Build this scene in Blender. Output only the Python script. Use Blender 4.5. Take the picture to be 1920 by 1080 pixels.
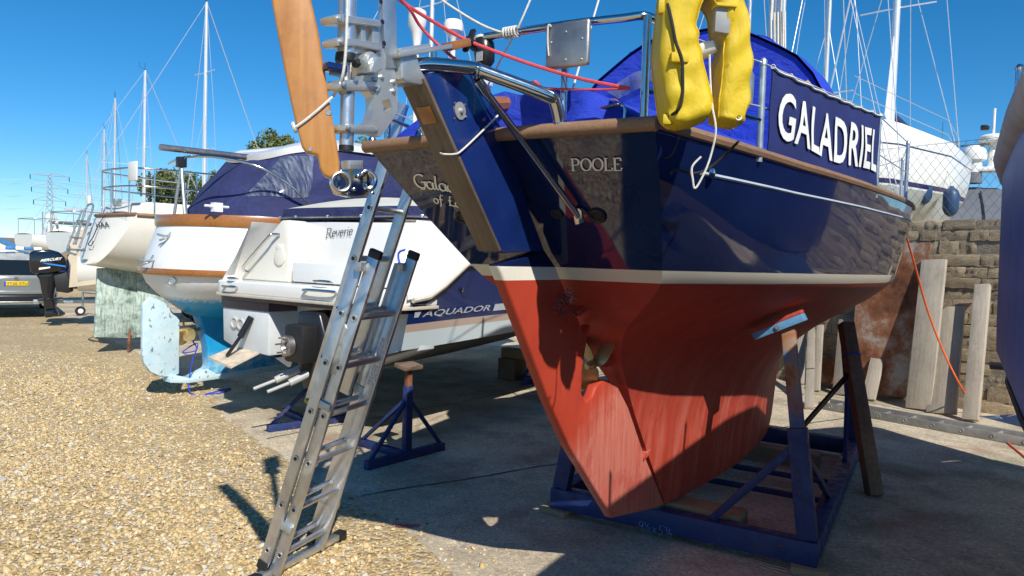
import bpy, bmesh, math, random
import numpy as np
from mathutils import Vector, Matrix
random.seed(7); RNG = np.random.default_rng(7)
R = math.radians
for o in list(bpy.data.objects): bpy.data.objects.remove(o)
SC = bpy.context.scene
COL = SC.collection

# ------------------------------------------------------------------ camera
F, PITCH, ROLL, CAMH = 1325.0, R(2.3), R(1.75), 1.71
cam = bpy.data.cameras.new('camera'); camo = bpy.data.objects.new('camera', cam); COL.objects.link(camo)
cam.sensor_width = 36; cam.lens = 36 * F / 1920; cam.clip_start = .05; cam.clip_end = 3000
_f = Vector((0, math.cos(PITCH), -math.sin(PITCH))); _u = Vector((0, math.sin(PITCH), math.cos(PITCH))); _r = Vector((1, 0, 0))
ax = math.cos(ROLL) * _r + math.sin(ROLL) * _u; ay = -math.sin(ROLL) * _r + math.cos(ROLL) * _u
mw = Matrix((ax, ay, -_f)).transposed().to_4x4(); mw.translation = (0, 0, CAMH); camo.matrix_world = mw
SC.camera = camo
# ------------------------------------------------------------------ sky, sun, exposure
SUN = Vector((.270, -.688, .674)).normalized()          # towards the sun: behind the camera, a little right
world = bpy.data.worlds.new('World'); SC.world = world; world.use_nodes = True
nt = world.node_tree; bg = nt.nodes['Background']
sky = nt.nodes.new('ShaderNodeTexSky'); sky.sky_type = 'NISHITA'; sky.sun_disc = False
sky.sun_elevation = math.asin(SUN.z); sky.sun_rotation = math.atan2(SUN.x, SUN.y)
sky.air_density = .9; sky.dust_density = 0; sky.ozone_density = 9; sky.altitude = 0
hs = nt.nodes.new('ShaderNodeHueSaturation'); hs.inputs['Saturation'].default_value = 1.2; hs.inputs['Hue'].default_value = .492      # a phone camera's rendering of a clear sky
nt.links.new(sky.outputs[0], hs.inputs['Color']); nt.links.new(hs.outputs[0], bg.inputs[0]); bg.inputs[1].default_value = .115
sl = bpy.data.lights.new('sun', 'SUN'); sl.energy = 5.0; sl.angle = R(.55); sl.color = (1, .955, .88)
so = bpy.data.objects.new('sun', sl); COL.objects.link(so); so.rotation_euler = (-SUN).to_track_quat('-Z', 'Y').to_euler()
SC.view_settings.view_transform = 'Standard'; SC.view_settings.look = 'None'
SC.view_settings.exposure = .16; SC.view_settings.gamma = 1
SC.render.engine = 'CYCLES'; SC.cycles.max_bounces = 8; SC.cycles.transparent_max_bounces = 12

# ------------------------------------------------------------------ pixel -> direction helpers (distance always from a plane)
def ray(px, py):
    x = (px - 960) / F; y = -(py - 540) / F; c, s = math.cos(ROLL), math.sin(ROLL)
    x, y = c * x - s * y, s * x + c * y
    return Vector((x, math.cos(PITCH) + y * math.sin(PITCH), -math.sin(PITCH) + y * math.cos(PITCH)))
CAM = Vector((0, 0, CAMH))
def G(px, py, z=0.0): d = ray(px, py); return CAM + d * ((z - CAMH) / d.z)
def DP(px, py, Y): d = ray(px, py); return CAM + d * (Y / d.y)
def PLN(px, py, p, n): d = ray(px, py); return CAM + d * (n.dot(p - CAM) / n.dot(d))

class Frame:
    """thing frame: x starboard, y forward, z up, origin on the ground"""
    def __init__(s, ox, oy, vx, vy):
        l = math.hypot(vx, vy); s.v = Vector((vx / l, vy / l, 0)); s.u = Vector((s.v.y, -s.v.x, 0)); s.o = Vector((ox, oy, 0))
        s.rz = -math.atan2(s.v.x, s.v.y)
    def w(s, q): return s.o + s.u * q[0] + s.v * q[1] + Vector((0, 0, q[2]))
    def l(s, p): r = p - s.o; return Vector((r.dot(s.u), r.dot(s.v), p.z))
    def T(s, px, py, t): return s.l(PLN(px, py, s.w((t, 0, 0)), s.u))
    def S(s, px, py, y): return s.l(PLN(px, py, s.w((0, y, 0)), s.v))
    def Z(s, px, py, z): return s.l(G(px, py, z))

# ------------------------------------------------------------------ mesh builder
class MB:
    def __init__(s): s.v = []; s.f = []; s.mi = []
    def add(s, vs, fs, mi=0):
        b = len(s.v); s.v += [tuple(q) for q in vs]
        for f in fs: s.f.append(tuple(i + b for i in f)); s.mi.append(mi)
        return s
    def box(s, c, size, rot=None, mi=0):
        hx, hy, hz = [q / 2 for q in size]; c = Vector(c)
        vs = [Vector((x, y, z)) for z in (-hz, hz) for y in (-hy, hy) for x in (-hx, hx)]
        if rot is not None:
            m = rot if isinstance(rot, Matrix) else Matrix.Rotation(rot, 3, 'Z')
            vs = [m @ q for q in vs]
        return s.add([q + c for q in vs], [(0, 2, 3, 1), (4, 5, 7, 6), (0, 1, 5, 4), (2, 6, 7, 3), (0, 4, 6, 2), (1, 3, 7, 5)], mi)
    def beam(s, a, b, w, h, up=(0, 0, 1), mi=0):
        a, b = Vector(a), Vector(b); d = (b - a); L = d.length; d.normalize(); up = Vector(up)
        x = d.cross(up)
        if x.length < 1e-4: x = d.cross(Vector((1, 0, 0)))
        x.normalize(); z = x.cross(d)
        return s.box((a + b) / 2, (w, L, h), Matrix((x, d, z)).transposed(), mi)
    def tube(s, path, r, n=10, caps=True, mi=0, flat=1.0):
        P = [Vector(p) for p in path]; N = len(P); rs = r if isinstance(r, (list, tuple)) else [r] * N
        tang = []
        for i in range(N):
            d = P[min(i + 1, N - 1)] - P[max(i - 1, 0)]; tang.append(d.normalized() if d.length > 1e-9 else Vector((0, 0, 1)))
        nrm = tang[0].orthogonal().normalized(); vs = []
        for i in range(N):
            nrm = (nrm - tang[i] * nrm.dot(tang[i])).normalized(); b = tang[i].cross(nrm)
            for k in range(n):
                a = 2 * math.pi * k / n; vs.append(P[i] + (nrm * math.cos(a) + b * math.sin(a) * flat) * rs[i])
        fs = [(i * n + k, i * n + (k + 1) % n, (i + 1) * n + (k + 1) % n, (i + 1) * n + k) for i in range(N - 1) for k in range(n)]
        if caps: fs += [tuple(range(n - 1, -1, -1)), tuple((N - 1) * n + k for k in range(n))]
        return s.add(vs, fs, mi)
    def prism(s, poly, o, ex, ey, d, mi=0):
        """polygon (x,y) in the plane o,ex,ey, extruded by +-d/2 along ex x ey"""
        o, ex, ey = Vector(o), Vector(ex).normalized(), Vector(ey).normalized(); n = ex.cross(ey).normalized() * (d / 2); k = len(poly)
        a = [o + ex * p[0] + ey * p[1] + n for p in poly]; b = [q - 2 * n for q in a]
        return s.add(a + b, [tuple(range(k)), tuple(range(2 * k - 1, k - 1, -1))] + [(i, k + i, k + (i + 1) % k, (i + 1) % k) for i in range(k)], mi)
    def lathe(s, prof, o, axis=(0, 0, 1), n=20, mi=0):
        """prof: list of (radius, height along axis)"""
        o = Vector(o); a = Vector(axis).normalized(); x = a.orthogonal().normalized(); y = a.cross(x); vs = []
        for r, h in prof:
            for k in range(n):
                t = 2 * math.pi * k / n; vs.append(o + a * h + (x * math.cos(t) + y * math.sin(t)) * max(r, 1e-4))
        fs = [(i * n + k, i * n + (k + 1) % n, (i + 1) * n + (k + 1) % n, (i + 1) * n + k) for i in range(len(prof) - 1) for k in range(n)]
        fs += [tuple(range(n - 1, -1, -1)), tuple((len(prof) - 1) * n + k for k in range(n))]
        return s.add(vs, fs, mi)
    def grid(s, rows, closed=False, mi=0, flip=False):
        n = len(rows[0]); vs = [p for r in rows for p in r]; fs = []
        for i in range(len(rows) - 1):
            for k in range(n if closed else n - 1):
                f = (i * n + k, i * n + (k + 1) % n, (i + 1) * n + (k + 1) % n, (i + 1) * n + k)
                fs.append(f[::-1] if flip else f)
        return s.add(vs, fs, mi)
    def ring(s, c, axis, Rr, r, n=24, m=8, mi=0):
        c = Vector(c); a = Vector(axis).normalized(); x = a.orthogonal().normalized(); y = a.cross(x)
        rows = []
        for i in range(n + 1):
            t = 2 * math.pi * i / n; d = x * math.cos(t) + y * math.sin(t)
            rows.append([c + d * (Rr + r * math.cos(2 * math.pi * k / m)) + a * r * math.sin(2 * math.pi * k / m) for k in range(m)])
        return s.grid(rows, True, mi)
    def build(s, name, mat, parent=None, smooth=40, bevel=0, weld=False, seg=2):
        me = bpy.data.meshes.new(name)
        me.from_pydata([tuple(q) for q in s.v], [], s.f)
        mats = mat if isinstance(mat, (list, tuple)) else [mat]
        for m in mats: me.materials.append(m)
        if len(mats) > 1: me.polygons.foreach_set('material_index', s.mi)
        bm = bmesh.new(); bm.from_mesh(me)
        if weld: bmesh.ops.remove_doubles(bm, verts=bm.verts, dist=weld if weld is not True else 1e-4)
        bmesh.ops.recalc_face_normals(bm, faces=bm.faces)
        if bevel:
            es = [e for e in bm.edges if len(e.link_faces) == 2 and e.calc_face_angle(0) > R(30)]
            bmesh.ops.bevel(bm, geom=es, offset=bevel, segments=seg, profile=.5, affect='EDGES', clamp_overlap=True)
        if smooth:
            for f in bm.faces: f.smooth = True
            for e in bm.edges:
                if len(e.link_faces) == 2: e.smooth = e.calc_face_angle(0) < R(smooth)
        bm.to_mesh(me); bm.free()
        o = bpy.data.objects.new(name, me); COL.objects.link(o)
        if parent is not None: o.parent = parent
        return o

def tag(o, label=None, cat=None, group=None, kind=None):
    if label: o['label'] = label
    if cat: o['category'] = cat
    if group: o['group'] = group
    if kind: o['kind'] = kind
    return o
def thing(name, label, cat, frame=None, loc=None, rz=0, group=None):
    o = bpy.data.objects.new(name, None); COL.objects.link(o); o.empty_display_size = .2
    if frame: o.location = frame.o; o.rotation_euler = (0, 0, frame.rz)
    if loc is not None: o.location = loc; o.rotation_euler = (0, 0, rz)
    return tag(o, label, cat, group)
def cp(o, parent=None):
    c = o.copy(); COL.objects.link(c)
    if parent is not None: c.parent = parent
    return c
def copy_tree(o, parent=None):
    c = cp(o, parent)
    for ch in list(o.children): copy_tree(ch, c)
    return c
def lerp(a, b, t): return a + (b - a) * t
def itp(x, xs, ys): return float(np.interp(x, xs, ys))
def smooth_path(pts, k=6):
    P = [Vector(p) for p in pts]; out = []
    for i in range(len(P) - 1):
        p0, p1, p2, p3 = P[max(i - 1, 0)], P[i], P[i + 1], P[min(i + 2, len(P) - 1)]
        for j in range(k):
            t = j / k
            out.append(.5 * ((2 * p1) + (p2 - p0) * t + (2 * p0 - 5 * p1 + 4 * p2 - p3) * t * t + (3 * p1 - p0 - 3 * p2 + p3) * t ** 3))
    return out + [P[-1]]

# ------------------------------------------------------------------ materials
class N:
    def __init__(s, name):
        s.m = bpy.data.materials.new(name); s.m.use_nodes = True; s.t = s.m.node_tree; s.b = s.t.nodes['Principled BSDF']; s.out = s.t.nodes['Material Output']
        s.co = s.t.nodes.new('ShaderNodeTexCoord')
    def n(s, typ, **kw):
        q = s.t.nodes.new('ShaderNode' + typ)
        for k, v in kw.items():
            if k in q.inputs.keys(): q.inputs[k].default_value = v
            else: setattr(q, k, v)
        return q
    def L(s, a, b): s.t.links.new(a, b)
    def mapping(s, scale=(1, 1, 1), rot=(0, 0, 0), src='Object'):
        m = s.n('Mapping'); s.L(s.co.outputs[src], m.inputs[0]); m.inputs['Scale'].default_value = scale; m.inputs['Rotation'].default_value = rot; return m.outputs[0]
    def noise(s, scale=5, detail=5, rough=.55, vec=None, dist=0):
        q = s.n('TexNoise'); q.inputs['Scale'].default_value = scale; q.inputs['Detail'].default_value = detail; q.inputs['Roughness'].default_value = rough; q.inputs['Distortion'].default_value = dist
        s.L(vec if vec is not None else s.co.outputs['Object'], q.inputs['Vector']); return q.outputs['Fac']
    def ramp(s, fac, stops, interp='LINEAR'):
        q = s.n('ValToRGB'); q.color_ramp.interpolation = interp; e = q.color_ramp.elements
        while len(e) < len(stops): e.new(.5)
        for el, (p, c) in zip(e, stops): el.position = p; el.color = (*c, 1) if len(c) == 3 else c
        s.L(fac, q.inputs[0]); return q.outputs[0]
    def mix(s, fac, a, b, mode='MIX'):
        q = s.n('Mix'); q.data_type = 'RGBA'; q.blend_type = mode
        for sock, val in ((q.inputs[0], fac), (q.inputs[6], a), (q.inputs[7], b)):
            if hasattr(val, 'links') or hasattr(val, 'is_output'): s.L(val, sock)
            elif isinstance(val, (int, float)): sock.default_value = val
            else: sock.default_value = (*val, 1)
        return q.outputs[2]
    def math(s, op, a, b=None, clamp=False):
        q = s.n('Math'); q.operation = op; q.use_clamp = clamp
        for i, val in enumerate((a, b)):
            if val is None: continue
            if isinstance(val, (int, float)): q.inputs[i].default_value = val
            else: s.L(val, q.inputs[i])
        return q.outputs[0]
    def sep(s, src='Object'):
        q = s.n('SeparateXYZ'); s.L(s.co.outputs[src], q.inputs[0]); return q.outputs
    def col(s, c):
        if isinstance(c, tuple): s.b.inputs['Base Color'].default_value = (*c, 1)
        else: s.L(c, s.b.inputs['Base Color'])
        return s
    def set(s, **kw):
        for k, v in kw.items():
            i = s.b.inputs[k.replace('_', ' ')]
            if isinstance(v, (int, float)): i.default_value = v
            elif isinstance(v, tuple): i.default_value = v
            else: s.L(v, i)
        return s
    def bump(s, h, strength=.3, dist=.01):
        q = s.n('Bump'); q.inputs['Strength'].default_value = strength; q.inputs['Distance'].default_value = dist; s.L(h, q.inputs['Height']); s.L(q.outputs[0], s.b.inputs['Normal']); return s

def simple(name, c, rough=.5, metal=0, var=.12, scale=6, bump=0, bscale=60, bdist=.004, coat=0, rvar=.1, dirt=0, dirtc=(.10, .085, .06)):
    k = N(name); nz = k.noise(scale, 6, .6)
    lo = tuple(q * (1 - var) for q in c); hi = tuple(min(q * (1 + var), 1) for q in c)
    cc = k.ramp(nz, [(.3, lo), (.7, hi)])
    if dirt:
        d = k.noise(scale * .45, 8, .7); cc = k.mix(k.ramp(d, [(.5, (0, 0, 0)), (.8, (dirt, dirt, dirt))]), cc, dirtc)
    k.col(cc); rr = k.n('MapRange'); k.L(k.noise(scale * 2.3, 5, .6), rr.inputs[0]); rr.inputs[3].default_value = max(rough - rvar, .02); rr.inputs[4].default_value = rough + rvar
    k.set(Metallic=metal, Roughness=rr.outputs[0])
    if coat: k.set(Coat_Weight=coat, Coat_Roughness=.04)
    if bump: k.bump(k.noise(bscale, 4, .6), bump, bdist)
    return k.m

MAT = {}
def build_materials():
    m = MAT
    m['stainless'] = simple('stainless', (.62, .61, .58), .13, 1, .06, 14, rvar=.07)
    m['dull_steel'] = simple('dull_steel', (.42, .39, .36), .38, .9, .25, 9, .15, 50)
    m['alu'] = simple('alu', (.60, .61, .62), .34, .85, .12, 18, .12, 70, rvar=.1, dirt=.25, dirtc=(.3, .28, .25))
    m['alu_cast'] = simple('alu_cast', (.60, .61, .59), .36, .75, .10, 10, .2, 90, rvar=.08, dirt=.3, dirtc=(.32, .3, .27))
    m['galv'] = simple('galv', (.42, .46, .47), .4, .7, .2, 22, .1, 60)
    m['alu_mast'] = simple('alu_mast', (.76, .77, .78), .35, .5, .06, 3)
    m['white_gel'] = simple('white_gel', (.80, .79, .75), .22, 0, .04, 2, coat=.3, rvar=.06, dirt=.12, dirtc=(.55, .5, .42))
    m['white_paint'] = simple('white_paint', (.78, .80, .80), .3, 0, .03, 3, rvar=.06, dirt=.15, dirtc=(.6, .58, .52))
    m['cream_gel'] = simple('cream_gel', (.77, .735, .64), .3, 0, .05, 1.5, coat=.2, dirt=.25, dirtc=(.5, .42, .3))
    m['white_plastic'] = simple('white_plastic', (.78, .77, .73), .4, 0, .03, 8)
    m['navy_gel'] = simple('navy_gel', (.006, .016, .085), .14, 0, .15, 3, coat=.5, rvar=.05)
    m['blue_gel'] = simple('blue_gel', (.012, .085, .40), .45, 0, .15, 2, rvar=.08)
    m['blue_steel'] = simple('blue_steel', (.010, .029, .125), .42, 0, .3, 7, .25, 60, dirt=.45, dirtc=(.06, .045, .04))
    k = N('blue_steel'); a = k.noise(6, 6, .6); ch = k.noise(13, 10, .8); x, y, z = k.sep('Generated')
    c = k.ramp(a, [(.3, (.008, .022, .10)), (.7, (.013, .036, .15))]); c = k.mix(k.ramp(ch, [(.585, (0, 0, 0)), (.60, (1, 1, 1))]), c, k.ramp(k.noise(30, 6, .7), [(.35, (.055, .022, .012)), (.65, (.20, .075, .03))]))
    c = k.mix(k.ramp(k.noise(3, 9, .75), [(.5, (0, 0, 0)), (.75, (.45, .45, .45))]), c, (.075, .062, .05)); k.col(c).set(Roughness=k.ramp(ch, [(.4, (.36, .36, .36)), (.62, (.85, .85, .85))])); k.bump(ch, .25, .003); m['blue_steel'] = k.m
    m['pale_blue_steel'] = simple('pale_blue_steel', (.10, .26, .45), .5, 0, .25, 12, .3, 60, dirt=.5, dirtc=(.16, .06, .03))
    m['royal_canvas'] = simple('royal_canvas', (.006, .035, .46), .75, 0, .12, 4, .35, 220, .002)
    m['navy_canvas'] = simple('navy_canvas', (.018, .022, .095), .8, 0, .15, 4, .35, 220, .002)
    k = N('royal_canvas'); a = k.noise(3, 8, .65); cr = k.noise(5, 7, .6, k.mapping((1, .6, 1.5), (.4, .2, .3)), 1.6); we = k.noise(240, 2, .5)
    c = k.ramp(a, [*((.3, (.005, .028, .38)), (.7, (.009, .042, .50)))]); c = k.mix(k.ramp(k.noise(2.2, 9, .75), [(.5, (0, 0, 0)), (.75, (.3, .3, .3))]), c, (.09, .13, .28)); k.col(c).set(Roughness=.8); k.bump(k.math('ADD', cr, k.math('MULTIPLY', we, .05)), .75, .03); m['royal_canvas'] = k.m
    k = N('navy_canvas'); a = k.noise(3, 8, .65); cr = k.noise(5, 7, .6, k.mapping((1, .6, 1.5), (.4, .2, .3)), 1.6); we = k.noise(240, 2, .5)
    c = k.ramp(a, [*((.3, (.014, .018, .078)), (.7, (.024, .030, .115)))]); c = k.mix(k.ramp(k.noise(2.2, 9, .75), [(.5, (0, 0, 0)), (.75, (.3, .3, .3))]), c, (.09, .13, .28)); k.col(c).set(Roughness=.8); k.bump(k.math('ADD', cr, k.math('MULTIPLY', we, .05)), .75, .03); m['navy_canvas'] = k.m
    m['grey_canvas'] = simple('grey_canvas', (.12, .13, .15), .8, 0, .15, 3, .3, 160, .003)
    m['tan_canvas'] = simple('tan_canvas', (.52, .45, .33), .85, 0, .12, 3, .4, 120, .004, dirt=.3)
    m['yellow_pvc'] = simple('yellow_pvc', (.72, .50, .008), .5, 0, .08, 5, .3, 180, .0015, dirt=.15, dirtc=(.4, .25, .02))
    k = N('yellow_pvc'); a = k.noise(4, 7, .65); w1 = k.n('TexWave'); w1.inputs['Scale'].default_value = 190; w1.wave_type = 'BANDS'; k.L(k.co.outputs['Object'], w1.inputs['Vector']); cr = k.noise(16, 9, .7, k.mapping((1, 1, .45)), 1.2)
    c = k.ramp(a, [(.3, (.62, .41, .006)), (.7, (.76, .55, .014))]); c = k.mix(k.ramp(k.noise(7, 9, .75), [(.52, (0, 0, 0)), (.75, (.45, .45, .45))]), c, (.34, .22, .03)); k.col(c).set(Roughness=.5)
    k.bump(k.math('ADD', k.math('MULTIPLY', cr, 1.0), k.math('MULTIPLY', w1.outputs['Fac'], .06)), .55, .012); m['yellow_pvc'] = k.m
    m['black_rubber'] = simple('black_rubber', (.012, .012, .013), .55, 0, .2, 20, .15, 90)
    m['black_plastic'] = simple('black_plastic', (.015, .015, .018), .3, 0, .15, 8)
    m['black_gloss'] = simple('black_gloss', (.006, .007, .012), .12, 0, .1, 4, coat=.6, rvar=.04)
    m['white_rope'] = simple('white_rope', (.66, .63, .55), .85, 0, .15, 60, .6, 300, .003)
    m['red_rope'] = simple('red_rope', (.62, .07, .08), .8, 0, .2, 70, .6, 300, .003)
    m['orange_rope'] = simple('orange_rope', (.72, .12, .02), .75, 0, .2, 70, .5, 300, .003)
    m['black_rope'] = simple('black_rope', (.02, .018, .016), .85, 0, .4, 120, .6, 300, .003)
    m['blue_line'] = simple('blue_line', (.02, .06, .5), .7, 0, .2, 40)
    m['wire'] = simple('wire', (.62, .63, .64), .4, .5, .1, 10)
    m['fence_wire'] = simple('fence_wire', (.11, .125, .135), .6, .4, .15, 4)
    m['fender_blue'] = simple('fender_blue', (.02, .055, .13), .45, 0, .15, 4)
    m['bronze'] = simple('bronze', (.50, .37, .17), .42, .75, .2, 16, .2, 70, dirt=.3, dirtc=(.3, .24, .12))
    m['letter_white'] = simple('letter_white', (.86, .84, .77), .5, 0, .06, 20)
    m['letter_dark'] = simple('letter_dark', (.03, .035, .06), .5, 0, .1, 20)
    m['letter_grey'] = simple('letter_grey', (.50, .54, .60), .35, .2, .06, 20)
    m['chalk'] = simple('chalk', (.22, .36, .60), .9, 0, .4, 90)
    m['red_text'] = simple('red_text', (.45, .04, .05), .5)
    m['rub_grey'] = simple('rub_grey', (.48, .48, .46), .7, 0, .15, 4, .3, 30, dirt=.5, dirtc=(.12, .11, .1))
    m['tyre'] = simple('tyre', (.016, .016, .016), .8, 0, .2, 12)
    m['red_lens'] = simple('red_lens', (.35, .01, .012), .15)
    m['car_paint'] = simple('car_paint', (.24, .26, .255), .22, .3, .05, 3, coat=.6)
    m['car_glass'] = simple('car_glass', (.01, .014, .016), .05, 0, .1, 3, rvar=.02)
    m['number_plate'] = simple('number_plate', (.72, .50, .02), .4)
    m['pylon'] = simple('pylon', (.32, .35, .37), .6, .3, .1, .1)
    m['roof_brown'] = simple('roof_brown', (.17, .14, .125), .8, 0, .2, .5)
    m['shed_white'] = simple('shed_white', (.74, .76, .77), .5, 0, .04, .7)
    m['shed_blue'] = simple('shed_blue', (.04, .2, .45), .5)
    m['timber_dark'] = None
    def wood(name, c1, c2, grain=(3, 3, 40), rough=.6, bump=.3, coat=0, axis=None, dirt=0, dirtc=(.12, .11, .1), rnd=0):
        k = N(name); vec = k.mapping(grain)
        g = k.noise(2.2, 8, .65, vec, .6); big = k.noise(2.5, 4, .5)
        c = k.ramp(g, [(.28, c1), (.5, tuple((a + b) / 2 for a, b in zip(c1, c2))), (.72, c2)])
        c = k.mix(.35, c, k.ramp(big, [(.3, c1), (.7, c2)]))
        if dirt: c = k.mix(k.ramp(k.noise(5, 8, .7), [(.48, (0, 0, 0)), (.72, (dirt,) * 3)]), c, dirtc)
        if rnd:
            oi = k.n('ObjectInfo'); c = k.mix(rnd, c, k.ramp(oi.outputs['Random'], [(0, (.55, .5, .45)), (1, (1.25, 1.2, 1.1))]), 'MULTIPLY')
        k.col(c).set(Roughness=rough); k.bump(g, bump, .004)
        if coat: k.set(Coat_Weight=coat, Coat_Roughness=.1)
        return k.m
    m['varnish'] = wood('varnish', (.20, .065, .012), (.42, .17, .035), (2, 30, 30), .3, .12, .5)
    m['blade_wood'] = wood('blade_wood', (.33, .12, .02), (.62, .30, .075), (9, 9, 1.2), .35, .08, .4, dirt=.5, dirtc=(.16, .055, .02))
    m['teak'] = wood('teak', (.16, .085, .045), (.33, .19, .10), (40, 3, 40), .65, .3, dirt=.4)
    m['grey_wood_z'] = wood('grey_wood_z', (.25, .22, .18), (.48, .43, .36), (26, 26, 1.6), .85, .5, dirt=.45, dirtc=(.11, .095, .075), rnd=.6)
    m['old_timber'] = wood('old_timber', (.19, .135, .08), (.40, .30, .18), (2, 22, 22), .85, .5, dirt=.5, dirtc=(.08, .075, .04))
    m['brown_post'] = wood('brown_post', (.10, .065, .04), (.26, .18, .12), (24, 24, 2), .8, .5, dirt=.5, dirtc=(.04, .03, .02))
    m['head_edge'] = wood('head_edge', (.07, .05, .035), (.20, .145, .10), (30, 3, 3), .5, .2)
    # --- painted yacht hull: navy topsides, cream boot stripe, red antifouling with scrubbed streaks
    k = N('yacht_hull'); x, y, z = k.sep(); z2 = k.math('ADD', z, k.math('MULTIPLY', k.math('SUBTRACT', k.noise(2, 2), .5), .004))
    st = k.noise(3.2, 9, .72, k.mapping((1.2, 3.0, .8), (0, .0, 0)))
    st2 = k.noise(1.2, 9, .7, k.mapping((1, 7, .8), (R(-10), 0, 0)))
    low = k.n('MapRange'); k.L(z, low.inputs[0]); low.inputs[1].default_value = 1.25; low.inputs[2].default_value = .75
    red = k.ramp(st, [(.25, (.29, .028, .014)), (.5, (.39, .042, .020)), (.75, (.45, .056, .028))])
    pink = k.mix(k.math('MULTIPLY', low.outputs[0], k.ramp(st2, [(.46, (0, 0, 0)), (.70, (.75, .75, .75))])), red, (.54, .17, .125))
    scr = k.ramp(k.noise(9, 6, .7, k.mapping((1, 9, .5), (R(-18), 0, 0))), [(.70, (0, 0, 0)), (.74, (.5, .5, .5))])
    pink = k.mix(scr, pink, (.56, .20, .15))
    old = k.ramp(k.noise(2.1, 10, .78), [(.50, (0, 0, 0)), (.56, (.45, .45, .45))]); pink = k.mix(old, pink, (.29, .022, .014))
    dots = k.ramp(k.noise(75, 3, .5), [(.735, (0, 0, 0)), (.76, (.6, .6, .6))]); pink = k.mix(k.math('MULTIPLY', dots, low.outputs[0]), pink, (.62, .42, .36))
    sc2 = k.ramp(k.noise(26, 8, .8, k.mapping((1, .7, 1.6), (R(35), 0, 0))), [(.66, (0, 0, 0)), (.70, (.55, .55, .55))]); pink = k.mix(k.math('MULTIPLY', sc2, k.ramp(k.noise(1.4, 4), [(.5, (0, 0, 0)), (.65, (1, 1, 1))])), pink, (.20, .05, .05))
    b1 = k.math('GREATER_THAN', z2, 1.628); b2 = k.math('GREATER_THAN', z2, 1.683)
    c = k.mix(b1, pink, (.70, .66, .54)); c = k.mix(b2, c, k.mix(k.ramp(k.noise(11, 9, .8, k.mapping((1, 2.5, .16))), [(.62, (0, 0, 0)), (.80, (.10, .10, .10))]), k.ramp(k.noise(2.5, 4), [(.3, (.006, .014, .062)), (.7, (.009, .020, .082))]), (.25, .27, .30)))
    k.col(c); rg = k.n('MapRange'); k.L(b1, rg.inputs[0]); rg.inputs[3].default_value = .62; rg.inputs[4].default_value = .3
    scf = k.ramp(k.noise(6, 9, .78, k.mapping((1, 1, .35))), [(.45, (.035, .035, .035)), (.62, (.10, .10, .10)), (.75, (.26, .26, .26))]); rg2 = k.mix(b2, rg.outputs[0], scf); k.set(Roughness=rg2)
    ct = k.math('MULTIPLY', b2, .6); k.set(Coat_Weight=ct, Coat_Roughness=.03)
    hh = k.math('ADD', k.math('MULTIPLY', k.noise(2.6, 2, .5), k.math('ADD', k.math('MULTIPLY', b2, 3.0), .1)), k.math('MULTIPLY', k.math('SUBTRACT', 1.0, b1), k.math('MULTIPLY', st, .5)))
    k.bump(hh, .05, .02); m['yacht_hull'] = k.m
    # rudder: same colours, streaks run along the rake
    k = N('rudder_paint'); x, y, z = k.sep()
    st = k.noise(2.0, 9, .72, k.mapping((1, 16, 1.2), (R(-22), 0, 0))); big = k.noise(3, 5)
    red = k.ramp(big, [(.3, (.38, .036, .015)), (.7, (.46, .052, .022))])
    zz = k.math('SUBTRACT', k.math('SUBTRACT', z, k.math('MULTIPLY', y, .55)), k.math('MULTIPLY', st, .35))
    low = k.n('MapRange'); k.L(zz, low.inputs[0]); low.inputs[1].default_value = 1.42; low.inputs[2].default_value = 1.22
    c = k.mix(k.math('MULTIPLY', low.outputs[0], k.ramp(st, [(.30, (.25, .25, .25)), (.6, (.95, .95, .95))])), red, (.55, .19, .145))
    wl = k.ramp(k.noise(7, 2, .5, k.mapping((1, 12, .35), (R(-31), 0, 0))), [(.735, (0, 0, 0)), (.75, (.55, .55, .55))])
    c = k.mix(wl, c, (.60, .23, .18)); c = k.mix(k.ramp(k.noise(3.1, 10, .8), [(.52, (0, 0, 0)), (.60, (.4, .4, .4))]), c, (.36, .03, .016)); c = k.mix(k.ramp(k.noise(24, 8, .8, k.mapping((1, 9, .6), (R(-24), 0, 0))), [(.66, (0, 0, 0)), (.72, (.6, .6, .6))]), c, (.33, .06, .045))
    b1 = k.math('GREATER_THAN', z, 1.628); b2 = k.math('GREATER_THAN', z, 1.683)
    c = k.mix(b1, c, (.74, .70, .58)); c = k.mix(b2, c, (.006, .012, .055))
    k.col(c).set(Roughness=k.mix(b2, (.6, .6, .6), (.15, .15, .15))); k.bump(st, .12, .01); m['rudder_paint'] = k.m
    m['rudder_head'] = simple('rudder_head', (.008, .024, .125), .2, 0, .2, 5, .05, 30, coat=.3)
    # --- stern boat bottom: blue antifouling
    k = N('blue_antifoul_hull'); x, y, z = k.sep(); nz = k.noise(4, 8, .7); zz = k.math('ADD', z, k.math('MULTIPLY', k.math('SUBTRACT', k.noise(16, 3, .6, k.mapping((1, 3, .4))), .5), .12))
    wh = k.ramp(nz, [(.3, (.74, .75, .74)), (.7, (.80, .81, .80))]); bl = k.ramp(nz, [(.3, (.008, .25, .56)), (.7, (.02, .36, .66))])
    b = k.n('MapRange'); k.L(zz, b.inputs[0]); b.inputs[1].default_value = 1.10; b.inputs[2].default_value = 1.17  # soft streaky edge between blue and white puts hull reflections into the colour
    worn = k.ramp(k.noise(5, 9, .75), [(.42, (0, 0, 0)), (.62, (1, 1, 1))]); lowm = k.n('MapRange'); k.L(k.math('ADD', z, k.math('MULTIPLY', nz, .25)), lowm.inputs[0]); lowm.inputs[1].default_value = .62; lowm.inputs[2].default_value = .46
    bl = k.mix(k.math('MULTIPLY', lowm.outputs[0], worn), bl, (.42, .58, .60))
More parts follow.
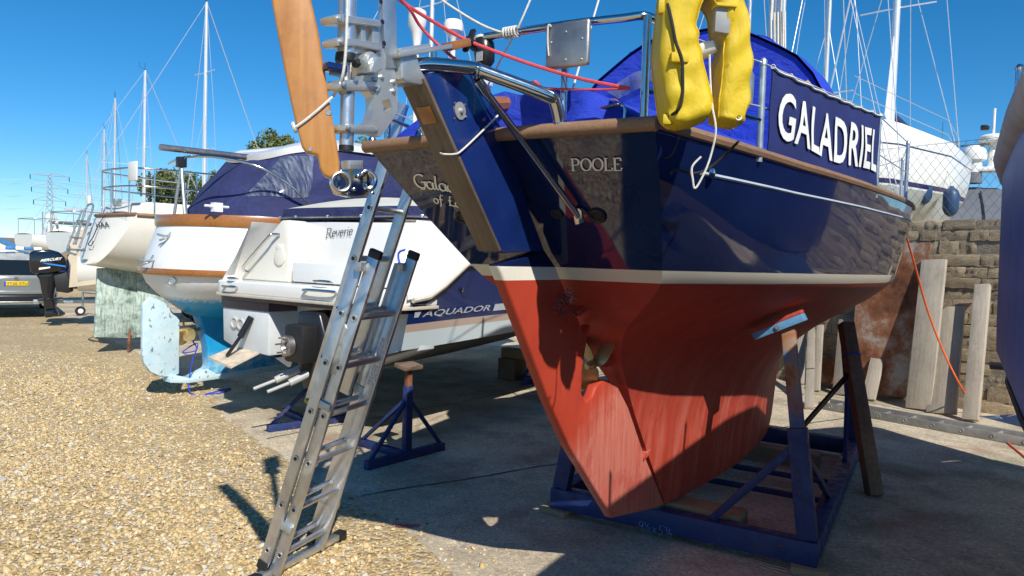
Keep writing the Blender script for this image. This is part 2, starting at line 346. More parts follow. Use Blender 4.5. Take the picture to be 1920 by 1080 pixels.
    k.col(k.mix(b.outputs[0], bl, wh)).set(Roughness=.35); k.bump(nz, .05, .01); m['blue_antifoul_hull'] = k.m
    k = N('worn_pale_blue'); nz = k.noise(5, 9, .72); sp = k.noise(15, 6, .7, k.mapping((1, 1, .7)))
    c = k.ramp(nz, [(.3, (.40, .58, .66)), (.5, (.52, .68, .74)), (.7, (.62, .72, .72))])
    c = k.mix(k.ramp(sp, [(.60, (0, 0, 0)), (.64, (.9, .9, .9))]), c, (.05, .10, .12)); c = k.mix(k.ramp(k.noise(2.2, 6, .7), [(.52, (0, 0, 0)), (.8, (.55, .55, .55))]), c, (.33, .40, .36))
    k.col(c).set(Roughness=.7); k.bump(sp, .3, .004); m['worn_pale_blue'] = k.m
    k = N('verdigris'); nz = k.noise(3.2, 9, .75, k.mapping((1, 1, 1.6))); n2 = k.noise(14, 6, .7, k.mapping((1, 3, .5)))
    c = k.ramp(nz, [(.34, (.12, .15, .13)), (.44, (.32, .41, .36)), (.54, (.50, .62, .54)), (.68, (.60, .68, .60))])
    c = k.mix(k.ramp(n2, [(.48, (0, 0, 0)), (.66, (.75, .75, .75))]), c, (.10, .11, .09)); x, y, z = k.sep()
    tp = k.n('MapRange'); k.L(z, tp.inputs[0]); tp.inputs[1].default_value = 1.32; tp.inputs[2].default_value = 1.44; c = k.mix(tp.outputs[0], c, (.045, .08, .085))
    k.col(c).set(Roughness=.75); k.bump(n2, .3, .005); m['verdigris'] = k.m
    # --- rust sheet
    k = N('rust'); a = k.noise(1.8, 9, .72); bb = k.noise(9, 7, .7)
    c = k.ramp(a, [(.36, (.075, .03, .016)), (.47, (.21, .075, .03)), (.54, (.30, .15, .085)), (.62, (.40, .36, .31))])
    c = k.mix(k.ramp(bb, [(.5, (0, 0, 0)), (.7, (.6, .6, .6))]), c, (.23, .075, .028)); k.col(c).set(Roughness=.85); k.bump(bb, .4, .006); m['rust'] = k.m
    k = N('rusty_post'); a = k.noise(7, 8, .7); x, y, z = k.sep()
    f = k.math('ADD', k.math('MULTIPLY', k.math('SUBTRACT', z, .62), 2.2), k.math('SUBTRACT', a, .5), True)
    c = k.mix(f, (.02, .055, .20), k.ramp(k.noise(9, 8, .7), [(.35, (.28, .10, .04)), (.5, (.34, .20, .11)), (.6, (.10, .22, .36)), (.75, (.36, .30, .22))]))
    k.col(c).set(Roughness=.7); k.bump(a, .3, .004); m['rusty_post'] = k.m
    # --- stone
    k = N('stone'); oi = k.n('ObjectInfo'); a = k.noise(7, 9, .72, None); bb = k.noise(38, 6, .7)
    c = k.ramp(a, [(.28, (.21, .158, .098)), (.5, (.37, .295, .20)), (.72, (.52, .44, .32))]); c = k.mix(.8, c, k.ramp(oi.outputs['Random'], [(0, (.72, .68, .62)), (1, (1.3, 1.25, 1.15))]), 'MULTIPLY')
    c = k.mix(k.ramp(k.noise(3.5, 8, .75), [(.62, (0, 0, 0)), (.70, (.6, .6, .6))]), c, (.46, .44, .38)); c = k.mix(k.ramp(k.noise(1.7, 8, .75, k.mapping((1, 1, 1), (0, 0, 0), 'Generated')), [(.5, (0, 0, 0)), (.7, (.55, .55, .55))]), c, (.09, .08, .05))
    k.col(c).set(Roughness=.92); k.bump(k.math('ADD', a, k.math('MULTIPLY', bb, .5)), .8, .02); m['stone'] = k.m
    m['mortar'] = simple('mortar', (.25, .215, .165), .95, 0, .3, 9, .8, 40, .01)
    # --- clear vinyl
    k = N('vinyl'); k.set(Roughness=.12, IOR=1.3); s_ = k.noise(7, 6, .6, k.mapping((1, 5, .5), (0, R(30), 0)))
    k.col(k.ramp(s_, [(.4, (.07, .09, .16)), (.7, (.34, .38, .45))])); k.set(Alpha=k.ramp(s_, [(.4, (.34, .34, .34)), (.75, (.72, .72, .72))])); m['vinyl'] = k.m
    # --- leaves
    k = N('leaf'); ob = k.n('Attribute'); ob.attribute_name = 'rnd'; k.col(k.ramp(ob.outputs['Fac'], [(0, (.06, .085, .022)), (.6, (.13, .155, .042)), (1, (.22, .22, .075))])).set(Roughness=.55); m['leaf'] = k.m
    m['bark'] = simple('bark', (.10, .075, .05), .9, 0, .3, 6, .8, 20, .02)
    # --- pebbles
    k = N('pebble'); ob = k.n('Attribute'); ob.attribute_name = 'rnd'
    c = k.ramp(ob.outputs['Fac'], [(0, (.27, .185, .085)), (.10, (.42, .295, .13)), (.36, (.54, .39, .18)), (.62, (.61, .46, .235)), (.82, (.66, .54, .33)), (.92, (.55, .51, .44)), (1, (.38, .37, .35))])
    c = k.mix(.3, c, k.ramp(k.noise(60, 4, .6), [(.3, (.75, .7, .62)), (.7, (1.2, 1.15, 1.1))]), 'MULTIPLY'); k.col(c).set(Roughness=.72); m['pebble'] = k.m
    # --- ground under and beyond the pebbles
    k = N('gravel_ground'); vo = k.n('TexVoronoi'); vo.inputs['Scale'].default_value = 34; k.L(k.co.outputs['Object'], vo.inputs['Vector'])
    vs = k.n('SeparateColor'); k.L(vo.outputs['Color'], vs.inputs[0])
    c = k.ramp(vs.outputs[0], [(0, (.25, .18, .09)), (.35, (.44, .325, .16)), (.7, (.57, .435, .235)), (.92, (.62, .52, .34)), (1, (.40, .39, .36))])
    big = k.noise(.35, 6, .6); c = k.mix(.7, c, k.ramp(big, [(.3, (.8, .74, .66)), (.5, (1, 1, 1)), (.7, (1.12, 1.1, 1.04))]), 'MULTIPLY')
    c = k.mix(k.ramp(k.noise(1.1, 8, .72), [(.46, (0, 0, 0)), (.60, (.9, .9, .9))]), c, (.40, .30, .17))
    k.col(c).set(Roughness=.9); k.bump(vo.outputs['Distance'], .8, .02); k.b.inputs['Normal'].links[0].from_node.invert = True; m['gravel_ground'] = k.m
    # --- concrete
    k = N('concrete'); a = k.noise(1.1, 9, .66); f = k.noise(38, 8, .8); st = k.noise(2.3, 8, .72); ag = k.n('TexVoronoi'); ag.inputs['Scale'].default_value = 70; k.L(k.co.outputs['Object'], ag.inputs['Vector'])
    br = k.n('TexWave'); br.inputs['Scale'].default_value = 9; br.inputs['Distortion'].default_value = 5; br.inputs['Detail'].default_value = 5; br.inputs['Detail Scale'].default_value = 2
    k.L(k.mapping((1, 1, 1), (0, 0, R(-52))), br.inputs['Vector'])
    c = k.ramp(a, [(.28, (.36, .305, .22)), (.5, (.53, .455, .335)), (.72, (.66, .575, .43))])
    c = k.mix(.85, c, k.ramp(f, [(.3, (.50, .48, .46)), (.5, (1, 1, 1)), (.7, (1.45, 1.4, 1.3))]), 'MULTIPLY')
    sc_ = k.n('SeparateColor'); k.L(ag.outputs['Color'], sc_.inputs[0]); c = k.mix(.55, c, k.ramp(sc_.outputs[0], [(0, (.6, .58, .55)), (.5, (1, 1, 1)), (.93, (1.15, 1.12, 1.05)), (1, (1.8, 1.7, 1.5))]), 'MULTIPLY')
    c = k.mix(k.ramp(st, [(.50, (0, 0, 0)), (.70, (.6, .6, .6))]), c, (.17, .135, .095))
    c = k.mix(k.ramp(k.noise(1.7, 6, .6, k.mapping((1, 1, 1), (0, 0, 1))), [(.52, (0, 0, 0)), (.68, (.5, .5, .5))]), c, (.30, .135, .095))
    c = k.mix(k.ramp(k.noise(.9, 5, .6, k.mapping((1, 1, 1), (0, 0, 2))), [(.52, (0, 0, 0)), (.66, (.5, .5, .5))]), c, (.165, .165, .085))
    rid = k.ramp(k.noise(.8, 3), [(.54, (0, 0, 0)), (.66, (1, 1, 1))])
    hh = k.math('ADD', k.math('MULTIPLY', f, .5), k.math('MULTIPLY', k.math('MULTIPLY', br.outputs['Fac'], rid), .8))
    k.col(c).set(Roughness=.88); k.bump(hh, .9, .016); m['concrete'] = k.m
build_materials()

# ------------------------------------------------------------------ lettering
def text2d(body, bold=0.0, shear=0.0, space=1.0):
    cu = bpy.data.curves.new('t', 'FONT'); cu.body = body; cu.size = 1; cu.offset = bold; cu.shear = shear; cu.space_character = space; cu.resolution_u = 4
    o = bpy.data.objects.new('t', cu); COL.objects.link(o)
    me = o.to_mesh(); vs = [(v.co.x, v.co.y) for v in me.vertices]; fs = [tuple(p.vertices) for p in me.polygons]
    o.to_mesh_clear(); bpy.data.objects.remove(o); bpy.data.curves.remove(cu)
    x0 = min(v[0] for v in vs); x1 = max(v[0] for v in vs); y0 = min(v[1] for v in vs); y1 = max(v[1] for v in vs)
    return [((x - x0) / (x1 - x0), (y - y0) / (y1 - y0)) for x, y in vs], fs
def letters(name, body, fn, mat, parent, cuts=0, **kw):
    """fn maps the unit rectangle to 3-D; the letter sheet sits a little proud of its surface"""
    vs, fs = text2d(body, **kw)
    if cuts:
        bm = bmesh.new(); q = [bm.verts.new((x, y, 0)) for x, y in vs]
        for f in fs:
            try: bm.faces.new([q[i] for i in f])
            except ValueError: pass
        bmesh.ops.triangulate(bm, faces=bm.faces[:])
        for _ in range(cuts): bmesh.ops.subdivide_edges(bm, edges=[e for e in bm.edges if e.calc_length() > .03], cuts=1); bmesh.ops.triangulate(bm, faces=bm.faces[:])
        bm.verts.index_update(); vs = [(v.co.x, v.co.y) for v in bm.verts]; fs = [tuple(v.index for v in f.verts) for f in bm.faces]; bm.free()
    return MB().add([fn(x, y) for x, y in vs], fs).build(name, mat, parent, smooth=0)
def quadmap(a, b, c, d):
    """bilinear map: a lower left, b lower right, c upper right, d upper left"""
    a, b, c, d = [Vector(q) for q in (a, b, c, d)]
    return lambda x, y: (a * (1 - x) + b * x) * (1 - y) + (d * (1 - x) + c * x) * y
def arc(cx, cy, rx, ry, a0, a1, n=12): return [(cx + rx * math.cos(R(a0 + (a1 - a0) * i / n)), cy + ry * math.sin(R(a0 + (a1 - a0) * i / n))) for i in range(n + 1)]
SER = {  # serif capitals and small letters as pen strokes: (advance, strokes)
 'P': (.72, [[(.14, 0), (.14, 1)], [(.02, 0), (.28, 0)], [(.02, 1), (.2, 1)], [(.14, 1)] + arc(.36, .74, .26, .26, 90, -90) + [(.14, .48)]]),
 'O': (.86, [arc(.42, .5, .36, .5, 60, 420, 24)]),
 'L': (.66, [[(.14, 0), (.14, 1)], [(.02, 1), (.28, 1)], [(.02, 0), (.58, 0), (.6, .22)]]),
 'E': (.70, [[(.14, 0), (.14, 1)], [(.02, 1), (.54, 1), (.56, .8)], [(.14, .52), (.44, .52)], [(.02, 0), (.58, 0), (.62, .22)]]),
 'R': (.72, [[(.1, 0), (.16, 1)], [(.0, 0), (.24, 0)], [(.05, 1), (.2, 1)], [(.16, 1)] + arc(.36, .75, .24, .25, 90, -90) + [(.14, .5)], [(.34, .5), (.66, 0), (.72, 0)]]),
 'e': (.46, [[(.08, .34), (.38, .36)] + arc(.24, .33, .17, .32, 10, 310, 16)]),
 'v': (.46, [[(.04, .64), (.22, 0), (.44, .66)], [(0, .64), (.12, .64)]]),
 'r': (.36, [[(.1, 0), (.14, .64)], [(.04, .62), (.14, .64)], [(.13, .42), (.22, .6), (.36, .62)]]),
 'i': (.24, [[(.1, 0), (.14, .64)], [(.04, .62), (.14, .64)], [(.16, .86), (.18, .92)]]),
}
SCRIPT = {
 'G': (.80, [arc(.46, .5, .40, .5, 55, 300, 20) + [(.72, .16), (.72, .48)], [(.5, .44), (.88, .50)], [(.72, .2), (.60, -.10), (.36, -.08)]]),
 'a': (.52, [arc(.24, .27, .2, .27, 60, 400, 16), [(.44, .54), (.42, .08), (.54, .02)]]),
 'l': (.28, [[(.16, 1.05), (.1, .5), (.12, .08), (.26, .03)]]),
 'd': (.56, [arc(.24, .27, .2, .27, 60, 400, 16), [(.52, 1.12), (.44, .5), (.44, .06), (.56, .02)]]),
 'r': (.40, [[(.1, .54), (.12, 0)], [(.12, .34), (.24, .52), (.38, .5)]]),
 'i': (.26, [[(.12, .54), (.12, .06), (.24, .02)], [(.13, .78), (.15, .84)]]),
 'e': (.46, [[(.08, .26), (.38, .32)] + arc(.24, .28, .18, .27, 15, 315, 14)]),
 'o': (.48, [arc(.23, .27, .19, .27, 90, 450, 18)]),
 'f': (.40, [[(.46, .98), (.32, 1.08), (.22, .8), (.16, 0), (.06, -.3)], [(.04, .5), (.4, .54)]]),
 'L': (.62, [[(.42, 1.0), (.28, 1.06), (.22, .6), (.18, .06), (.06, .02), (.3, .1), (.6, .0)], [(.08, .55), (.36, .6)]]),
 'n': (.52, [[(.08, .54), (.1, 0)], [(.1, .36), (.28, .54), (.4, .44), (.4, .06), (.5, .02)]]), ' ': (.4, []),
}
NUM = {'9': (.6, [arc(.26, .7, .2, .26, 10, 370, 14) + [(.44, .3), (.36, 0)]]), '1': (.2, [[(.06, .9), (.1, 1), (.1, .55)]]), '/': (.2, [[(0, .2), (.26, .9)]]), '2': (.4, [arc(.14, .36, .13, .12, 160, -40, 8) + [(.02, 0), (.32, 0)]]),
       'x': (.8, [[(.2, .1), (.55, .62)], [(.2, .62), (.55, .1)]]), '5': (.6, [[(.46, 1), (.12, 1), (.1, .58)] + arc(.22, .3, .22, .28, 90, -140, 12)]), "'": (.18, [[(.04, 1), (.08, .86)]])}
def pen(name, body, font, fn, height, mat, parent, thick=.16, thin=.05, nib=25, slant=0, sq=1.0):
    x = 0; strokes = []
    for ch in body:
        adv, st = font[ch]
        for s in st: strokes.append([((p[0] + x) * sq + slant * p[1], p[1]) for p in s])
        x += adv
    mb = MB(); lift = 0
    for s in strokes:
        L, Rr = [], []
        for i, p in enumerate(s):
            a = s[max(i - 1, 0)]; b = s[min(i + 1, len(s) - 1)]; dx, dy = b[0] - a[0], b[1] - a[1]; l = math.hypot(dx, dy) or 1; dx /= l; dy /= l
            w = (thin + (thick - thin) * abs(math.sin(math.atan2(dy, dx) - R(nib)))) / 2
            L.append((p[0] - dy * w, p[1] + dx * w)); Rr.append((p[0] + dy * w, p[1] - dx * w))
        k = len(s); lift += .00025
        vs = [fn(q[0] * height, q[1] * height, lift) for q in L + Rr]
        mb.add(vs, [(i, i + 1, k + i + 1, k + i) for i in range(k - 1)])
    return mb.build(name, mat, parent, smooth=0)
def planefn(o, ex, ey, off=.003):
    o, ex, ey = Vector(o), Vector(ex).normalized(), Vector(ey).normalized(); n = ex.cross(ey).normalized()
    return lambda x, y, l=0: o + ex * x + ey * y + n * (off + l)

# ------------------------------------------------------------------ ground
def ground():
    mb = MB(); S = 2500
    xs = [-S, -300, -60, -20, 20, 60, 300, S]; ys = [-60, -10, 0, 10, 30, 80, 300, S]
    mb.grid([[(x, y, 0) for x in xs] for y in ys])
    tag(mb.build('ground', MAT['gravel_ground'], smooth=0), kind='structure')
    # concrete hardstanding with a broken edge towards the gravel
    edge = [(.35, 1.0), (-.02, 3.1), (-.27, 3.74), (-.63, 4.39), (-1.14, 4.84), (-1.96, 5.96), (-3.0, 7.3), (-3.6, 8.6), (-5.6, 10.9), (-9.5, 15.5), (-14, 21)]
    P = []
    for (a, b) in zip(edge[:-1], edge[1:]):
        n = max(2, int(math.hypot(b[0] - a[0], b[1] - a[1]) / .06))
        for i in range(n):
            t = i / n; P.append((lerp(a[0], b[0], t) + random.gauss(0, .018), lerp(a[1], b[1], t) + random.gauss(0, .018)))
    poly = P + [(-8, 30), (10, 30), (10, -3), (.5, -3)]
    mb = MB(); mb.add([(p[0], p[1], .004) for p in poly] + [(p[0], p[1], -.05) for p in poly], [tuple(range(len(poly)))] + [(i, (i + 1) % len(poly), len(poly) + (i + 1) % len(poly), len(poly) + i) for i in range(len(poly))])
    tag(mb.build('concrete_pavement', MAT['concrete'], smooth=0), kind='structure')
    # expansion joints: grit filled strips, slightly wandering
    grit = simple('joint_grit', (.07, .06, .048), .95, 0, .4, 40, .6, 60)
    for a, b in (((-1.02, 4.95), (3.9, 8.1)), ((.12, 3.35), (3.2, 2.2)), ((-2.2, 6.4), (2.2, 11.6))):
        n = 60; L_, R_ = [], []; d = Vector((b[0] - a[0], b[1] - a[1], 0)).normalized(); p = Vector((-d.y, d.x, 0))
        for i in range(n + 1):
            q = i / n; c = Vector((lerp(a[0], b[0], q), lerp(a[1], b[1], q), .0078)) + p * (.012 * math.sin(q * 31) + random.gauss(0, .004)); w = .005 + .006 * random.random(); L_.append(c + p * w); R_.append(c - p * w)
        tag(MB().grid([L_, R_]).build('pavement_joint', grit, None, smooth=0), kind='structure')
    # pebbles
    ed = np.array(edge)
    def side(x, y):   # signed distance to the concrete edge, > 0 on the gravel
        ex = np.interp(y, ed[:, 1], ed[:, 0]); return (ex - x) * .72
    n = 175000
    Y = 3.0 + (RNG.random(n) ** 1.25) * 9.5; X = -(RNG.random(n)) * (Y * .80 + .2) + .4
    sd = side(X, Y); dens = np.clip(sd / .75, 0, 1) ** .8
    pn = np.sin(X * 2.1 + 1.3 * np.sin(Y * 1.7)) * np.cos(Y * 1.4 + X) * .5 + .5
    dens = dens * np.where(Y > 8.5, np.clip((11.5 - Y) / 3, 0, 1), 1) * (.35 + .65 * pn) * np.where(np.abs(((X * .62 + Y * .78) * .55) % 1.0 - .5) < .10, .55, 1.0); dens = np.maximum(dens, np.where((sd > -.35) & (sd <= .2), .05, 0))
    keep = (RNG.random(n) < dens) & (X > -Y * .80 - .3); X, Y = X[keep], Y[keep]; n = len(X)
    near = 1.0
    sz = np.clip(RNG.lognormal(-4.86, .42, n), .003, .027)
    ang = RNG.random(n) * 6.283; el = .6 + RNG.random(n) * .5; hgt = sz * (.35 + RNG.random(n) * .5)
    K = 6; V = np.zeros((n, 2 * K + 1, 3))
    for k in range(K):
        a = k * 2 * math.pi / K + RNG.normal(0, .16, n); rr = sz * (1 + RNG.normal(0, .16, n)); rt = rr * (.55 + RNG.random(n) * .3)
        for j, (rad, zz) in enumerate(((rr, -.1 * hgt), (rt, hgt * (.75 + RNG.random(n) * .3)))):
            x0 = np.cos(a) * rad; y0 = np.sin(a) * rad * el
            V[:, j * K + k, 0] = X + x0 * np.cos(ang) - y0 * np.sin(ang); V[:, j * K + k, 1] = Y + x0 * np.sin(ang) + y0 * np.cos(ang); V[:, j * K + k, 2] = zz
    V[:, 2 * K, 0] = X; V[:, 2 * K, 1] = Y; V[:, 2 * K, 2] = hgt * 1.02
    tx = RNG.normal(0, .28, n)[:, None]; ty = RNG.normal(0, .28, n)[:, None]
    V[:, :, 2] += (V[:, :, 0] - X[:, None]) * tx + (V[:, :, 1] - Y[:, None]) * ty + .003
    tri = []
    for k in range(K):
        k2 = (k + 1) % K; tri += [(k, k2, K + k2), (k, K + k2, K + k), (K + k, K + k2, 2 * K)]
    tri = np.array(tri); Fc = (np.arange(n)[:, None, None] * (2 * K + 1) + tri[None]).reshape(-1, 3)
    me = bpy.data.meshes.new('gravel'); me.vertices.add(n * (2 * K + 1)); me.vertices.foreach_set('co', V.reshape(-1)); me.loops.add(len(Fc) * 3); me.loops.foreach_set('vertex_index', Fc.reshape(-1).astype(np.int32))
    me.polygons.add(len(Fc)); me.polygons.foreach_set('loop_start', np.arange(0, len(Fc) * 3, 3, dtype=np.int32)); me.polygons.foreach_set('loop_total', np.full(len(Fc), 3, dtype=np.int32))
    at = me.attributes.new('rnd', 'FLOAT', 'POINT'); at.data.foreach_set('value', np.repeat(RNG.random(n), 2 * K + 1).astype(np.float32)); me.update(); me.materials.append(MAT['pebble'])
    o = bpy.data.objects.new('gravel', me); COL.objects.link(o); tag(o, 'loose golden gravel of small flint chips', 'gravel', kind='stuff')
    # red paint dab and small stones on the slab
    q = G(762, 985, .008); mb = MB(); pts = [(q.x + math.cos(t) * .085 * (1 + .25 * math.sin(3 * t)) * 1.0, q.y + math.sin(t) * .035 * (1 + .3 * math.cos(2 * t)), .0075) for t in np.linspace(0, 6.1, 16)]
    mb.add(pts, [tuple(range(16))]); tag(mb.build('paint_dab', simple('red_dab', (.42, .12, .10), .9, 0, .3, 40), smooth=0), 'small dab of red antifouling paint on the sunlit concrete', 'paint mark')
ground()

# ------------------------------------------------------------------ stone wall with chain link fence
WV = Vector((.62, -.785, 0)).normalized(); WN = Vector((-.785, -.62, 0)).normalized(); WP = Vector((5.25, 9.4, 0)); WH = 2.38
def wall():
    fr_loc = WP - WV * 4.4; rz = math.atan2(WV.y, WV.x)
    t = thing('stone_wall', 'rough brown stone block wall behind the leaning planks', 'wall', loc=fr_loc, rz=rz)
    # local x along wall, local -y?: WN must be the visible side
    side = 1 if Vector((-WV.y, WV.x, 0)).dot(WN) > 0 else -1
    L = 8.4; MB().box((L / 2, -side * .152, WH / 2 - .01), (L, .28, WH - .02)).build('mortar_core', MAT['mortar'], t, smooth=0)
    meshes = []
    for q in range(7):
        mb = MB(); nx, nz = 7, 4; rows = []
        for j in range(nz + 1):
            r = []
            for i in range(nx + 1):
                e = min(i, nx - i) == 0 or min(j, nz - j) == 0
                r.append(((i / nx - .5) + (random.uniform(-.02, .02) if i in (0, nx) else random.uniform(-.03, .03)), side * (random.uniform(-.006, .003) if e else random.uniform(-.006, .018)), (j / nz - .5) + random.uniform(-.07, .07)))
            rows.append(r)
        mb.grid(rows)
        bd = [(r[0], r[1]) for r in []]
        # skirt to give each stone its depth
        per = [rows[0][i] for i in range(nx + 1)] + [rows[j][nx] for j in range(1, nz + 1)] + [rows[nz][i] for i in range(nx - 1, -1, -1)] + [rows[j][0] for j in range(nz - 1, 0, -1)]
        back = [(p[0] * .97, -side * .06, p[2] * .97) for p in per]; mb.grid([per, back], True)
        o = mb.build('stone', MAT['stone'], t, smooth=14, weld=True); meshes.append(o.data); bpy.data.objects.remove(o)
    H0 = .152; z = 0.0; row = 0
    while z < WH - .05:
        h = min(H0 * random.uniform(.86, 1.14), WH - z); x = -random.uniform(0, .35)
        while x < L:
            w = random.choice((.22, .3, .36, .42, .5, .6)) * random.uniform(.9, 1.1); o = bpy.data.objects.new('stone', random.choice(meshes)); COL.objects.link(o); o.parent = t
            o.location = (x + w / 2, side * random.uniform(-.018, .012), z + h / 2); o.scale = (w - .006, random.uniform(.5, 1.2), h - random.uniform(.001, .007)); o.rotation_euler = (0, random.uniform(-.018, .018), 0); x += w
        z += h
    # fence
    f = thing('chain_link_fence', 'grey chain link mesh fence on top of the stone wall', 'fence', loc=fr_loc + Vector((0, 0, WH)), rz=rz)
    mb = MB(); FH = 1.02; p = .115; y0 = -side * .12; n = int((L + FH) / p)
    for i in range(-int(FH / p * .6), n):
        for d in (1, -1):
            x0 = i * p + (0 if d > 0 else p * .0); run = FH * .72
            a = Vector((x0 if d > 0 else x0 + run, y0 + d * .0022, .02)); b = Vector((x0 + run if d > 0 else x0, y0 + d * .0022, FH))
            # clip to wall length
            pts = []
            if max(a.x, b.x) < 0 or min(a.x, b.x) > L: continue
            mb.tube([a, (a + b) / 2, b], .0023, 3, False)
    ob = mb.build('wire_mesh', MAT['fence_wire'], f, smooth=0); tag(ob, kind='stuff')
    MB().tube([(0, y0, FH), (L / 2, y0, FH - .015), (L, y0, FH)], .003, 5).build('top_wire', MAT['fence_wire'], f)
    for x in (.25, 3.4, 7.9): MB().tube([(x, y0 - side * .03, -.1), (x, y0 - side * .03, FH + .06)], .024, 8).build('post', MAT['galv'], f)
wall()

# ------------------------------------------------------------------ the navy yacht
_v0 = Vector((.508, .862, 0)).normalized(); _u0 = Vector((_v0.y, -_v0.x, 0))
CR = Frame(1.019, 4.288, .508, .862)                       # cradle frame
_o = Vector((1.019, 4.288, 0)) - _u0 * .08; _vv = (_v0 + .036 * _u0)
GA = Frame(_o.x, _o.y, _vv.x, _vv.y)                       # yacht frame, origin under the heel of the keel
def zsheer(a): return itp(a, [0, .15, .35, .5, .7, .85, 1], [2.162, 2.158, 2.172, 2.196, 2.25, 2.32, 2.42])
def zkeel(a): return lerp(.21, .145, a)
def s_aft(z): return itp(z, [.1, .21, 1.062, 1.40, 1.684, 2.162, 2.4], [.14, .05, -.676, -1.06, -1.385, -1.925, -2.19])
def s_fwd(z): return itp(z, [.1, .145, .3, .66, 1.0, 1.25, 1.45, 1.65, 2.0, 2.35], [2.8, 2.88, 3.0, 3.15, 3.45, 3.95, 4.45, 4.9, 5.45, 5.85])
AX = [0, .06, .12, .2, .28, .36, .44, .52, .6, .68, .76, .84, .91, .96, 1]
HS = [.645, .745, .835, .94, 1.035, 1.105, 1.15, 1.168, 1.15, 1.08, .95, .74, .48, .26, .02]
HW = [.475, .62, .735, .85, .955, 1.03, 1.075, 1.085, 1.05, .965, .815, .59, .35, .17, .012]
KT = [.028, .05, .07, .09, .105, .115, .12, .12, .115, .105, .09, .07, .05, .035, .01]
KK = [.74, .80, .87, .96, 1.06, 1.18, 1.28, 1.34, 1.34, 1.28, 1.18, 1.06, .96, .9, .85]
def half(a, z):
    zw = 1.655; hs, hw, kt, kk = [itp(a, AX, q) for q in (HS, HW, KT, KK)]; zs = zsheer(a)
    if z >= zw:
        q = (z - zw) / (zs - zw); return lerp(hw, hs, q) + .010 * math.sin(math.pi * q) * min(1, hw * 2)
    d = (zw - z) / kk
    fr = itp(d, [0, .06, .12, .16, .22, .31, .4, .5, .62, .75, .9, 1.05, 1.5], [1, .935, .835, .755, .62, .44, .30, .19, .11, .06, .03, .012, 0])
    return kt * itp(z, [.1, .3, 1.2, 1.6], [.75, 1, 1, 1]) + max(hw - kt, 0) * fr
def hull_pt(a, z, sgn=1, off=0): return Vector((sgn * (half(a, z) + off), lerp(s_aft(z), s_fwd(z), a), z))
def a_of(s, z): return (s - s_aft(z)) / (s_fwd(z) - s_aft(z))
def yacht():
    t = thing('sailing_yacht', 'navy blue sailing yacht with red keel and white boot stripe, standing in a blue cradle', 'yacht', GA)
    NA, NZ = 56, 44; aa = [1 - (1 - (i / NA)) ** 1.0 for i in range(NA + 1)]; rows = []
    def zs_at(a): 
        zs, zk = zsheer(a), zkeel(a); return [lerp(zs, zk, (j / NZ)) for j in range(NZ + 1)]
    for a in aa:
        zz = zs_at(a); rows.append([hull_pt(a, z, 1) for z in zz] + [hull_pt(a, z, -1) for z in reversed(zz)])
    mb = MB(); mb.grid(rows)
    # propeller aperture is left to the rudder; close the transom and the stern post
    zz = zs_at(0); W = 10; tr = []
    for z in zz: tr.append([Vector((lerp(-half(0, z), half(0, z), k / W), s_aft(z) - .0 - .03 * (1 - (2 * k / W - 1) ** 2) * min(1, half(0, z)), z)) for k in range(W + 1)])
    mb2 = MB(); mb2.grid(tr)
    mb.add(mb2.v, mb2.f)
    hull = mb.build('hull', MAT['yacht_hull'], t, smooth=38, weld=.0008)
    # deck
    rows = []
    for i in range(25):
        a = i / 24; zs = zsheer(a) - .012; p = hull_pt(a, zsheer(a)); rows.append([Vector((lerp(-p.x, p.x, k / 8) * .995, p.y, zs + .05 * (1 - (k / 4 - 1) ** 2))) for k in range(9)])
    MB().grid(rows).build('deck', MAT['cream_gel'], t)
    # cockpit coaming and coachroof
    mb = MB()
    def house(y0, y1, w0, w1, z0, h, n=10, mat='white_gel', name='coachroof'):
        rows = []
        for i in range(n + 1):
            q = i / n; y = lerp(y0, y1, q); w = lerp(w0, w1, q); hh = h * (1 - .25 * q) * (1 if 0 < i < n else .02)
            rows.append([(-w, y, z0), (-w * .94, y, z0 + hh * .85), (-w * .5, y, z0 + hh), (0, y, z0 + hh * 1.06), (w * .5, y, z0 + hh), (w * .94, y, z0 + hh * .85), (w, y, z0)])
        return MB().grid(rows).build(name, MAT[mat], t)
    house(.75, 3.4, .72, .38, 2.08, .34)
    # teak toe rail along the sheer and the taffrail on the transom
    for sg in (1, -1):
        MB().tube([hull_pt(a, zsheer(a), sg, -.006) + Vector((0, 0, .018)) for a in np.linspace(0.0, .985, 60)], .021, 8, flat=1.1).build('toe_rail', MAT['teak'], t)
        MB().tube([hull_pt(a, zsheer(a) - .105 + .01 * a, sg, -.003) for a in np.linspace(.036, .96, 60)], .0085, 6).build('cove_moulding', simple('cove', (.42, .47, .53), .6), t)
    pts = [Vector((x, s_aft(2.162) - .012 - .03 * (1 - (x / .645) ** 2), 2.172)) for x in np.linspace(-.655, .655, 24)]
    MB().tube(pts, .026, 10, flat=1.0).build('taffrail', MAT['teak'], t)
    # ---- rudder: thin blade hung on the raked stern post
    def zy(px, py): p = GA.T(px, py, 0); return (p.y, p.z)
    blade = [zy(1140, 970), (-.76, .375), zy(1060, 838), zy(1020, 750), zy(975, 630), zy(930, 512), zy(923, 496), (-1.56, 1.76), (-1.46, 1.69), (-1.36, 1.58), (-1.16, 1.38), zy(1100, 606)]
    ap = [zy(1092, 640), zy(1084, 690), zy(1082, 735), zy(1090, 752), zy(1103, 742), zy(1110, 722), zy(1122, 711), zy(1135, 712), zy(1150, 722)]
    blade += [(q[0] - .004, q[1]) for q in ap] + [zy(1170, 762), zy(1200, 850), zy(1237, 940), zy(1238, 946), zy(1215, 953)]
    mb = MB(); mb.prism(blade, (0, 0, 0), (0, 1, 0), (0, 0, 1), .055)
    rud = mb.build('rudder', MAT['rudder_paint'], t, smooth=30, bevel=.012, seg=3)
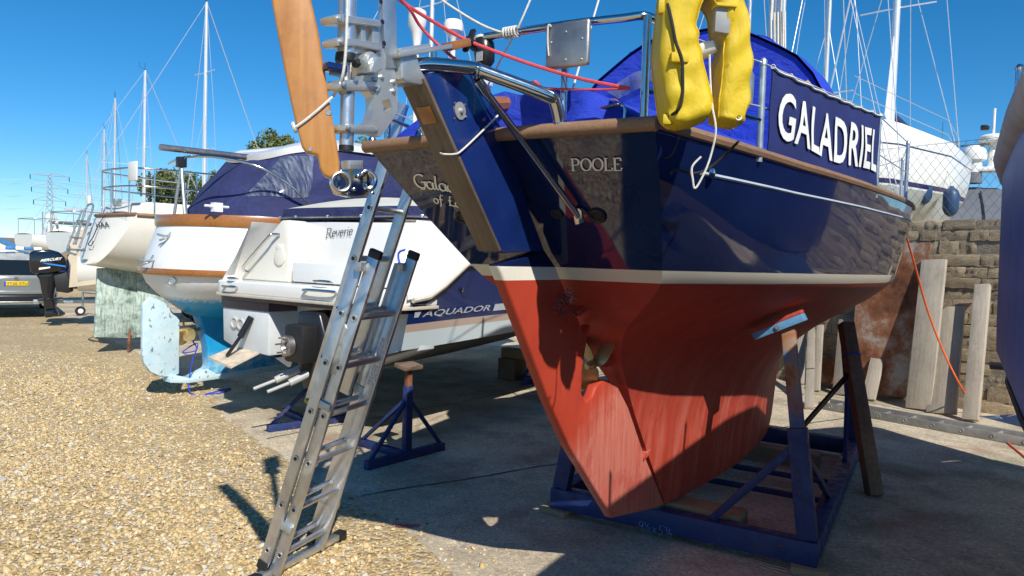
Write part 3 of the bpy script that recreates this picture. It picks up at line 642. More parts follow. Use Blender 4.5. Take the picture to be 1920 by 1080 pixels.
    head = [zy(776, 146), zy(815, 133), zy(868, 131), zy(905, 205), zy(945, 300), zy(972, 390), zy(1003, 470), zy(925, 474), zy(917, 466)]
    MB().prism(head, (0, 0, 0), (0, 1, 0), (0, 0, 1), .098).build('rudder_head', MAT['rudder_head'], rud, bevel=.006)
    e0, e1 = Vector((0, *zy(775, 147))), Vector((0, *zy(920, 468)))
    d = (e1 - e0).normalized(); nrm = Vector((0, -d.z, d.y)); nrm = nrm if nrm.y < 0 else -nrm
    MB().beam(e0 + nrm * .006, e1 + nrm * .006, .100, .014, up=nrm).build('head_edge', MAT['head_edge'], rud, bevel=.003)
    c = GA.T(862, 208, .05); MB().lathe([(.030, 0), (.030, .004), (.010, .005), (.008, .012), (.003, .015)], c, (1, 0, 0), 24).build('pivot_disc', simple('disc_steel', (.55, .53, .5), .42, .6), rud)
    for q in ((853, 193), (872, 196), (852, 222), (874, 219)): MB().lathe([(.004, 0), (.003, .003)], GA.T(*q, .0545), (1, 0, 0), 8).build('screw', MAT['dull_steel'], rud)
    MB().beam(lerp(e0, e1, .13) + nrm * .012, lerp(e0, e1, .22) + nrm * .012, .060, .012, up=nrm).build('tiller_tenon', MAT['varnish'], rud, bevel=.003)
    tp = [GA.T(895, 200, 0), GA.T(925, 195, 0), Vector((0, -1.35, 2.42)), Vector((0, -.85, 2.52))]
    MB().tube(smooth_path(tp, 4), [.032, .032, .031, .030, .029, .028, .027, .026, .025, .024, .023, .021, .02], 8).build('tiller', MAT['varnish'], rud)
    lc = GA.T
    MB().tube(smooth_path([lc(828, 288, -.053), lc(826, 287, .0), lc(832, 289, .053), lc(852, 289, .056), lc(866, 282, .058), lc(905, 245, .06), lc(938, 212, .075)], 5), .0035, 6).build('tie_line', MAT['white_rope'], rud)
    # gudgeon straps and weed
    for zc in (1.50, .62): MB().beam((0, s_aft(zc) - .06, zc - .03), (0, s_aft(zc) + .10, zc + .02), .07, .03).build('gudgeon', MAT['yacht_hull'], rud, bevel=.003)
    mb = MB()
    for i in range(60):
        c = GA.T(1045 + random.gauss(14, 11), 558 + random.gauss(6, 11), .035); mb.lathe([(.001, -.004), (.006, 0), (.001, .006)], c + Vector((random.uniform(0, .02), 0, 0)), (random.random(), random.random(), random.random()), 5)
    tag(MB().add(mb.v, mb.f).build('weed_tuft', simple('weed', (.10, .085, .10), .9, 0, .5, 80), hull, smooth=0), kind='stuff')
    # seam where the rudder meets the keel is real: the blade stops short of the stern post
    # ---- propeller
    pc = GA.T(1112, 682, .0); pr = MB(); pr.lathe([(.012, -.07), (.022, -.05), (.024, .03), (.02, .06)], pc, (0, 1, .12), 14)
    ph = pr.build('propeller', MAT['bronze'], t)
    def blade_mesh(dirv):
        dirv = Vector(dirv).normalized(); ch = dirv.cross(Vector((0, 1, 0))).normalized(); ch = (ch * .8 + Vector((0, .6, 0))).normalized(); rows = []
        for i in range(9):
            q = i / 8; w = .062 * math.sin(math.pi * (.12 + .86 * q)) ** .7; tw = (ch * (1 - .25 * q) + Vector((0, .35 * q, 0))).normalized(); c = Vector(pc) + dirv * (.015 + .150 * q)
            rows.append([c + tw * w * k for k in (-1, -.5, 0, .5, 1)])
        mb = MB(); mb.grid(rows); up = [[p + Vector((0, .006, 0)) for p in r] for r in rows]; mb.grid(up)
        per = lambda rr: [r[0] for r in rr] + rr[-1][1:] + [r[-1] for r in reversed(rr[:-1])] + rr[0][-2:0:-1]
        mb.grid([per(rows), per(up)], True); return mb
    for dv in ((.75, -.15, .66), (-.45, 0, -.9), (-.55, 0, .83)): blade_mesh(dv).build('propeller_blade', MAT['bronze'], ph, weld=True)
    MB().lathe([(.05, .0), (.045, .06), (.03, .10), (.022, .12)], Vector(pc) + Vector((0, .17, .02)), (0, -1, -.12), 14).build('stern_bearing', MAT['yacht_hull'], t)
    # ---- transom outlets
    tn = Vector((0, -.66, -.75)).normalized(); tpl = Vector((0, -1.955, 2.162))
    def TR(px, py, off=.0):
        n = GA.u * 0 + GA.v * .668 + Vector((0, 0, .744)); p = PLN(px, py, GA.w((0, -1.925, 2.162)), n.normalized()); q = GA.l(p); h_ = half(0, q.z); q.y = s_aft(q.z) - .03 * (1 - min(1, (q.x / h_) ** 2)) * min(1, h_); return q + tn * off
    for px, py, r in ((1048, 401, .020), (1122, 404, .029), (868, 408, .026)):
        o = MB(); c = TR(px, py, .002); o.ring(c, tn, r, r * .35, 20, 8); o.lathe([(r * .8, 0), (r * .8, .002)], c, tn, 16); o.build('exhaust_outlet', MAT['black_rubber'], t)
    # ---- lettering on the transom
    ex = Vector((1, 0, 0)); ey = Vector((0, -.668, .744)).normalized(); ey = Vector((0, -.744, .668)); 
    o1 = TR(1074, 317, .006); e = (TR(1167, 315, .006) - o1); eyv = (TR(1072, 295, .006) - TR(1074, 317, .006)).normalized()
    def sl(o, ex_, ey_):
        def fn(x, y, l=0):
            q = Vector(o) + Vector(ex_) * x + Vector(ey_) * y; h_ = half(0, q.z); q.y = s_aft(q.z) - .03 * (1 - min(1, (q.x / h_) ** 2)) * min(1, h_); return q + tn * (.0035 + l)
        return fn
    h = (TR(1072, 295) - TR(1074, 317)).length; wid = e.length / (h * 3.72)
    pen('name_letters', 'POOLE', SER, sl(o1, e.normalized() * wid, eyv), h, MAT['letter_white'], hull, .15, .055, 10)
    o2 = TR(777, 345, .012); e2 = (TR(905, 362, .012) - o2).normalized(); u2 = (TR(770, 322, .012) - o2).normalized(); h2 = (TR(770, 322) - TR(777, 345)).length
    pen('name_script', 'Galadriel', SCRIPT, sl(o2, e2, u2), h2 * 1.08, MAT['letter_white'], hull, .15, .06, 40, .08)
    o3 = TR(812, 374, .016); e3 = (TR(905, 390, .016) - o3).normalized(); u3 = (TR(807, 358, .016) - o3).normalized(); h3 = (TR(807, 358) - o3).length
    pen('home_script', 'of Lorien', SCRIPT, sl(o3, e3, u3), h3 * 1.05, MAT['letter_white'], hull, .15, .06, 40, .08)
    # ---- boomkin: bent stainless tubes reaching aft to the steering gear, with struts to the transom
    P = {}
    for sg in (1, -1):
        pts = [Vector((sg * .30, -1.95, 2.19)), Vector((sg * .295, -1.985, 2.265)), Vector((sg * .275, -2.02, 2.285)), Vector((sg * .12, -2.17, 2.345)), Vector((sg * .095, -2.21, 2.352)), Vector((sg * .035, -2.36, 2.335)), Vector((sg * .0, -2.42, 2.315))]
        MB().tube(smooth_path(pts, 5), .0235, 14).build('boomkin_tube', MAT['stainless'], t)
        MB().lathe([(.03, 0), (.03, .006), (.018, .012)], (sg * .30, -1.95, 2.19), (0, 0, 1), 16).build('foot_flange', MAT['stainless'], t)
        top = Vector((sg * .105, -2.19, 2.315)); bot = TR(1092, 396, .03) if sg > 0 else Vector((-TR(1092, 396, .03).x - .04, TR(1092, 396, .03).y - .03, TR(1092, 396, .03).z + .03))
        st = MB().tube([top, lerp(top, bot, .08), lerp(top, bot, .09), bot], [.019, .019, .0135, .0135], 12).build('strut', MAT['stainless'], t)
        MB().ring(top + Vector((0, 0, .03)), (Vector((-.7 * sg, -.7, .2))), .026, .006, 18, 6).build('strut_clamp', MAT['stainless'], st)
        MB().prism([(-.02, -.03), (.02, -.03), (.02, .02), (.01, .035), (-.01, .035), (-.02, .02)], bot, (1, 0, .25), (0, -.5, .85), .014).build('strut_foot', MAT['stainless'], st, bevel=.003)
        MB().lathe([(.026, 0), (.026, .004)], bot - tn * .022, tn, 14).build('foot_plate', MAT['dull_steel'], st)
    # ---- pushpit
    mb = MB(); zt = 2.548
    for sg in (1, -1):
        c = Vector((sg * .585, -1.88, 0)); p1 = Vector((sg * .30, -1.93, 0))
        MB().tube([(c.x, c.y, 2.18), (c.x, c.y, zt)], .0145, 12).build('pushpit_post', MAT['stainless'], t)
        MB().tube([(p1.x, p1.y, 2.19), (p1.x, p1.y, zt - (.14 if sg > 0 else 0))], .0135, 12).build('pushpit_post', MAT['stainless'], t)
        for q in (c, p1): MB().lathe([(.028, 0), (.028, .006), (.017, .012)], (q.x, q.y, 2.19), (0, 0, 1), 16).build('post_base', MAT['stainless'], t)
        MB().tube([(sg * .585, -1.88, 2.30), (sg * .70, -1.5, 2.31), (sg * .80, -1.17, 2.31)], .010, 8).build('lower_rail', MAT['stainless'], t)
    rail = [(.62, -1.55, zt), (.60, -1.8, zt), (.575, -1.88, zt + .002), (.5, -1.9, zt), (.3, -1.93, zt), (0, -1.945, zt), (-.12, -1.95, zt)]
    MB().tube(smooth_path(rail, 5), .0145, 12).build('pushpit_rail', MAT['stainless'], t)
    MB().tube(smooth_path([(-.585, -1.88, zt), (-.6, -1.8, zt), (-.66, -1.3, zt)], 5), .0145, 12).build('pushpit_rail', MAT['stainless'], t)
    # outboard bracket pad on the post
    a, b_ = GA.S(1026, 48, -1.965), GA.S(1105, 122, -1.965)
    MB().box(((a.x + b_.x) / 2, -1.965, (a.z + b_.z) / 2), (b_.x - a.x, .022, a.z - b_.z)).build('bracket_pad', MAT['dull_steel'], t, bevel=.012, seg=3)
    for q in ((1061, 60), (1091, 72), (1090, 111), (1060, 112), (1033, 80)): MB().lathe([(.0045, 0), (.003, .003)], GA.S(*q, -1.976), (0, -1, 0), 8).build('bolt', MAT['galv'], t)
    # mooring cleats and horn on the taffrail
    c = GA.S(1140, 222, -1.87); MB().tube(smooth_path([c + Vector((-.05, 0, -.02)), c + Vector((-.045, 0, .03)), c + Vector((.03, .0, .045)), c + Vector((.06, 0, .035)), c + Vector((.06, 0, -.02))], 4), .0055, 8).build('eye_loop', MAT['stainless'], t)
    for px, py in ((698, 264), (790, 246)): c = GA.S(px, py, -1.86); MB().lathe([(.02, -.03), (.018, .0), (.012, .012), (.022, .018), (.02, .03)], (c.x, c.y, 2.22), (0, 0, 1), 14).build('mooring_bollard', MAT['stainless'], t)
    # ---- royal blue cover over the cockpit, lumpy cloth
    rows = []; n1, n2 = 26, 18
    for i in range(n1 + 1):
        q = i / n1; y = lerp(-1.86, .95, q); w = lerp(.60, .88, min(1, q * 1.3)); hh = lerp(.21, .36, q ** 1.1)
        r = []
        for k in range(n2 + 1):
            x = lerp(-1, 1, k / n2); prof = (1 - abs(x) ** 2.6) ** .6; wr = .018 * math.sin(9 * x + 5 * y) * math.sin(7 * y + 2 * x) + .012 * math.sin(19 * x - 8 * y)
            r.append((x * w, y + .02 * math.sin(8 * x), 2.14 + hh * prof + wr * prof))
        rows.append(r)
    rows.insert(0, [(p[0], p[1] - .01, 2.13) for p in rows[0]])
    MB().grid(rows).build('cockpit_cover', MAT['royal_canvas'], t, smooth=80)
    # ---- spray hood dome
    rows = []
    for i in range(19):
        q = i / 18; y = lerp(.25, 1.95, q); pr = max(math.sin(math.pi * min(1, .36 + .64 * q ** 1.1)), 0) ** .55; hh = 1.10 * pr + .02
        rows.append([(math.cos(math.pi * k / 20) * (.76 + .16 * pr), y, 2.14 + hh * (math.sin(math.pi * k / 20)) ** .78 + .012 * math.sin(k * 1.7 + 6 * q)) for k in range(21)])
    hood = MB().grid(rows).build('spray_hood', MAT['royal_canvas'], t, smooth=80)
    r0 = rows[0]; MB().add([(p[0] * .985, p[1] + .02, p[2] - .01) for p in r0], [tuple(range(len(r0)))]).build('hood_back_panel', MAT['royal_canvas'], hood)
    wp = [GA.S(*q, .24) for q in ((1135, 170), (1190, 135), (1225, 128), (1225, 152), (1160, 185))]; MB().add(wp, [tuple(range(5))]).build('hood_window', MAT['vinyl'], hood, smooth=0)
    for k in (7, 13): MB().tube([Vector(r[k]) + Vector((0, 0, .004)) for r in rows[:-1]], .004, 5).build('hood_seam', MAT['royal_canvas'], hood)
    # orange and white safety flash on the hood
    fp = GA.T(1522, 168, .80); MB().box((.80, fp.y, fp.z), (.02, .10, .085), Matrix.Rotation(R(-30), 3, 'Y')).build('safety_patch', simple('patch', (.8, .36, .01), .6), hood, bevel=.003)
    # ---- mast, boom and rigging
    my = 2.62
    rows = [[(math.cos(a) * .052, my + math.sin(a) * .075, z) for a in np.linspace(0, 2 * math.pi, 14, endpoint=False)] for z in (2.3, 11.2)]
    mst = MB().grid(rows, True).build('mast', MAT['alu_mast'], t)
    MB().tube([(-.01, my - .1, 2.9), (-.01, .62, 2.98)], .045, 12).build('boom', MAT['alu_mast'], t)
    for z in (6.4, ): MB().tube([(-.62, my - .06, z), (0, my, z + .05), (.62, my - .06, z)], .014, 8).build('spreader', MAT['alu_mast'], mst)
    for sg in (1, -1):
        MB().tube([(sg * 1.08, my - .1, 2.18), (sg * .62, my - .06, 6.4), (sg * .03, my, 11.0)], .0035, 6).build('shroud', MAT['wire'], mst)
        MB().tube([(sg * 1.06, my - .5, 2.18), (sg * .03, my, 6.4)], .0035, 6).build('shroud', MAT['wire'], mst)
        MB().tube([(sg * 1.05, my + .4, 2.2), (sg * .03, my, 6.4)], .0035, 6).build('shroud', MAT['wire'], mst)
    MB().tube([(.28, -1.9, 2.2), (0, 0, 5.15), (0, my - .05, 11.1)], .004, 6).build('backstay', MAT['white_rope'], mst)
    MB().tube([(0, 5.7, 2.4), (0, my, 11.1)], .0045, 6).build('forestay', MAT['wire'], mst)
    for i in range(7):
        x = random.uniform(-.085, .085); y = my - random.uniform(.07, .13)
        MB().tube(smooth_path([(x, y, 2.75), (x + random.uniform(-.03, .03), y, 3.3), (x * .8, y, 4.5), (x * .4, my - .07, 9)], 4), .0075, 6).build('halyard', MAT['white_rope'], mst)
    for i in range(5):
        x = -.05 + i * .03; zb = 3.15; MB().tube(smooth_path([(x, my - .11, 4.0), (x + .03, my - .13, 3.4), (x + .015, my - .14, zb), (x - .02, my - .14, zb + .12), (x - .01, my - .12, 3.7)], 5), .009, 6).build('rope_coil', MAT['white_rope'], mst)
    # stanchions with guard wires and the name dodger
    stn = [(.80, -1.17, 2.55), (1.065, .53, 2.63), (1.13, 1.9, 2.68), (1.0, 3.3, 2.75)]
    for (x, y, zt_) in stn:
        for sg in (1, -1):
            MB().tube([(sg * x, y, 2.14), (sg * x, y, zt_)], .0135, 10).build('stanchion', MAT['galv'], t)
            MB().lathe([(.016, 0), (.016, .02), (.008, .03)], (sg * x, y, zt_ - .02), (0, 0, 1), 12).build('stanchion_cap', MAT['galv'], t)
    for sg in (1, -1):
        for dz in (0, -.22): MB().tube([(sg * .585, -1.88, 2.53 + dz * .9), (sg * .80, -1.17, 2.54 + dz * .8), (sg * 1.065, .53, 2.62 + dz), (sg * 1.13, 1.9, 2.67 + dz), (sg * 1.0, 3.3, 2.74 + dz), (sg * .62, 4.3, 2.8 + dz)], .004, 6).build('guard_wire', MAT['wire'], t)
    # pulpit
    pts = [(.62, 4.3, 2.32), (.6, 4.35, 2.82), (.3, 5.3, 2.9), (0, 5.62, 2.92), (-.3, 5.3, 2.9), (-.6, 4.35, 2.82), (-.62, 4.3, 2.32)]
    MB().tube(smooth_path(pts, 5), .0135, 10).build('pulpit', MAT['stainless'], t)
    # dodger: hung between guard wire and toe rail, slightly hollow between lashings
    D0, D1 = (.81, -1.13), (1.06, .50)
    def dpt(q, w, off=0.0):
        x = lerp(D0[0], D1[0], q); y = lerp(D0[1], D1[1], q); zb = lerp(2.185, 2.20, q) + .012 * math.sin(q * 9); ztp = lerp(2.528, 2.615, q) - .010 * math.sin(q * math.pi) - .003 * abs(math.sin(q * math.pi * 8)) 
        bul = .008 * math.sin(math.pi * w) * math.sin(math.pi * q * 3 + .5) + .005 * (w ** 3) * math.cos(q * math.pi * 16) + .002 * math.sin(w * 9 + q * 21); return Vector((x + .012 + bul + off, y, lerp(zb, ztp, w)))
    dd = MB(); dd.grid([[dpt(i / 96, k / 14) for k in range(15)] for i in range(97)]); dd.grid([[dpt(i / 96, k / 14, -.004) for k in range(15)] for i in range(97)])
    dod = dd.build('name_dodger', simple('dodger_navy', (.012, .020, .115), .75, 0, .12, 5, .3, 200, .002), t, smooth=80)
    letters('name_letters', 'GALADRIEL', lambda x, y: dpt(.04 + .92 * x, .17 + .60 * y, .010), MAT['letter_white'], dod, cuts=5, bold=.018, space=1.06)
    MB().tube([dpt(q, 1.0, .006) for q in np.linspace(0, 1, 24)], .006, 6).build('lacing', MAT['white_rope'], dod)
    for i in range(9): q = i / 8; MB().ring(dpt(q, 1.0, .002) + Vector((0, 0, .004)), (0, 1, .2), .008, .0022, 10, 5).build('lashing', MAT['white_rope'], dod)
    MB().prism([(-.035, -.07), (.03, -.07), (.045, -.02), (.045, .06), (.0, .07), (-.035, .05)], (.77, -1.24, 2.43), (0, 1, 0), (0, 0, 1), .008).build('shackle_plate', MAT['galv'], t, bevel=.002)
    # starboard fairlead
    MB().lathe([(.02, 0), (.022, .006), (.008, .012)], hull_pt(.045, 2.06, 1, .002), (1, -.3, 0), 14).build('fairlead', MAT['stainless'], t)
    return t
YACHT = yacht()

# ------------------------------------------------------------------ wind vane steering gear (bolted to the yacht)
def wind_vane():
    t = YACHT; s0 = -2.69
    def zy(px, py, tt=0): p = GA.T(px, py, tt); return (p.y, p.z)
    def pr(mb, pts, th, tt=0): return mb.prism([zy(*p) for p in pts], (tt, 0, 0), (0, 1, 0), (0, 0, 1), th)
    AC = MAT['alu_cast']
    # main plate with its triangular window (outer loop slit to the inner loop)
    outer = [(690, 118), (698, 98), (712, 91), (728, 99), (735, 150), (738, 185), (737, 207), (728, 226), (706, 257), (690, 252), (674, 241), (688, 226), (694, 205), (693, 184), (684, 172), (668, 166), (668, 144), (680, 140)]
    inner = [(708, 190), (712, 214), (728, 203), (722, 186)]
    loop = [zy(*p) for p in outer[:4]]; 
    full = [zy(*p) for p in outer[4:]] + [zy(*p) for p in outer[:5]] + [zy(*p) for p in (inner[3], inner[0], inner[1], inner[2], inner[3])]
    full = full[:]  # slit polygon
    mb = MB(); mb.prism(full, (0, 0, 0), (0, 1, 0), (0, 0, 1), .036)
    base = mb.build('steering_gear', AC, t, smooth=0)
    mb = MB()
    for p, th in (([(613, 33), (622, 29), (640, 32), (697, 40), (702, 48), (700, 54), (640, 47), (618, 46)], .062), ([(617, 77), (625, 72), (645, 75), (702, 83), (703, 99), (660, 90), (620, 89)], .062)):
        pr(MB(), p, th).build('clamp_arm', AC, base, bevel=.003)
    pr(MB(), [(689, 47), (702, 50), (704, 96), (690, 92)], .04).build('arm_web', AC, base, bevel=.003)
    pr(MB(), [(668, 48), (677, 50), (678, 84), (669, 83)], .04).build('arm_web', AC, base, bevel=.003)
    for p in ([(623, 156), (630, 150), (692, 155), (692, 172), (640, 173), (624, 168)], [(633, 234), (692, 237), (692, 252), (640, 250), (634, 246)]): pr(MB(), p, .058).build('tube_clamp', AC, base, bevel=.004)
    for q in ((629, 160), (637, 240), (620, 38), (624, 81), (695, 244), (693, 150), (700, 166), (707, 146), (729, 155), (729, 172), (697, 170)):
        MB().lathe([(.0075, 0), (.0075, .006), (.004, .008)], GA.T(*q, .0) + Vector((.032 if q[0] < 660 else .018, 0, 0)), (1, 0, 0), 8).build('bolt', AC, base)
    c = GA.T(681, 121, 0); MB().lathe([(.030, -.045), (.033, -.04), (.033, .035), (.026, .045), (.016, .046), (.016, .052)], c, (1, 0, 0), 22).build('hub', AC, base)
    MB().lathe([(.012, 0), (.012, .02), (.006, .03)], GA.T(667, 120, .045), (1, -.6, 0), 12).build('ball_end', MAT['black_plastic'], base)
    pr(MB(), [(672, 118), (682, 112), (686, 136), (678, 143), (664, 140)], .03, .05).build('bell_crank', AC, base, bevel=.003)
    # strap; black discs on its face paint in the dark of the lightening holes
    st = [(703, -90), (727, -90), (731, -20), (735, 95), (738, 130), (714, 130), (710, 60)]
    sp = pr(MB(), st, .022, .012).build('upright_strap', MAT['alu'], base, bevel=.002)
    for q in ((714, 3), (717, 41), (720, 81), (712, -40)): MB().lathe([(.0075, 0), (.0075, .0012)], GA.T(*q, .0235), (1, 0, 0), 14).build('strap_hole_disc', MAT['black_plastic'], sp)
    pr(MB(), [(733, 106), (748, 97), (762, 101), (772, 136), (786, 156), (771, 162), (742, 158), (735, 150)], .085, .0).build('mount_block', AC, base, bevel=.006)
    # tower tubes
    MB().lathe([(.0262, 2.285), (.0262, 3.30)], (0, s0, 0), (0, 0, 1), 20).build('tower_tube', MAT['alu'], base)
    MB().lathe([(.030, 2.262), (.032, 2.268), (.030, 2.287)], (0, s0, 0), (0, 0, 1), 20).build('boot', MAT['black_rubber'], base)
    MB().lathe([(.017, 2.17), (.021, 2.175), (.021, 2.185), (.018, 2.19), (.0175, 2.225), (.019, 2.262)], (0, s0, 0), (0, 0, 1), 18).build('swivel', MAT['dull_steel'], base)
    MB().lathe([(.0205, 2.025), (.0205, 2.18)], (0, s0 + .008, 0), (0, 0, 1), 20).build('servo_tube', MAT['alu'], base)
    MB().lathe([(.0215, 2.012), (.0215, 2.026)], (0, s0 + .008, 0), (0, 0, 1), 18).build('collar', MAT['black_rubber'], base)
    MB().beam(GA.T(607, 124, -.02), GA.T(645, 132, 0), .05, .02).build('vane_link', MAT['navy_gel'], base, bevel=.003)
    MB().beam(GA.T(618, 137, -.02), GA.T(645, 142, 0), .012, .01).build('vane_link', MAT['dull_steel'], base)
    # head above the frame
    h = MB().box((0, s0, 3.31), (.09, .11, .07)).build('vane_head', AC, base, bevel=.01)
    MB().box((0, s0 + .01, 3.52), (.016, .16, .34)).build('counterweight_arm', AC, base, bevel=.004)
    # hinge at the foot
    fk = pr(MB(), [(646, 301), (674, 301), (672, 318), (648, 318)], .035).build('fork', AC, base, bevel=.003)
    hg = pr(MB(), [(648, 316), (668, 312), (682, 318), (688, 345), (683, 368), (655, 370), (632, 365), (624, 345), (628, 322)], .034).build('hinge_block', MAT['stainless'], base, bevel=.004)
    for px, py, rr in ((640, 341, .029), (641, 342, .0001)):
        if rr > .01: MB().lathe([(.031, -.012), (.031, .006), (.022, .007), (.021, .001)], GA.T(px, py, .018), (1, -.55, 0), 24).build('hinge_cheek', MAT['stainless'], hg); MB().ring(GA.T(px, py, .03), (1, -.55, 0), .026, .004, 24, 8).build('hinge_ring', MAT['dull_steel'], hg)
    MB().ring(GA.T(688, 337, .018), (.9, -.6, 0), .026, .0065, 26, 8).build('latch_ring', MAT['stainless'], hg)
    MB().ring(GA.T(689, 341, .0), (.9, -.6, 0), .024, .006, 26, 8).build('latch_ring', MAT['dull_steel'], hg)
    for q in ((640, 322), (652, 362), (672, 330), (664, 355), (679, 326), (698, 362)): MB().lathe([(.006, 0), (.006, .004), (.003, .006)], GA.T(*q, .02), (1, -.4, 0), 8).build('bolt', MAT['stainless'], hg)
    # stowed wooden servo blade, leaning up and out
    bd = Vector((-.26, -.26, 1.15)).normalized(); bc = (Vector((.68, .70, .3)) - bd * Vector((.68, .70, .3)).dot(bd)).normalized(); bo = Vector((0, -2.70, 1.95)); bn = bc.cross(bd).normalized()
    bnw = GA.u * bn.x + GA.v * bn.y + Vector((0, 0, bn.z))
    def bp(px, py): q = GA.l(PLN(px, py, GA.w(bo), bnw)) - bo; return (q.dot(bc), q.dot(bd))
    pl = [bp(583, 0), bp(597, 60), bp(610, 140), bp(620, 205), bp(630, 260), bp(637, 305), bp(636, 330), bp(622, 337), bp(606, 330), bp(599, 315), bp(596, 293), bp(585, 290), bp(574, 288), bp(566, 276), bp(561, 256), bp(556, 238), bp(548, 205), bp(532, 125), bp(518, 50), bp(509, 0)]
    wR = pl[0][0] - .0; wL = pl[-1][0]; yt = pl[0][1]
    pl = [(wL + .012, 1.16), (wR - .012, 1.16), (wR - .003, 1.0)] + pl + [(wL + .004, 1.0)]
    MB().prism(pl, bo, bc, bd, .034).build('servo_blade', MAT['blade_wood'], base, bevel=.009, seg=3)
    bl = lambda px, py, off: bo + bc * bp(px, py)[0] + bd * bp(px, py)[1] + bn * off
    sg = 1 if (bl(600, 100, .1) - GA.l(CAM)).length < (bl(600, 100, 0) - GA.l(CAM)).length else -1
    for q, r in (((616, 213), .008), ((582, 281), .006)): MB().ring(bl(*q, sg * .0165), bn, r * .8, r * .35, 14, 6).lathe([(r * .8, 0), (r * .8, .001)], bl(*q, sg * .017), bn * sg, 12).build('bolt_hole', MAT['dull_steel'], base)
    cord = [bl(548, 232, -sg * .02), bl(551, 240, sg * .014), bl(560, 238, sg * .021), bl(590, 215, sg * .022), bl(618, 190, sg * .021), bl(626, 178, -sg * .0), GA.T(640, 150, .03), GA.T(646, 120, .045), GA.T(650, 60, .05), GA.T(652, -60, .05)]
    MB().tube(smooth_path(cord, 5), .0042, 7).build('lashing', MAT['white_rope'], base)
    MB().ring(bl(552, 240, sg * .008), bc, .012, .005, 14, 6).build('lashing_knot', MAT['white_rope'], base)
    # tiller control arm going forward, with wooden grip and black clutch
    a, b = GA.T(738, 105, .03), GA.T(815, 95, .03); c2 = GA.T(838, 88, .03); d = GA.T(874, 80, .03)
    MB().beam(a, c2, .05, .016).build('control_arm', AC, base, bevel=.004)
    MB().beam(GA.T(745, 97, .02), GA.T(802, 88, .02), .03, .02).build('control_arm', AC, base, bevel=.004)
    MB().beam(c2, d, .045, .028).build('arm_grip', MAT['varnish'], base, bevel=.004)
    MB().beam(GA.T(872, 96, .03), GA.T(888, 56, .03), .022, .014).build('clutch_lever', MAT['black_plastic'], base, bevel=.004)
    MB().beam(GA.T(878, 74, .04), GA.T(893, 92, .04), .03, .02).build('clutch_lever', MAT['black_plastic'], base, bevel=.004)
wind_vane()

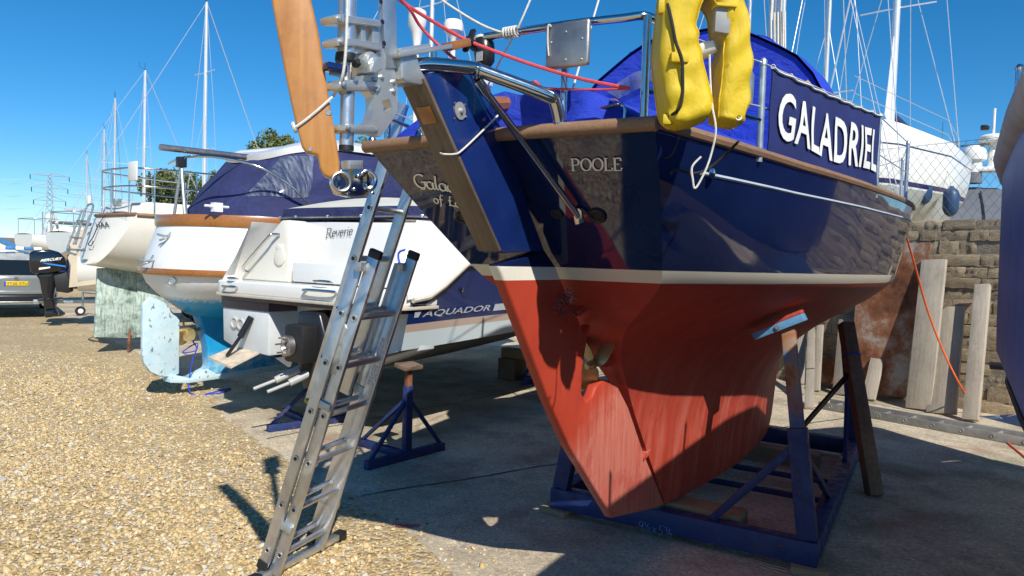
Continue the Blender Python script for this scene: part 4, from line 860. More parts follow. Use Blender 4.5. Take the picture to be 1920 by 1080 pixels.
def stern_kit():
    # antenna mushrooms on the port quarter of the pushpit, black light canister and the white instrument head
    def obj(name, mb, mat, label, cat, **k):
        o = mb.build(name, mat, None, **{q: w for q, w in k.items() if q != 'group'}); o.location = GA.o; o.rotation_euler = (0, 0, GA.rz); return tag(o, label, cat, k.get('group'))
    y = -1.62; c = GA.S(782, 60, y); s_ = 1.0
    top = GA.S(782, 17, y).z; bot = GA.S(786, 95, y).z; r = .040
    mb = MB().lathe([(.016, bot), (.018, bot + .03), (.026, bot + (top - bot) * .45), (.041, bot + (top - bot) * .60), (.043, top - .045), (.041, top - .012), (.02, top)], (c.x, y, 0), (0, 0, 1), 24)
    mb.tube([(c.x, y, 2.2), (c.x, y, bot)], .011, 10); obj('satellite_antenna', mb, MAT['white_plastic'], 'white funnel shaped antenna on a pole at the port quarter of the navy yacht', 'antenna')
    c = GA.S(850, 55, y + .1); top = GA.S(850, 37, y + .1).z
    mb = MB().lathe([(.012, top - .17), (.013, top - .09), (.03, top - .066), (.044, top - .055), (.045, top - .02), (.038, top - .006), (.01, top)], (c.x, y + .1, 0), (0, 0, 1), 24)
    mb.tube([(c.x, y + .1, 2.2), (c.x, y + .1, top - .16)], .011, 10); obj('mushroom_antenna', mb, MAT['white_plastic'], 'white mushroom shaped antenna beside the funnel shaped one', 'antenna')
    c = GA.S(908, 97, -1.93); mb = MB(); mb.lathe([(.006, -.062), (.022, -.06), (.037, -.04), (.041, 0), (.040, .03), (.034, .042), (.036, .046), (.036, .052)], c, (-.1, 0, 1), 24); can = obj('light_canister', mb, MAT['black_plastic'], 'black rounded light canister hanging from the pushpit rail beside the antennas', 'canister')
    MB().lathe([(.0365, .046), (.0375, .050), (.0365, .056), (.02, .060)], c, (-.1, 0, 1), 24).build('canister_rim', MAT['white_plastic'], can)
    p = GA.S(897, 100, -1.975); MB().box(p + Vector((.005, .0, -.012)), (.030, .004, .034), R(-8)).build('canister_label', simple('grey_label', (.38, .38, .36), .5, 0, .4, 200), can)
    c = GA.S(894, 152, -1.45); mb = MB().box(c, (.155, .05, .065), R(10)); ins = obj('instrument_head', mb, MAT['white_plastic'], 'white instrument housing with red lettering behind the rudder head', 'instrument', bevel=.012)
    a = GA.S(874, 158, -1.492); letters('maker_letters', 'Ra', lambda x, yy: a + Vector((.055 * x, .0085 * x - .001, .03 * yy)), MAT['red_text'], ins, bold=.03)
    MB().lathe([(.03, -.05), (.03, 0)], c + Vector((0, 0, -.04)), (0, 0, 1), 14).build('swivel_base', MAT['black_plastic'], ins)
    # ropes
    T, S, Z = GA.T, GA.S, GA.Z
    def rope(name, pts, r, mat, label, k=6, group=None): return obj(name, MB().tube(smooth_path(pts, k), r, 7), MAT[mat], label, 'rope', group=group)
    rope('control_line', [S(735, -15, -2.42), S(752, 2, -2.40), S(800, 33, -2.3), S(868, 72, -2.17), S(930, 97, -2.1), S(1000, 122, -2.02), S(1090, 148, -1.97), S(1180, 166, -1.93)], .0062, 'red_rope', 'thick red control line running from the steering gear to the corner post')
    rope('slack_control_line', [S(745, -8, -2.44), S(770, 20, -2.38), S(790, 52, -2.3), S(830, 92, -2.24), S(872, 122, -2.18), S(925, 140, -2.12), S(962, 158, -2.05), S(985, 166, -2.0), S(1003, 164, -1.98)], .0055, 'red_rope', 'slack red control line drooping to a knot on the sloping tube')
    rope('knotted_line', [S(1003, 164, -1.98), S(1050, 167, -1.96), S(1120, 168, -1.95), S(1180, 166, -1.93)], .0042, 'red_rope', 'thin red line from the knot straight to the corner post')
    mb = MB()
    for i in range(4): mb.ring(S(1000 + 3 * i, 163 + (i % 2) * 4, -1.985), (random.random(), random.random(), random.random()), .012, .006, 14, 6)
    tag(obj('rope_knot', MB().tube([q + Vector((0, -.006 * math.sin(i), 0)) for i, q in enumerate(smooth_path([S(990, 168, -1.985), S(1002, 154, -1.99), S(1012, 165, -1.98), S(998, 172, -1.99), S(994, 158, -1.975), S(1008, 158, -1.985), S(1004, 172, -1.975)], 6))], .0075, 7), MAT['red_rope'], 'red rope knot resting above the sloping stainless tube', 'knot'))
    rope('white_line', [S(812, -12, -2.1), S(850, 15, -2.05), S(900, 45, -1.98), S(938, 60, -1.96), S(960, 62, -1.95)], .0045, 'white_rope', 'white line sagging down to the pushpit rail')
    mb = MB(); pts = []
    for i in range(40):
        a = i / 40 * 5 * 2 * math.pi; q = S(945 + 26 * i / 40, 66, -1.947); pts.append(Vector((q.x, -1.947 + .0195 * math.cos(a), 2.548 + .0195 * math.sin(a))))
    obj('rail_lashing', MB().tube(pts, .0042, 6), MAT['white_rope'], 'white lashing wound round the pushpit rail', 'rope')
    rope('diagonal_line', [S(1000, -14, -1.93), S(972, 50, -1.95), S(940, 110, -1.9), S(915, 160, -1.8), S(905, 185, -1.75)], .0036, 'white_rope', 'thin white line hanging diagonally from the rail lashing')
    rope('hanging_line', [S(1034, 50, -1.98), S(1028, 48, -1.985), S(1027, 80, -1.98), S(1029, 105, -1.98)], .003, 'white_rope', 'short white cord hanging on the bracket pad')
    # horseshoe buoyancy aid on the corner post
    n = Vector((.60, -.80, 0)).normalized(); ex = Vector((.80, .60, 0)); o0 = S(1310, 140, -2.0); nw = GA.u * n.x + GA.v * n.y
    def jp(px, py): return GA.l(PLN(px, py, GA.w(o0), nw))
    path = smooth_path([jp(1292, 240), jp(1277, 170), jp(1266, 100), jp(1267, 40), jp(1282, -15), jp(1322, -40), jp(1355, 5), jp(1371, 80), jp(1371, 150), jp(1365, 205), jp(1359, 238)], 12)
    root = thing('buoyancy_aid', 'bright yellow horseshoe buoyancy aid hanging at the corner of the pushpit', 'life jacket', GA)
    rows = []; m = len(path)
    for i, p in enumerate(path):
        d = (path[min(i + 1, m - 1)] - path[max(i - 1, 0)]).normalized(); x = n.cross(d).normalized(); q = i / (m - 1)
        e = min(q, 1 - q) / .07; cap = min(1, math.sqrt(max(0, 1 - (1 - min(e, 1)) ** 2)) + .12)
        w = lerp(.069, .045, min(1, q * 1.5)) * cap * (1 + .05 * math.sin(17 * q)); th = .068 * cap * (1 + .06 * math.sin(11 * q + 1)); r = []
        for k in range(20):
            a = 2 * math.pi * k / 20; ca, sa = math.cos(a), math.sin(a); f = 6.0
            rr = (abs(ca) ** f + abs(sa) ** f) ** (-1 / f); wr = .0035 * math.sin(46 * q + 4 * ca + 2.2 * math.sin(9 * q)) * abs(math.sin(5 * q + a)) + .003 * math.sin(90 * q + 7 * sa) * max(0, math.sin(13 * q + 2 * ca)) ** 3; r.append(p + x * (ca * rr * w + ca * wr * 1.2) + n * (sa * rr * th + sa * wr * 2.2))
        rows.append(r)
    mb = MB(); mb.grid(rows, True); mb.add(rows[0], [tuple(range(20))]); mb.add(rows[-1], [tuple(range(20))])
    body = mb.build('float', MAT['yellow_pvc'], root, smooth=60, weld=True)
    for k in (8, 12, 18): MB().tube([r[k] + (r[k] - (sum(r, Vector()) / 20)).normalized() * .001 for r in rows[2:-2]], .0022, 5).build('seam', MAT['yellow_pvc'], body)
    MB().prism([(-.024, -.04), (.024, -.045), (.026, .04), (-.022, .045)], jp(1338, 50) + n * .062, ex, (0, 0, 1), .03).build('grey_pocket', simple('grey_pocket', (.30, .30, .29), .7, 0, .1, 30), root, bevel=.005)
    MB().prism([(-.03, -.004), (.034, -.006), (.034, .004), (-.03, .006)], jp(1341, 28) + n * .066, ex, (0, 0, 1), .05).build('pocket_flap', MAT['yellow_pvc'], root, bevel=.002)
    br = [jp(1243, 18) + n * .05, jp(1246, 60) + n * .078, jp(1252, 95) + n * .082, jp(1262, 125) + n * .085, jp(1264, 155) + n * .083, jp(1264, 190) + n * .080, jp(1258, 215) + n * .075, jp(1243, 225) + n * .03]
    MB().tube(smooth_path(br, 5), .005, 7).build('braided_cord', MAT['black_rope'], root)
    MB().box(jp(1260, 121) + n * .072, (.055, .024, .030), math.atan2(ex.y, ex.x)).build('cord_loop', MAT['yellow_pvc'], root, bevel=.005)
    MB().box(jp(1238, 20) + n * .03, (.03, .03, .045), R(20)).build('hanging_tab', MAT['yellow_pvc'], root, bevel=.008)
    MB().box(jp(1246, 228) + n * .03, (.03, .03, .035), R(20)).build('hanging_tab', MAT['yellow_pvc'], root, bevel=.008)
    MB().tube(smooth_path([jp(1326, 92) + n * .02, jp(1325, 140) + n * .03, jp(1324, 200) + n * .05, jp(1326, 250) + n * .075, jp(1320, 290) + n * .07, jp(1308, 325) + n * .07, jp(1290, 357) + n * .07, jp(1285, 340) + n * .07, jp(1284, 318) + n * .07, jp(1300, 300) + n * .07], 5), .0032, 6).build('white_cord', MAT['white_rope'], root)
    MB().lathe([(.022, -.03), (.026, 0), (.018, .03)], jp(1322, 95) + n * .01, (1, 0, .3), 14).build('light_bulb', MAT['white_plastic'], root)
    c = jp(1370, 227) + n * .0625; MB().lathe([(.010, 0), (.010, .0015)], c, n, 16).build('maker_badge', MAT['letter_white'], root); MB().ring(c + n * .002, n, .0045, .0015, 14, 5).build('maker_badge', MAT['black_plastic'], root)
    # black mooring line made fast below the corner
    rope('mooring_tail', [GA.T(1385, 265, .86), GA.T(1360, 290, .80), GA.T(1325, 318, .74), GA.T(1295, 325, .70), GA.T(1270, 318, .685), GA.T(1258, 325, .68)], .005, 'black_rope', 'dark mooring line draped down the side below the yellow buoyancy aid')
stern_kit()

# ------------------------------------------------------------------ cradle, props and timber under the yacht
def cradle():
    t = thing('boat_cradle', 'blue welded steel cradle with chalked size marks under the navy yacht', 'cradle', CR); B = MAT['blue_steel']; W, L = .836, 2.895
    z0, h, b = .045, .135, .10
    fb = MB().box((0, b / 2, z0 + h / 2), (2 * W, b, h)).build('front_beam', B, t, bevel=.006)
    MB().box((0, L - b / 2, z0 + h / 2), (2 * W, b, h)).build('rear_beam', B, t, bevel=.006)
    for sg in (1, -1):
        MB().box((sg * (W - b / 2), L / 2, z0 + h / 2 - .003), (b, L - 2 * b - .004, h)).build('side_beam', B, t, bevel=.006)
        # front post with pad against the bilge
        top = Vector((sg * .605, .16, 1.36)); ft = Vector((sg * (W - .06), .055, z0 + h)); mid = lerp(ft, top, .52)
        MB().beam(ft, mid, .105, .085, up=(0, 1, 0)).build('post', B, t, bevel=.005)
        MB().beam(mid, top, .075, .06, up=(0, 1, 0)).build('inner_post', MAT['rusty_post'], t, bevel=.004)
        p0 = CR.l(GA.w((.47 * sg, .18, 1.345))); p1 = CR.l(GA.w((.74 * sg, .20, 1.478)))
        up = Vector((-.45 * sg, 0, .9)); pad = MB().beam(p0 - up * .052, p1 - up * .052, .15, .045, up=up).build('pad', MAT['pale_blue_steel'], t, bevel=.004)
        MB().beam(p0 - up * .018, p1 - up * .018, .15, .022, up=up).build('pad_lining', simple('red_pad%d' % sg, (.42, .05, .03), .8, 0, .2, 30), pad, bevel=.004)
        MB().lathe([(.014, 0), (.012, .012)], (p0 + p1) / 2 - up * .052 + Vector((0, -.076, 0)), (0, -1, 0), 8).build('bolt', MAT['dull_steel'], pad)
        br = lerp(ft, mid, .82)
        MB().beam(br + Vector((-sg * .03, -.01, 0)), (sg * .24, .05, z0 + h + .005), .045, .05, up=(0, 1, 0)).build('brace', B, t, bevel=.004)
        MB().beam(br + Vector((sg * .03, .03, -.05)), (sg * (W - .05), .95, z0 + h), .035, .035).build('side_brace', MAT['black_plastic'] if False else B, t, bevel=.003)
        # rear posts
        ft2 = Vector((sg * (W - .06), L - .06, z0 + h)); tp2 = CR.l(GA.w((sg * .62, 2.95, 1.22)))
        MB().beam(ft2, tp2, .08, .07, up=(0, 1, 0)).build('post', B, t, bevel=.005)
        MB().beam(lerp(ft2, tp2, .6), (sg * (W - .05), L - .9, z0 + h), .035, .035).build('side_brace', B, t, bevel=.003)
    for y in (.235, 1.2, 1.7): MB().box((0, y, z0 + .022), (2 * W - 2 * b - .004, .032, .04)).build('cross_bar', B, t, bevel=.004)
    q = CR.S(1197, 985, -.002); q2 = CR.S(1290, 1010, -.002)
    dx = (q2 - q); pen('chalk_marks', "91/2x5'1/2", NUM, planefn((q.x, 0, q.z - .028), (1, 0, dx.z / dx.x * .4), (0, 0, 1), .004), .062, MAT['chalk'], fb, .05, .035, 20, .06, .95)
    # blocks
    def block(name, px, py, z, size, ang, label, mat='old_timber'):
        p = G(px, py, z); o = MB().box((0, 0, size[2] / 2), size).build(name, MAT[mat], None, bevel=.006); o.location = (p.x, p.y, z); o.rotation_euler = (random.uniform(-.02, .02), 0, ang); return tag(o, label, 'timber')
    a0 = math.atan2(_u0.y, _u0.x)
    o = MB().box((0, 0, .056), (.74, .20, .112)).build('keel_timber', MAT['old_timber'], None, bevel=.012); p = CR.w((.02, .235, 0)); o.location = (p.x, p.y, .0885); o.rotation_euler = (0, 0, a0 - .03); tag(o, 'thick weathered timber baulk under the heel of the red keel', 'timber')
    o = MB().box((0, 0, .065), (1.1, .18, .13)).build('keel_timber', MAT['old_timber'], None, bevel=.012); p = CR.w((.02, 2.3, 0)); o.location = (p.x, p.y, .004); o.rotation_euler = (0, 0, a0 + .05); tag(o, 'timber baulk under the forward end of the red keel', 'timber')
    for (x, y, l) in ((-.80, .03, 'small wooden packing block under the cradle corner beside the rudder'), (.80, .02, 'small wooden packing block under the cradle corner below the rusty post'), (-.78, 2.86, 'packing block under the rear cradle corner on the port side'), (.79, 2.86, 'packing block under the rear cradle corner beside the wooden shore')):
        p = CR.w((x, y, 0)); o = MB().box((0, 0, .0195), (.20, .12, .039)).build('packing_block', MAT['old_timber'], None, bevel=.004); o.location = (p.x, p.y, .0055); o.rotation_euler = (0, 0, a0 + random.uniform(-.25, .25)); tag(o, l, 'timber')
    # wooden shore leaning on the hull, and its steel tie
    ft = G(1640, 930, .004); tp = DP(1586, 606, ft.y + .55)
    sh = MB(); sh.beam(ft, tp, .105, .10, up=(0, 1, 0)); ob = sh.build('wooden_shore', MAT['brown_post'], None, bevel=.008); tag(ob, 'dark brown wooden shore propped from the concrete against the red hull', 'prop')
    s1 = lerp(ft, tp, .80); MB().ring(s1, (tp - ft), .068, .006, 16, 6).build('blue_strap', MAT['blue_line'], ob)
    e0 = lerp(ft, tp, .72); e1 = CR.w((.80, 2.0, .5)); MB().beam(e0, DP(1500, 806, e0.y - .1), .03, .03).build('steel_tie', MAT['black_plastic'], ob)
cradle()

# ------------------------------------------------------------------ aluminium extension ladder
def ladder():
    A0 = G(516, 1077, .03); B0 = G(598, 1028, .03); r = (B0 - A0); wid = r.length; r.normalize(); l = Vector((r.y, -r.x, 0)); th = R(71.5)
    d = l * math.cos(th) + Vector((0, 0, math.sin(th))); n = r.cross(d).normalized(); n = n if n.dot(l) < 0 else -n      # n points away from the boat
    t = thing('extension_ladder', 'silver aluminium extension ladder leaning against the stern of the navy yacht', 'ladder', loc=(A0 + B0) / 2 - Vector((0, 0, .03)))
    o = (A0 + B0) / 2 - Vector((0, 0, .03)); P = lambda a, b, c: A0 + r * a + d * b + n * c - o
    def section(off, k0, k1, a0, a1, first, name):
        for a in (a0, a1):
            st = MB(); sgn = 1 if a == a0 else -1
            st.beam(P(a, k0, off), P(a, k1, off), .026, .062, up=n); s_ = st.build(name, MAT['alu'], t, bevel=.004)
            k = first
            while k < k1 - .08:
                out = a - sgn * .0145; MB().ring(P(out, k, off), r, .0135, .0045, 14, 6).build('rung_end', MAT['alu'], s_)
                MB().lathe([(.011, 0), (.011, .0012)], P(out, k, off) + r * (-sgn * .0005), r * -sgn, 12).build('rung_bore', MAT['black_plastic'], s_); k += .265
        k = first
        while k < k1 - .08:
            MB().tube([P(a0 + .012, k, off), P(a1 - .012, k, off)], .0155, 8).build('rung', MAT['alu'], t); k += .265
    section(.0, .0, 1.765, 0, wid, .12, 'base_stile')
    section(.068, .03, 1.70, -.018, wid + .018, .12, 'middle_stile')
    section(.128, .92, 2.50, .040, wid - .028, 1.18, 'fly_stile')
    for a in (0, wid): MB().beam(P(a, 1.755, 0), P(a, 1.80, 0), .032, .068, up=n).build('end_cap', MAT['black_rubber'], t, bevel=.008)
    MB().beam(P(-.018, .0, .072), P(-.018, .055, .072), .036, .07, up=n).build('rubber_foot', MAT['black_rubber'], t, bevel=.01)
    MB().beam(P(wid + .018, .0, .072), P(wid + .018, .055, .072), .036, .07, up=n).build('rubber_foot', MAT['black_rubber'], t, bevel=.01)
    b0, b1 = G(472, 1090, .035) - o, G(640, 1002, .035) - o; dd = (b1 - b0).normalized()
    MB().beam(b0, b1, .05, .035).build('stabiliser_bar', MAT['alu'], t, bevel=.004)
    MB().beam(b1 - dd * .05, b1 + dd * .02, .058, .05).build('bar_cap', MAT['black_rubber'], t, bevel=.008)
    MB().beam(b0 - dd * .02, b0 + dd * .05, .058, .05).build('bar_cap', MAT['black_rubber'], t, bevel=.008)
    # locking hooks, guide brackets, stickers
    for a in (-.012, wid + .012):
        mb = MB(); mb.prism([(-.035, -.02), (.0, -.03), (.035, .0), (.03, .16), (.045, .21), (.02, .235), (-.02, .2), (-.03, .10)], P(a, 1.16, .04), n, d, .006); mb.build('rung_hook', MAT['galv'], t, bevel=.002)
        mb = MB(); mb.prism([(-.03, -.05), (.05, -.05), (.065, .05), (.0, .075), (-.03, .04)], P(a, 1.34, .05), n, d, .012); mb.build('hook_bracket', MAT['galv'], t, bevel=.002)
        MB().box(P(a, 1.70, .035), (.035, .10, .045), math.atan2(n.y, n.x)).build('guide_bracket', MAT['galv'], t, bevel=.003)
        MB().beam(P(a, .95, .036), P(a, .99, .036), .03, .13, up=n).build('guide_bracket', MAT['galv'], t, bevel=.003)
        MB().beam(P(a, .26, .036), P(a, .30, .036), .034, .13, up=n).build('guide_bracket', MAT['galv'], t, bevel=.003)
    MB().box(P(wid + .0138, 1.52, 0), (.0, .0, .0)) if False else None
    ob = MB().beam(P(wid - .014, 1.02, .0), P(wid - .014, 1.30, .0), .001, .045, up=n).build('warning_sticker', simple('sticker', (.62, .62, .60), .5, 0, .7, 120), t)
    MB().beam(P(.14, .93, .125), P(.0, .93, .14), .04, .03).build('yellow_tape', MAT['yellow_pvc'], t) if False else None
    MB().ring(P(.040, .93, .128), d, .028, .007, 14, 6).build('yellow_tape', MAT['yellow_pvc'], t)
ladder()

# ------------------------------------------------------------------ generic hull helpers for the other boats
def section_hull(stations, n=14, p=2.6):
    """stations: (y, half beam, sheer z, bottom z[, power]) -> closed hull shell"""
    rows = []
    for st in stations:
        y, b, zs, zb = st[:4]; pw = st[4] if len(st) > 4 else p; half_ = []
        for j in range(n + 1):
            a = j / n * math.pi / 2; half_.append((b * math.cos(a) ** (2 / pw), zs + (zb - zs) * math.sin(a) ** (2 / pw)))
        rows.append([Vector((x, y, z)) for x, z in half_] + [Vector((-x, y, z)) for x, z in reversed(half_)])
    mb = MB(); mb.grid(rows); mb.add(rows[0], [tuple(range(len(rows[0])))]); return mb
def deck_of(stations, crown=.05, dz=-.01):
    return MB().grid([[Vector((lerp(-b, b, k / 8) * .99, y, zs + dz + crown * (1 - (k / 4 - 1) ** 2))) for k in range(9)] for (y, b, zs, *_) in stations])
def rig(t, y, zd, zt, stern, bow, beam, r=.055, wires=True, spreaders=1):
    m = MB().lathe([(r, zd), (r, zt * .75), (r * .8, zt)], (0, y, 0), (0, 0, 1), 12).build('mast', MAT['alu_mast'], t)
    MB().tube([(0, y - .02, zt), (.02, y - .02, zt + .3)], .008, 5).build('masthead_whip', MAT['black_plastic'], m)
    MB().tube([(0, y, zt + .02), (0, y - .25, zt + .12), (0, y - .25, zt + .3)], .008, 5).build('wind_indicator', MAT['black_plastic'], m)
    for k in range(spreaders):
        z = lerp(zd, zt, (k + 1) / (spreaders + 1) + .03); MB().tube([(-beam * .55, y - .05, z), (0, y, z), (beam * .55, y - .05, z)], .016, 6).build('spreader', MAT['alu_mast'], m)
    w = .0085
    for sg in (1, -1):
        z = lerp(zd, zt, .53); MB().tube([(sg * beam, y - .1, zd - .2), (sg * beam * .55, y - .05, z), (0, y, zt)], w, 5).build('shroud', MAT['wire'], m)
        MB().tube([(sg * beam, y - .4, zd - .2), (0, y, z)], w, 5).build('shroud', MAT['wire'], m)
    MB().tube([(0, stern, zd - .1), (0, y, zt)], w, 5).build('backstay', MAT['wire'], m); MB().tube([(0, bow, zd), (0, y, zt)], w * 1.6, 5).build('forestay', MAT['wire'], m)
    MB().tube([(.04, y - .1, zd), (.03, y - .06, zt - .1)], w, 5).build('halyard', MAT['white_rope'], m)
    return m

# ------------------------------------------------------------------ motor cruiser "Reverie"
AQ = Frame(-2.0, 6.65, .57, .82)
def cruiser():
    t = thing('motor_cruiser', 'white motor cruiser with navy side band and bathing platform, stern towards the ladder', 'motorboat', AQ)
    WG = MAT['white_gel']; SS = MAT['stainless']
    ys = [.10, .3, .5, .8, 1.3, 2.2, 3.4, 4.6, 5.6, 6.3, 6.8]
    hb = [1.33, 1.335, 1.34, 1.345, 1.36, 1.37, 1.34, 1.18, .84, .45, .05]
    zs = [1.345, 1.37, 1.47, 1.66, 1.74, 1.80, 1.88, 1.96, 2.04, 2.1, 2.14]
    ch = [.90, .905, .91, .92, .94, .98, 1.06, 1.2, 1.38, 1.6, 1.95]
    # topsides: chine to sheer; white-grey below, tan line, navy band above
    k = N('cruiser_side'); x, y, z = k.sep(); zz = k.math('SUBTRACT', z, k.math('MULTIPLY', y, .022))
    c = k.mix(k.math('GREATER_THAN', zz, 1.055), (.52, .60, .62), (.44, .33, .27)); c = k.mix(k.math('GREATER_THAN', zz, 1.125), c, (.008, .022, .105)); k.col(c).set(Roughness=.2, Coat_Weight=.3)
    for sg in (1, -1):
        rows = []
        for i in range(len(ys)):
            rows.append([Vector((sg * (hb[i] - .10 * (1 - q) * min(1, hb[i])), ys[i], lerp(ch[i], zs[i], q))) for q in np.linspace(0, 1, 9)])
        MB().grid(rows).build('topside', k.m, t)
        rows = [[Vector((sg * (hb[i] - .10 * min(1, hb[i])) * q, ys[i], lerp(ch[i] - .42 * min(1, hb[i]), ch[i], q ** .9))) for q in np.linspace(0, 1, 6)] for i in range(len(ys))]
        MB().grid(rows).build('bottom', simple('cruiser_bottom%d' % sg, (.13, .13, .125), .7, 0, .25, 4, dirt=.3), t)
        # moulding: white quarter rising from the platform to the coaming, with a rubbing rail
        rows = []
        for i in range(len(ys)):
            top = max(zs[i] + .10, 2.03 if ys[i] > .25 else 1.62); inn = .16 if ys[i] < 5 else .1 * hb[i]
            rows.append([Vector((sg * (hb[i] + .015 - (inn * q ** 1.4)), ys[i] - (.06 * (1 - q) if i == 0 else 0), lerp(zs[i], top, q))) for q in np.linspace(0, 1, 8)])
        MB().grid(rows).build('deck_moulding', WG, t)
        MB().tube([Vector((sg * (hb[i] + .022), ys[i], zs[i] - .005)) for i in range(len(ys))], .026, 8).build('rubbing_rail', simple('rub%d' % sg, (.62, .58, .50), .5), t)
    # foredeck and cockpit deck
    MB().grid([[Vector((lerp(-1, 1, q / 6) * (hb[i] - .15) if hb[i] > .2 else lerp(-.04, .04, q / 6), ys[i], max(zs[i] + .1, 2.0))) for q in range(7)] for i in range(5, len(ys))]).build('foredeck', WG, t)
    # lettering on the starboard topside
    def sd(px, py):
        p = AQ.T(px, py, 1.30); q = (p.z - itp(p.y, ys, ch)) / (itp(p.y, ys, zs) - itp(p.y, ys, ch)); return Vector((itp(p.y, ys, hb) - .10 * (1 - q) + .006, p.y, p.z))
    letters('brand_letters', 'AQUADOR', quadmap(sd(790, 597), sd(917, 584), sd(923, 571), sd(796, 582)), MAT['letter_grey'], t, bold=.012)
    for a in (((776, 596), (784, 595), (788, 584), (776, 585)), ((924, 583), (962, 579), (964, 567), (927, 570))):
        MB().add([sd(*q) + Vector((.002, 0, 0)) for q in a], [(0, 1, 2, 3)]).build('stripe', MAT['letter_grey'], t, smooth=0)
    MB().lathe([(.02, 0), (.022, .01), (.01, .014)], sd(862, 543), (1, 0, 0), 12).build('drain_fitting', SS, t)
    # bathing platform with rounded corners, lip and strip
    def plat(w, y0, y1, r=.18):
        return [(w, y1), (w, y0 + r)] + [(w - r + r * math.cos(a), y0 + r - r * math.sin(a)) for a in np.linspace(.3, math.pi / 2, 5)] + [(-w + r - r * math.sin(a), y0 + r - r * math.cos(a)) for a in np.linspace(0, 1.27, 5)] + [(-w, y0 + r), (-w, y1)]
    MB().prism(plat(1.32, -.08, .46), (0, 0, 1.345), (1, 0, 0), (0, 1, 0), .13).build('bathing_platform', WG, t, bevel=.02, seg=3)
    MB().prism(plat(1.335, -.10, .46), (0, 0, 1.268), (1, 0, 0), (0, 1, 0), .03).build('platform_lip', simple('lip', (.55, .50, .42), .5), t, bevel=.006)
    MB().prism(plat(1.29, -.06, .46), (0, 0, 1.235), (1, 0, 0), (0, 1, 0), .034).build('platform_underside', simple('plum', (.09, .06, .065), .5), t, bevel=.004)
    # transom wall, step box, port quarter column
    tw = MB().prism([(-.55, 1.41), (1.2, 1.41), (1.2, 2.02), (-.55, 2.04)], (0, .52, 0), (1, 0, 0), (0, 0, 1), .10).build('transom_wall', WG, t, bevel=.02)
    MB().box((.30, .36, 1.52), (1.46, .24, .20)).build('transom_step', WG, t, bevel=.02)
    MB().prism([(-1.3, 1.41), (-.50, 1.41), (-.50, 2.04), (-.62, 2.04), (-1.0, 1.74)], (0, .40, 0), (1, 0, 0), (0, 0, 1), .30).build('quarter_moulding', MAT['cream_gel'], t, bevel=.02)
    c = AQ.S(525, 482, .247); MB().lathe([(.085, 0), (.085, .012), (.07, .016)], c, (0, -1, 0), 26).build('shower_hatch', MAT['cream_gel'], t); MB().box(c + Vector((0, -.005, .10)), (.10, .02, .06)).build('hatch_tab', MAT['white_plastic'], t, bevel=.006)
    hA, hB = AQ.S(456, 505, .20), AQ.S(512, 440, .20)
    MB().tube(smooth_path([hA + Vector((.02, .04, -.03)), hA, lerp(hA, hB, .2) + Vector((0, -.03, 0)), lerp(hA, hB, .9) + Vector((0, -.03, 0)), hB, hB + Vector((.05, .05, .0))], 5), .016, 10).build('grab_rail', SS, t)
    o = AQ.S(611, 446, .465); e = (AQ.S(662, 441, .465) - o); h = (AQ.S(611, 428, .465) - o).length * .95
    w = sum(SER[q][0] for q in 'Reverie')
    pen('name_letters', 'Reverie', SER, planefn(o, (1, 0, e.z / e.x), (0, 0, 1), .004), h, MAT['letter_dark'], tw, .13, .05, 10, .12, e.length / (h * w))
    # platform handles
    for px, py, wd in ((600, 545, .20), (432, 537, .10)):
        c = AQ.S(px, py, -.095); f = MB(); f.tube(smooth_path([c + Vector((-wd, .02, -.01)), c + Vector((-wd * .9, -.03, .0)), c + Vector((wd * .9, -.03, .0)), c + Vector((wd, .02, -.01))], 4), .014, 8).build('platform_handle', SS, t)
        MB().tube(smooth_path([c + Vector((-wd * .5, .05, .075)), c + Vector((-wd * .45, .0, .085)), c + Vector((wd * .45, .0, .085)), c + Vector((wd * .5, .05, .075))], 4), .012, 8).build('platform_handle', SS, t)
    # hull pods under the platform, exhausts, trim tab
    pod = simple('pod_white', (.60, .63, .63), .45, 0, .06, 4, dirt=.3, dirtc=(.4, .38, .34))
    MB().prism([(-1.22, 1.13), (-.44, 1.13), (-.44, .69), (-1.0, .72), (-1.2, .78)], (0, .35, 0), (1, 0, 0), (0, 0, 1), .72).build('hull_pod', pod, t, bevel=.02)
    MB().prism([(-1.225, 1.22), (-.435, 1.22), (-.435, 1.132), (-1.225, 1.132)], (0, .35, 0), (1, 0, 0), (0, 0, 1), .74).build('pod_band', simple('plum2', (.075, .05, .06), .4), t, bevel=.008)
    MB().prism([(-.44, 1.2), (1.24, 1.2), (1.24, .88), (.3, .56), (-.44, .74)], (0, .42, 0), (1, 0, 0), (0, 0, 1), .2).build('transom', pod, t, bevel=.01)
    for q in ((440, 605), (452, 608)):
        c = AQ.S(*q, -.015); MB().ring(c, (0, 1, 0), .05, .016, 18, 8).lathe([(.045, 0), (.045, .004)], c, (0, -1, 0), 14).build('exhaust_port', MAT['rub_grey'], t)
    ta, tb = AQ.S(408, 645, -.15), AQ.S(470, 675, -.1); q0 = Vector((-1.05, .0, .72)); tab = MB().add([(-1.02, .0, .735), (-.60, .0, .715), (-.62, -.30, .60), (-1.02, -.28, .65)] + [(-1.02, .0, .715), (-.60, .0, .695), (-.62, -.30, .58), (-1.02, -.28, .63)], [(0, 1, 2, 3), (4, 7, 6, 5), (0, 4, 5, 1), (1, 5, 6, 2), (2, 6, 7, 3), (3, 7, 4, 0)]).build('trim_tab', simple('tab', (.56, .47, .35), .7, 0, .3, 9, dirt=.5, dirtc=(.3, .16, .07)), t, smooth=0)
    MB().tube([(-.84, -.20, .67), (-.77, -.10, .86), (-.77, -.10, .86), (-.70, -.025, 1.06)], [.018, .018, .034, .034], 10).build('tab_ram', MAT['black_plastic'], t)
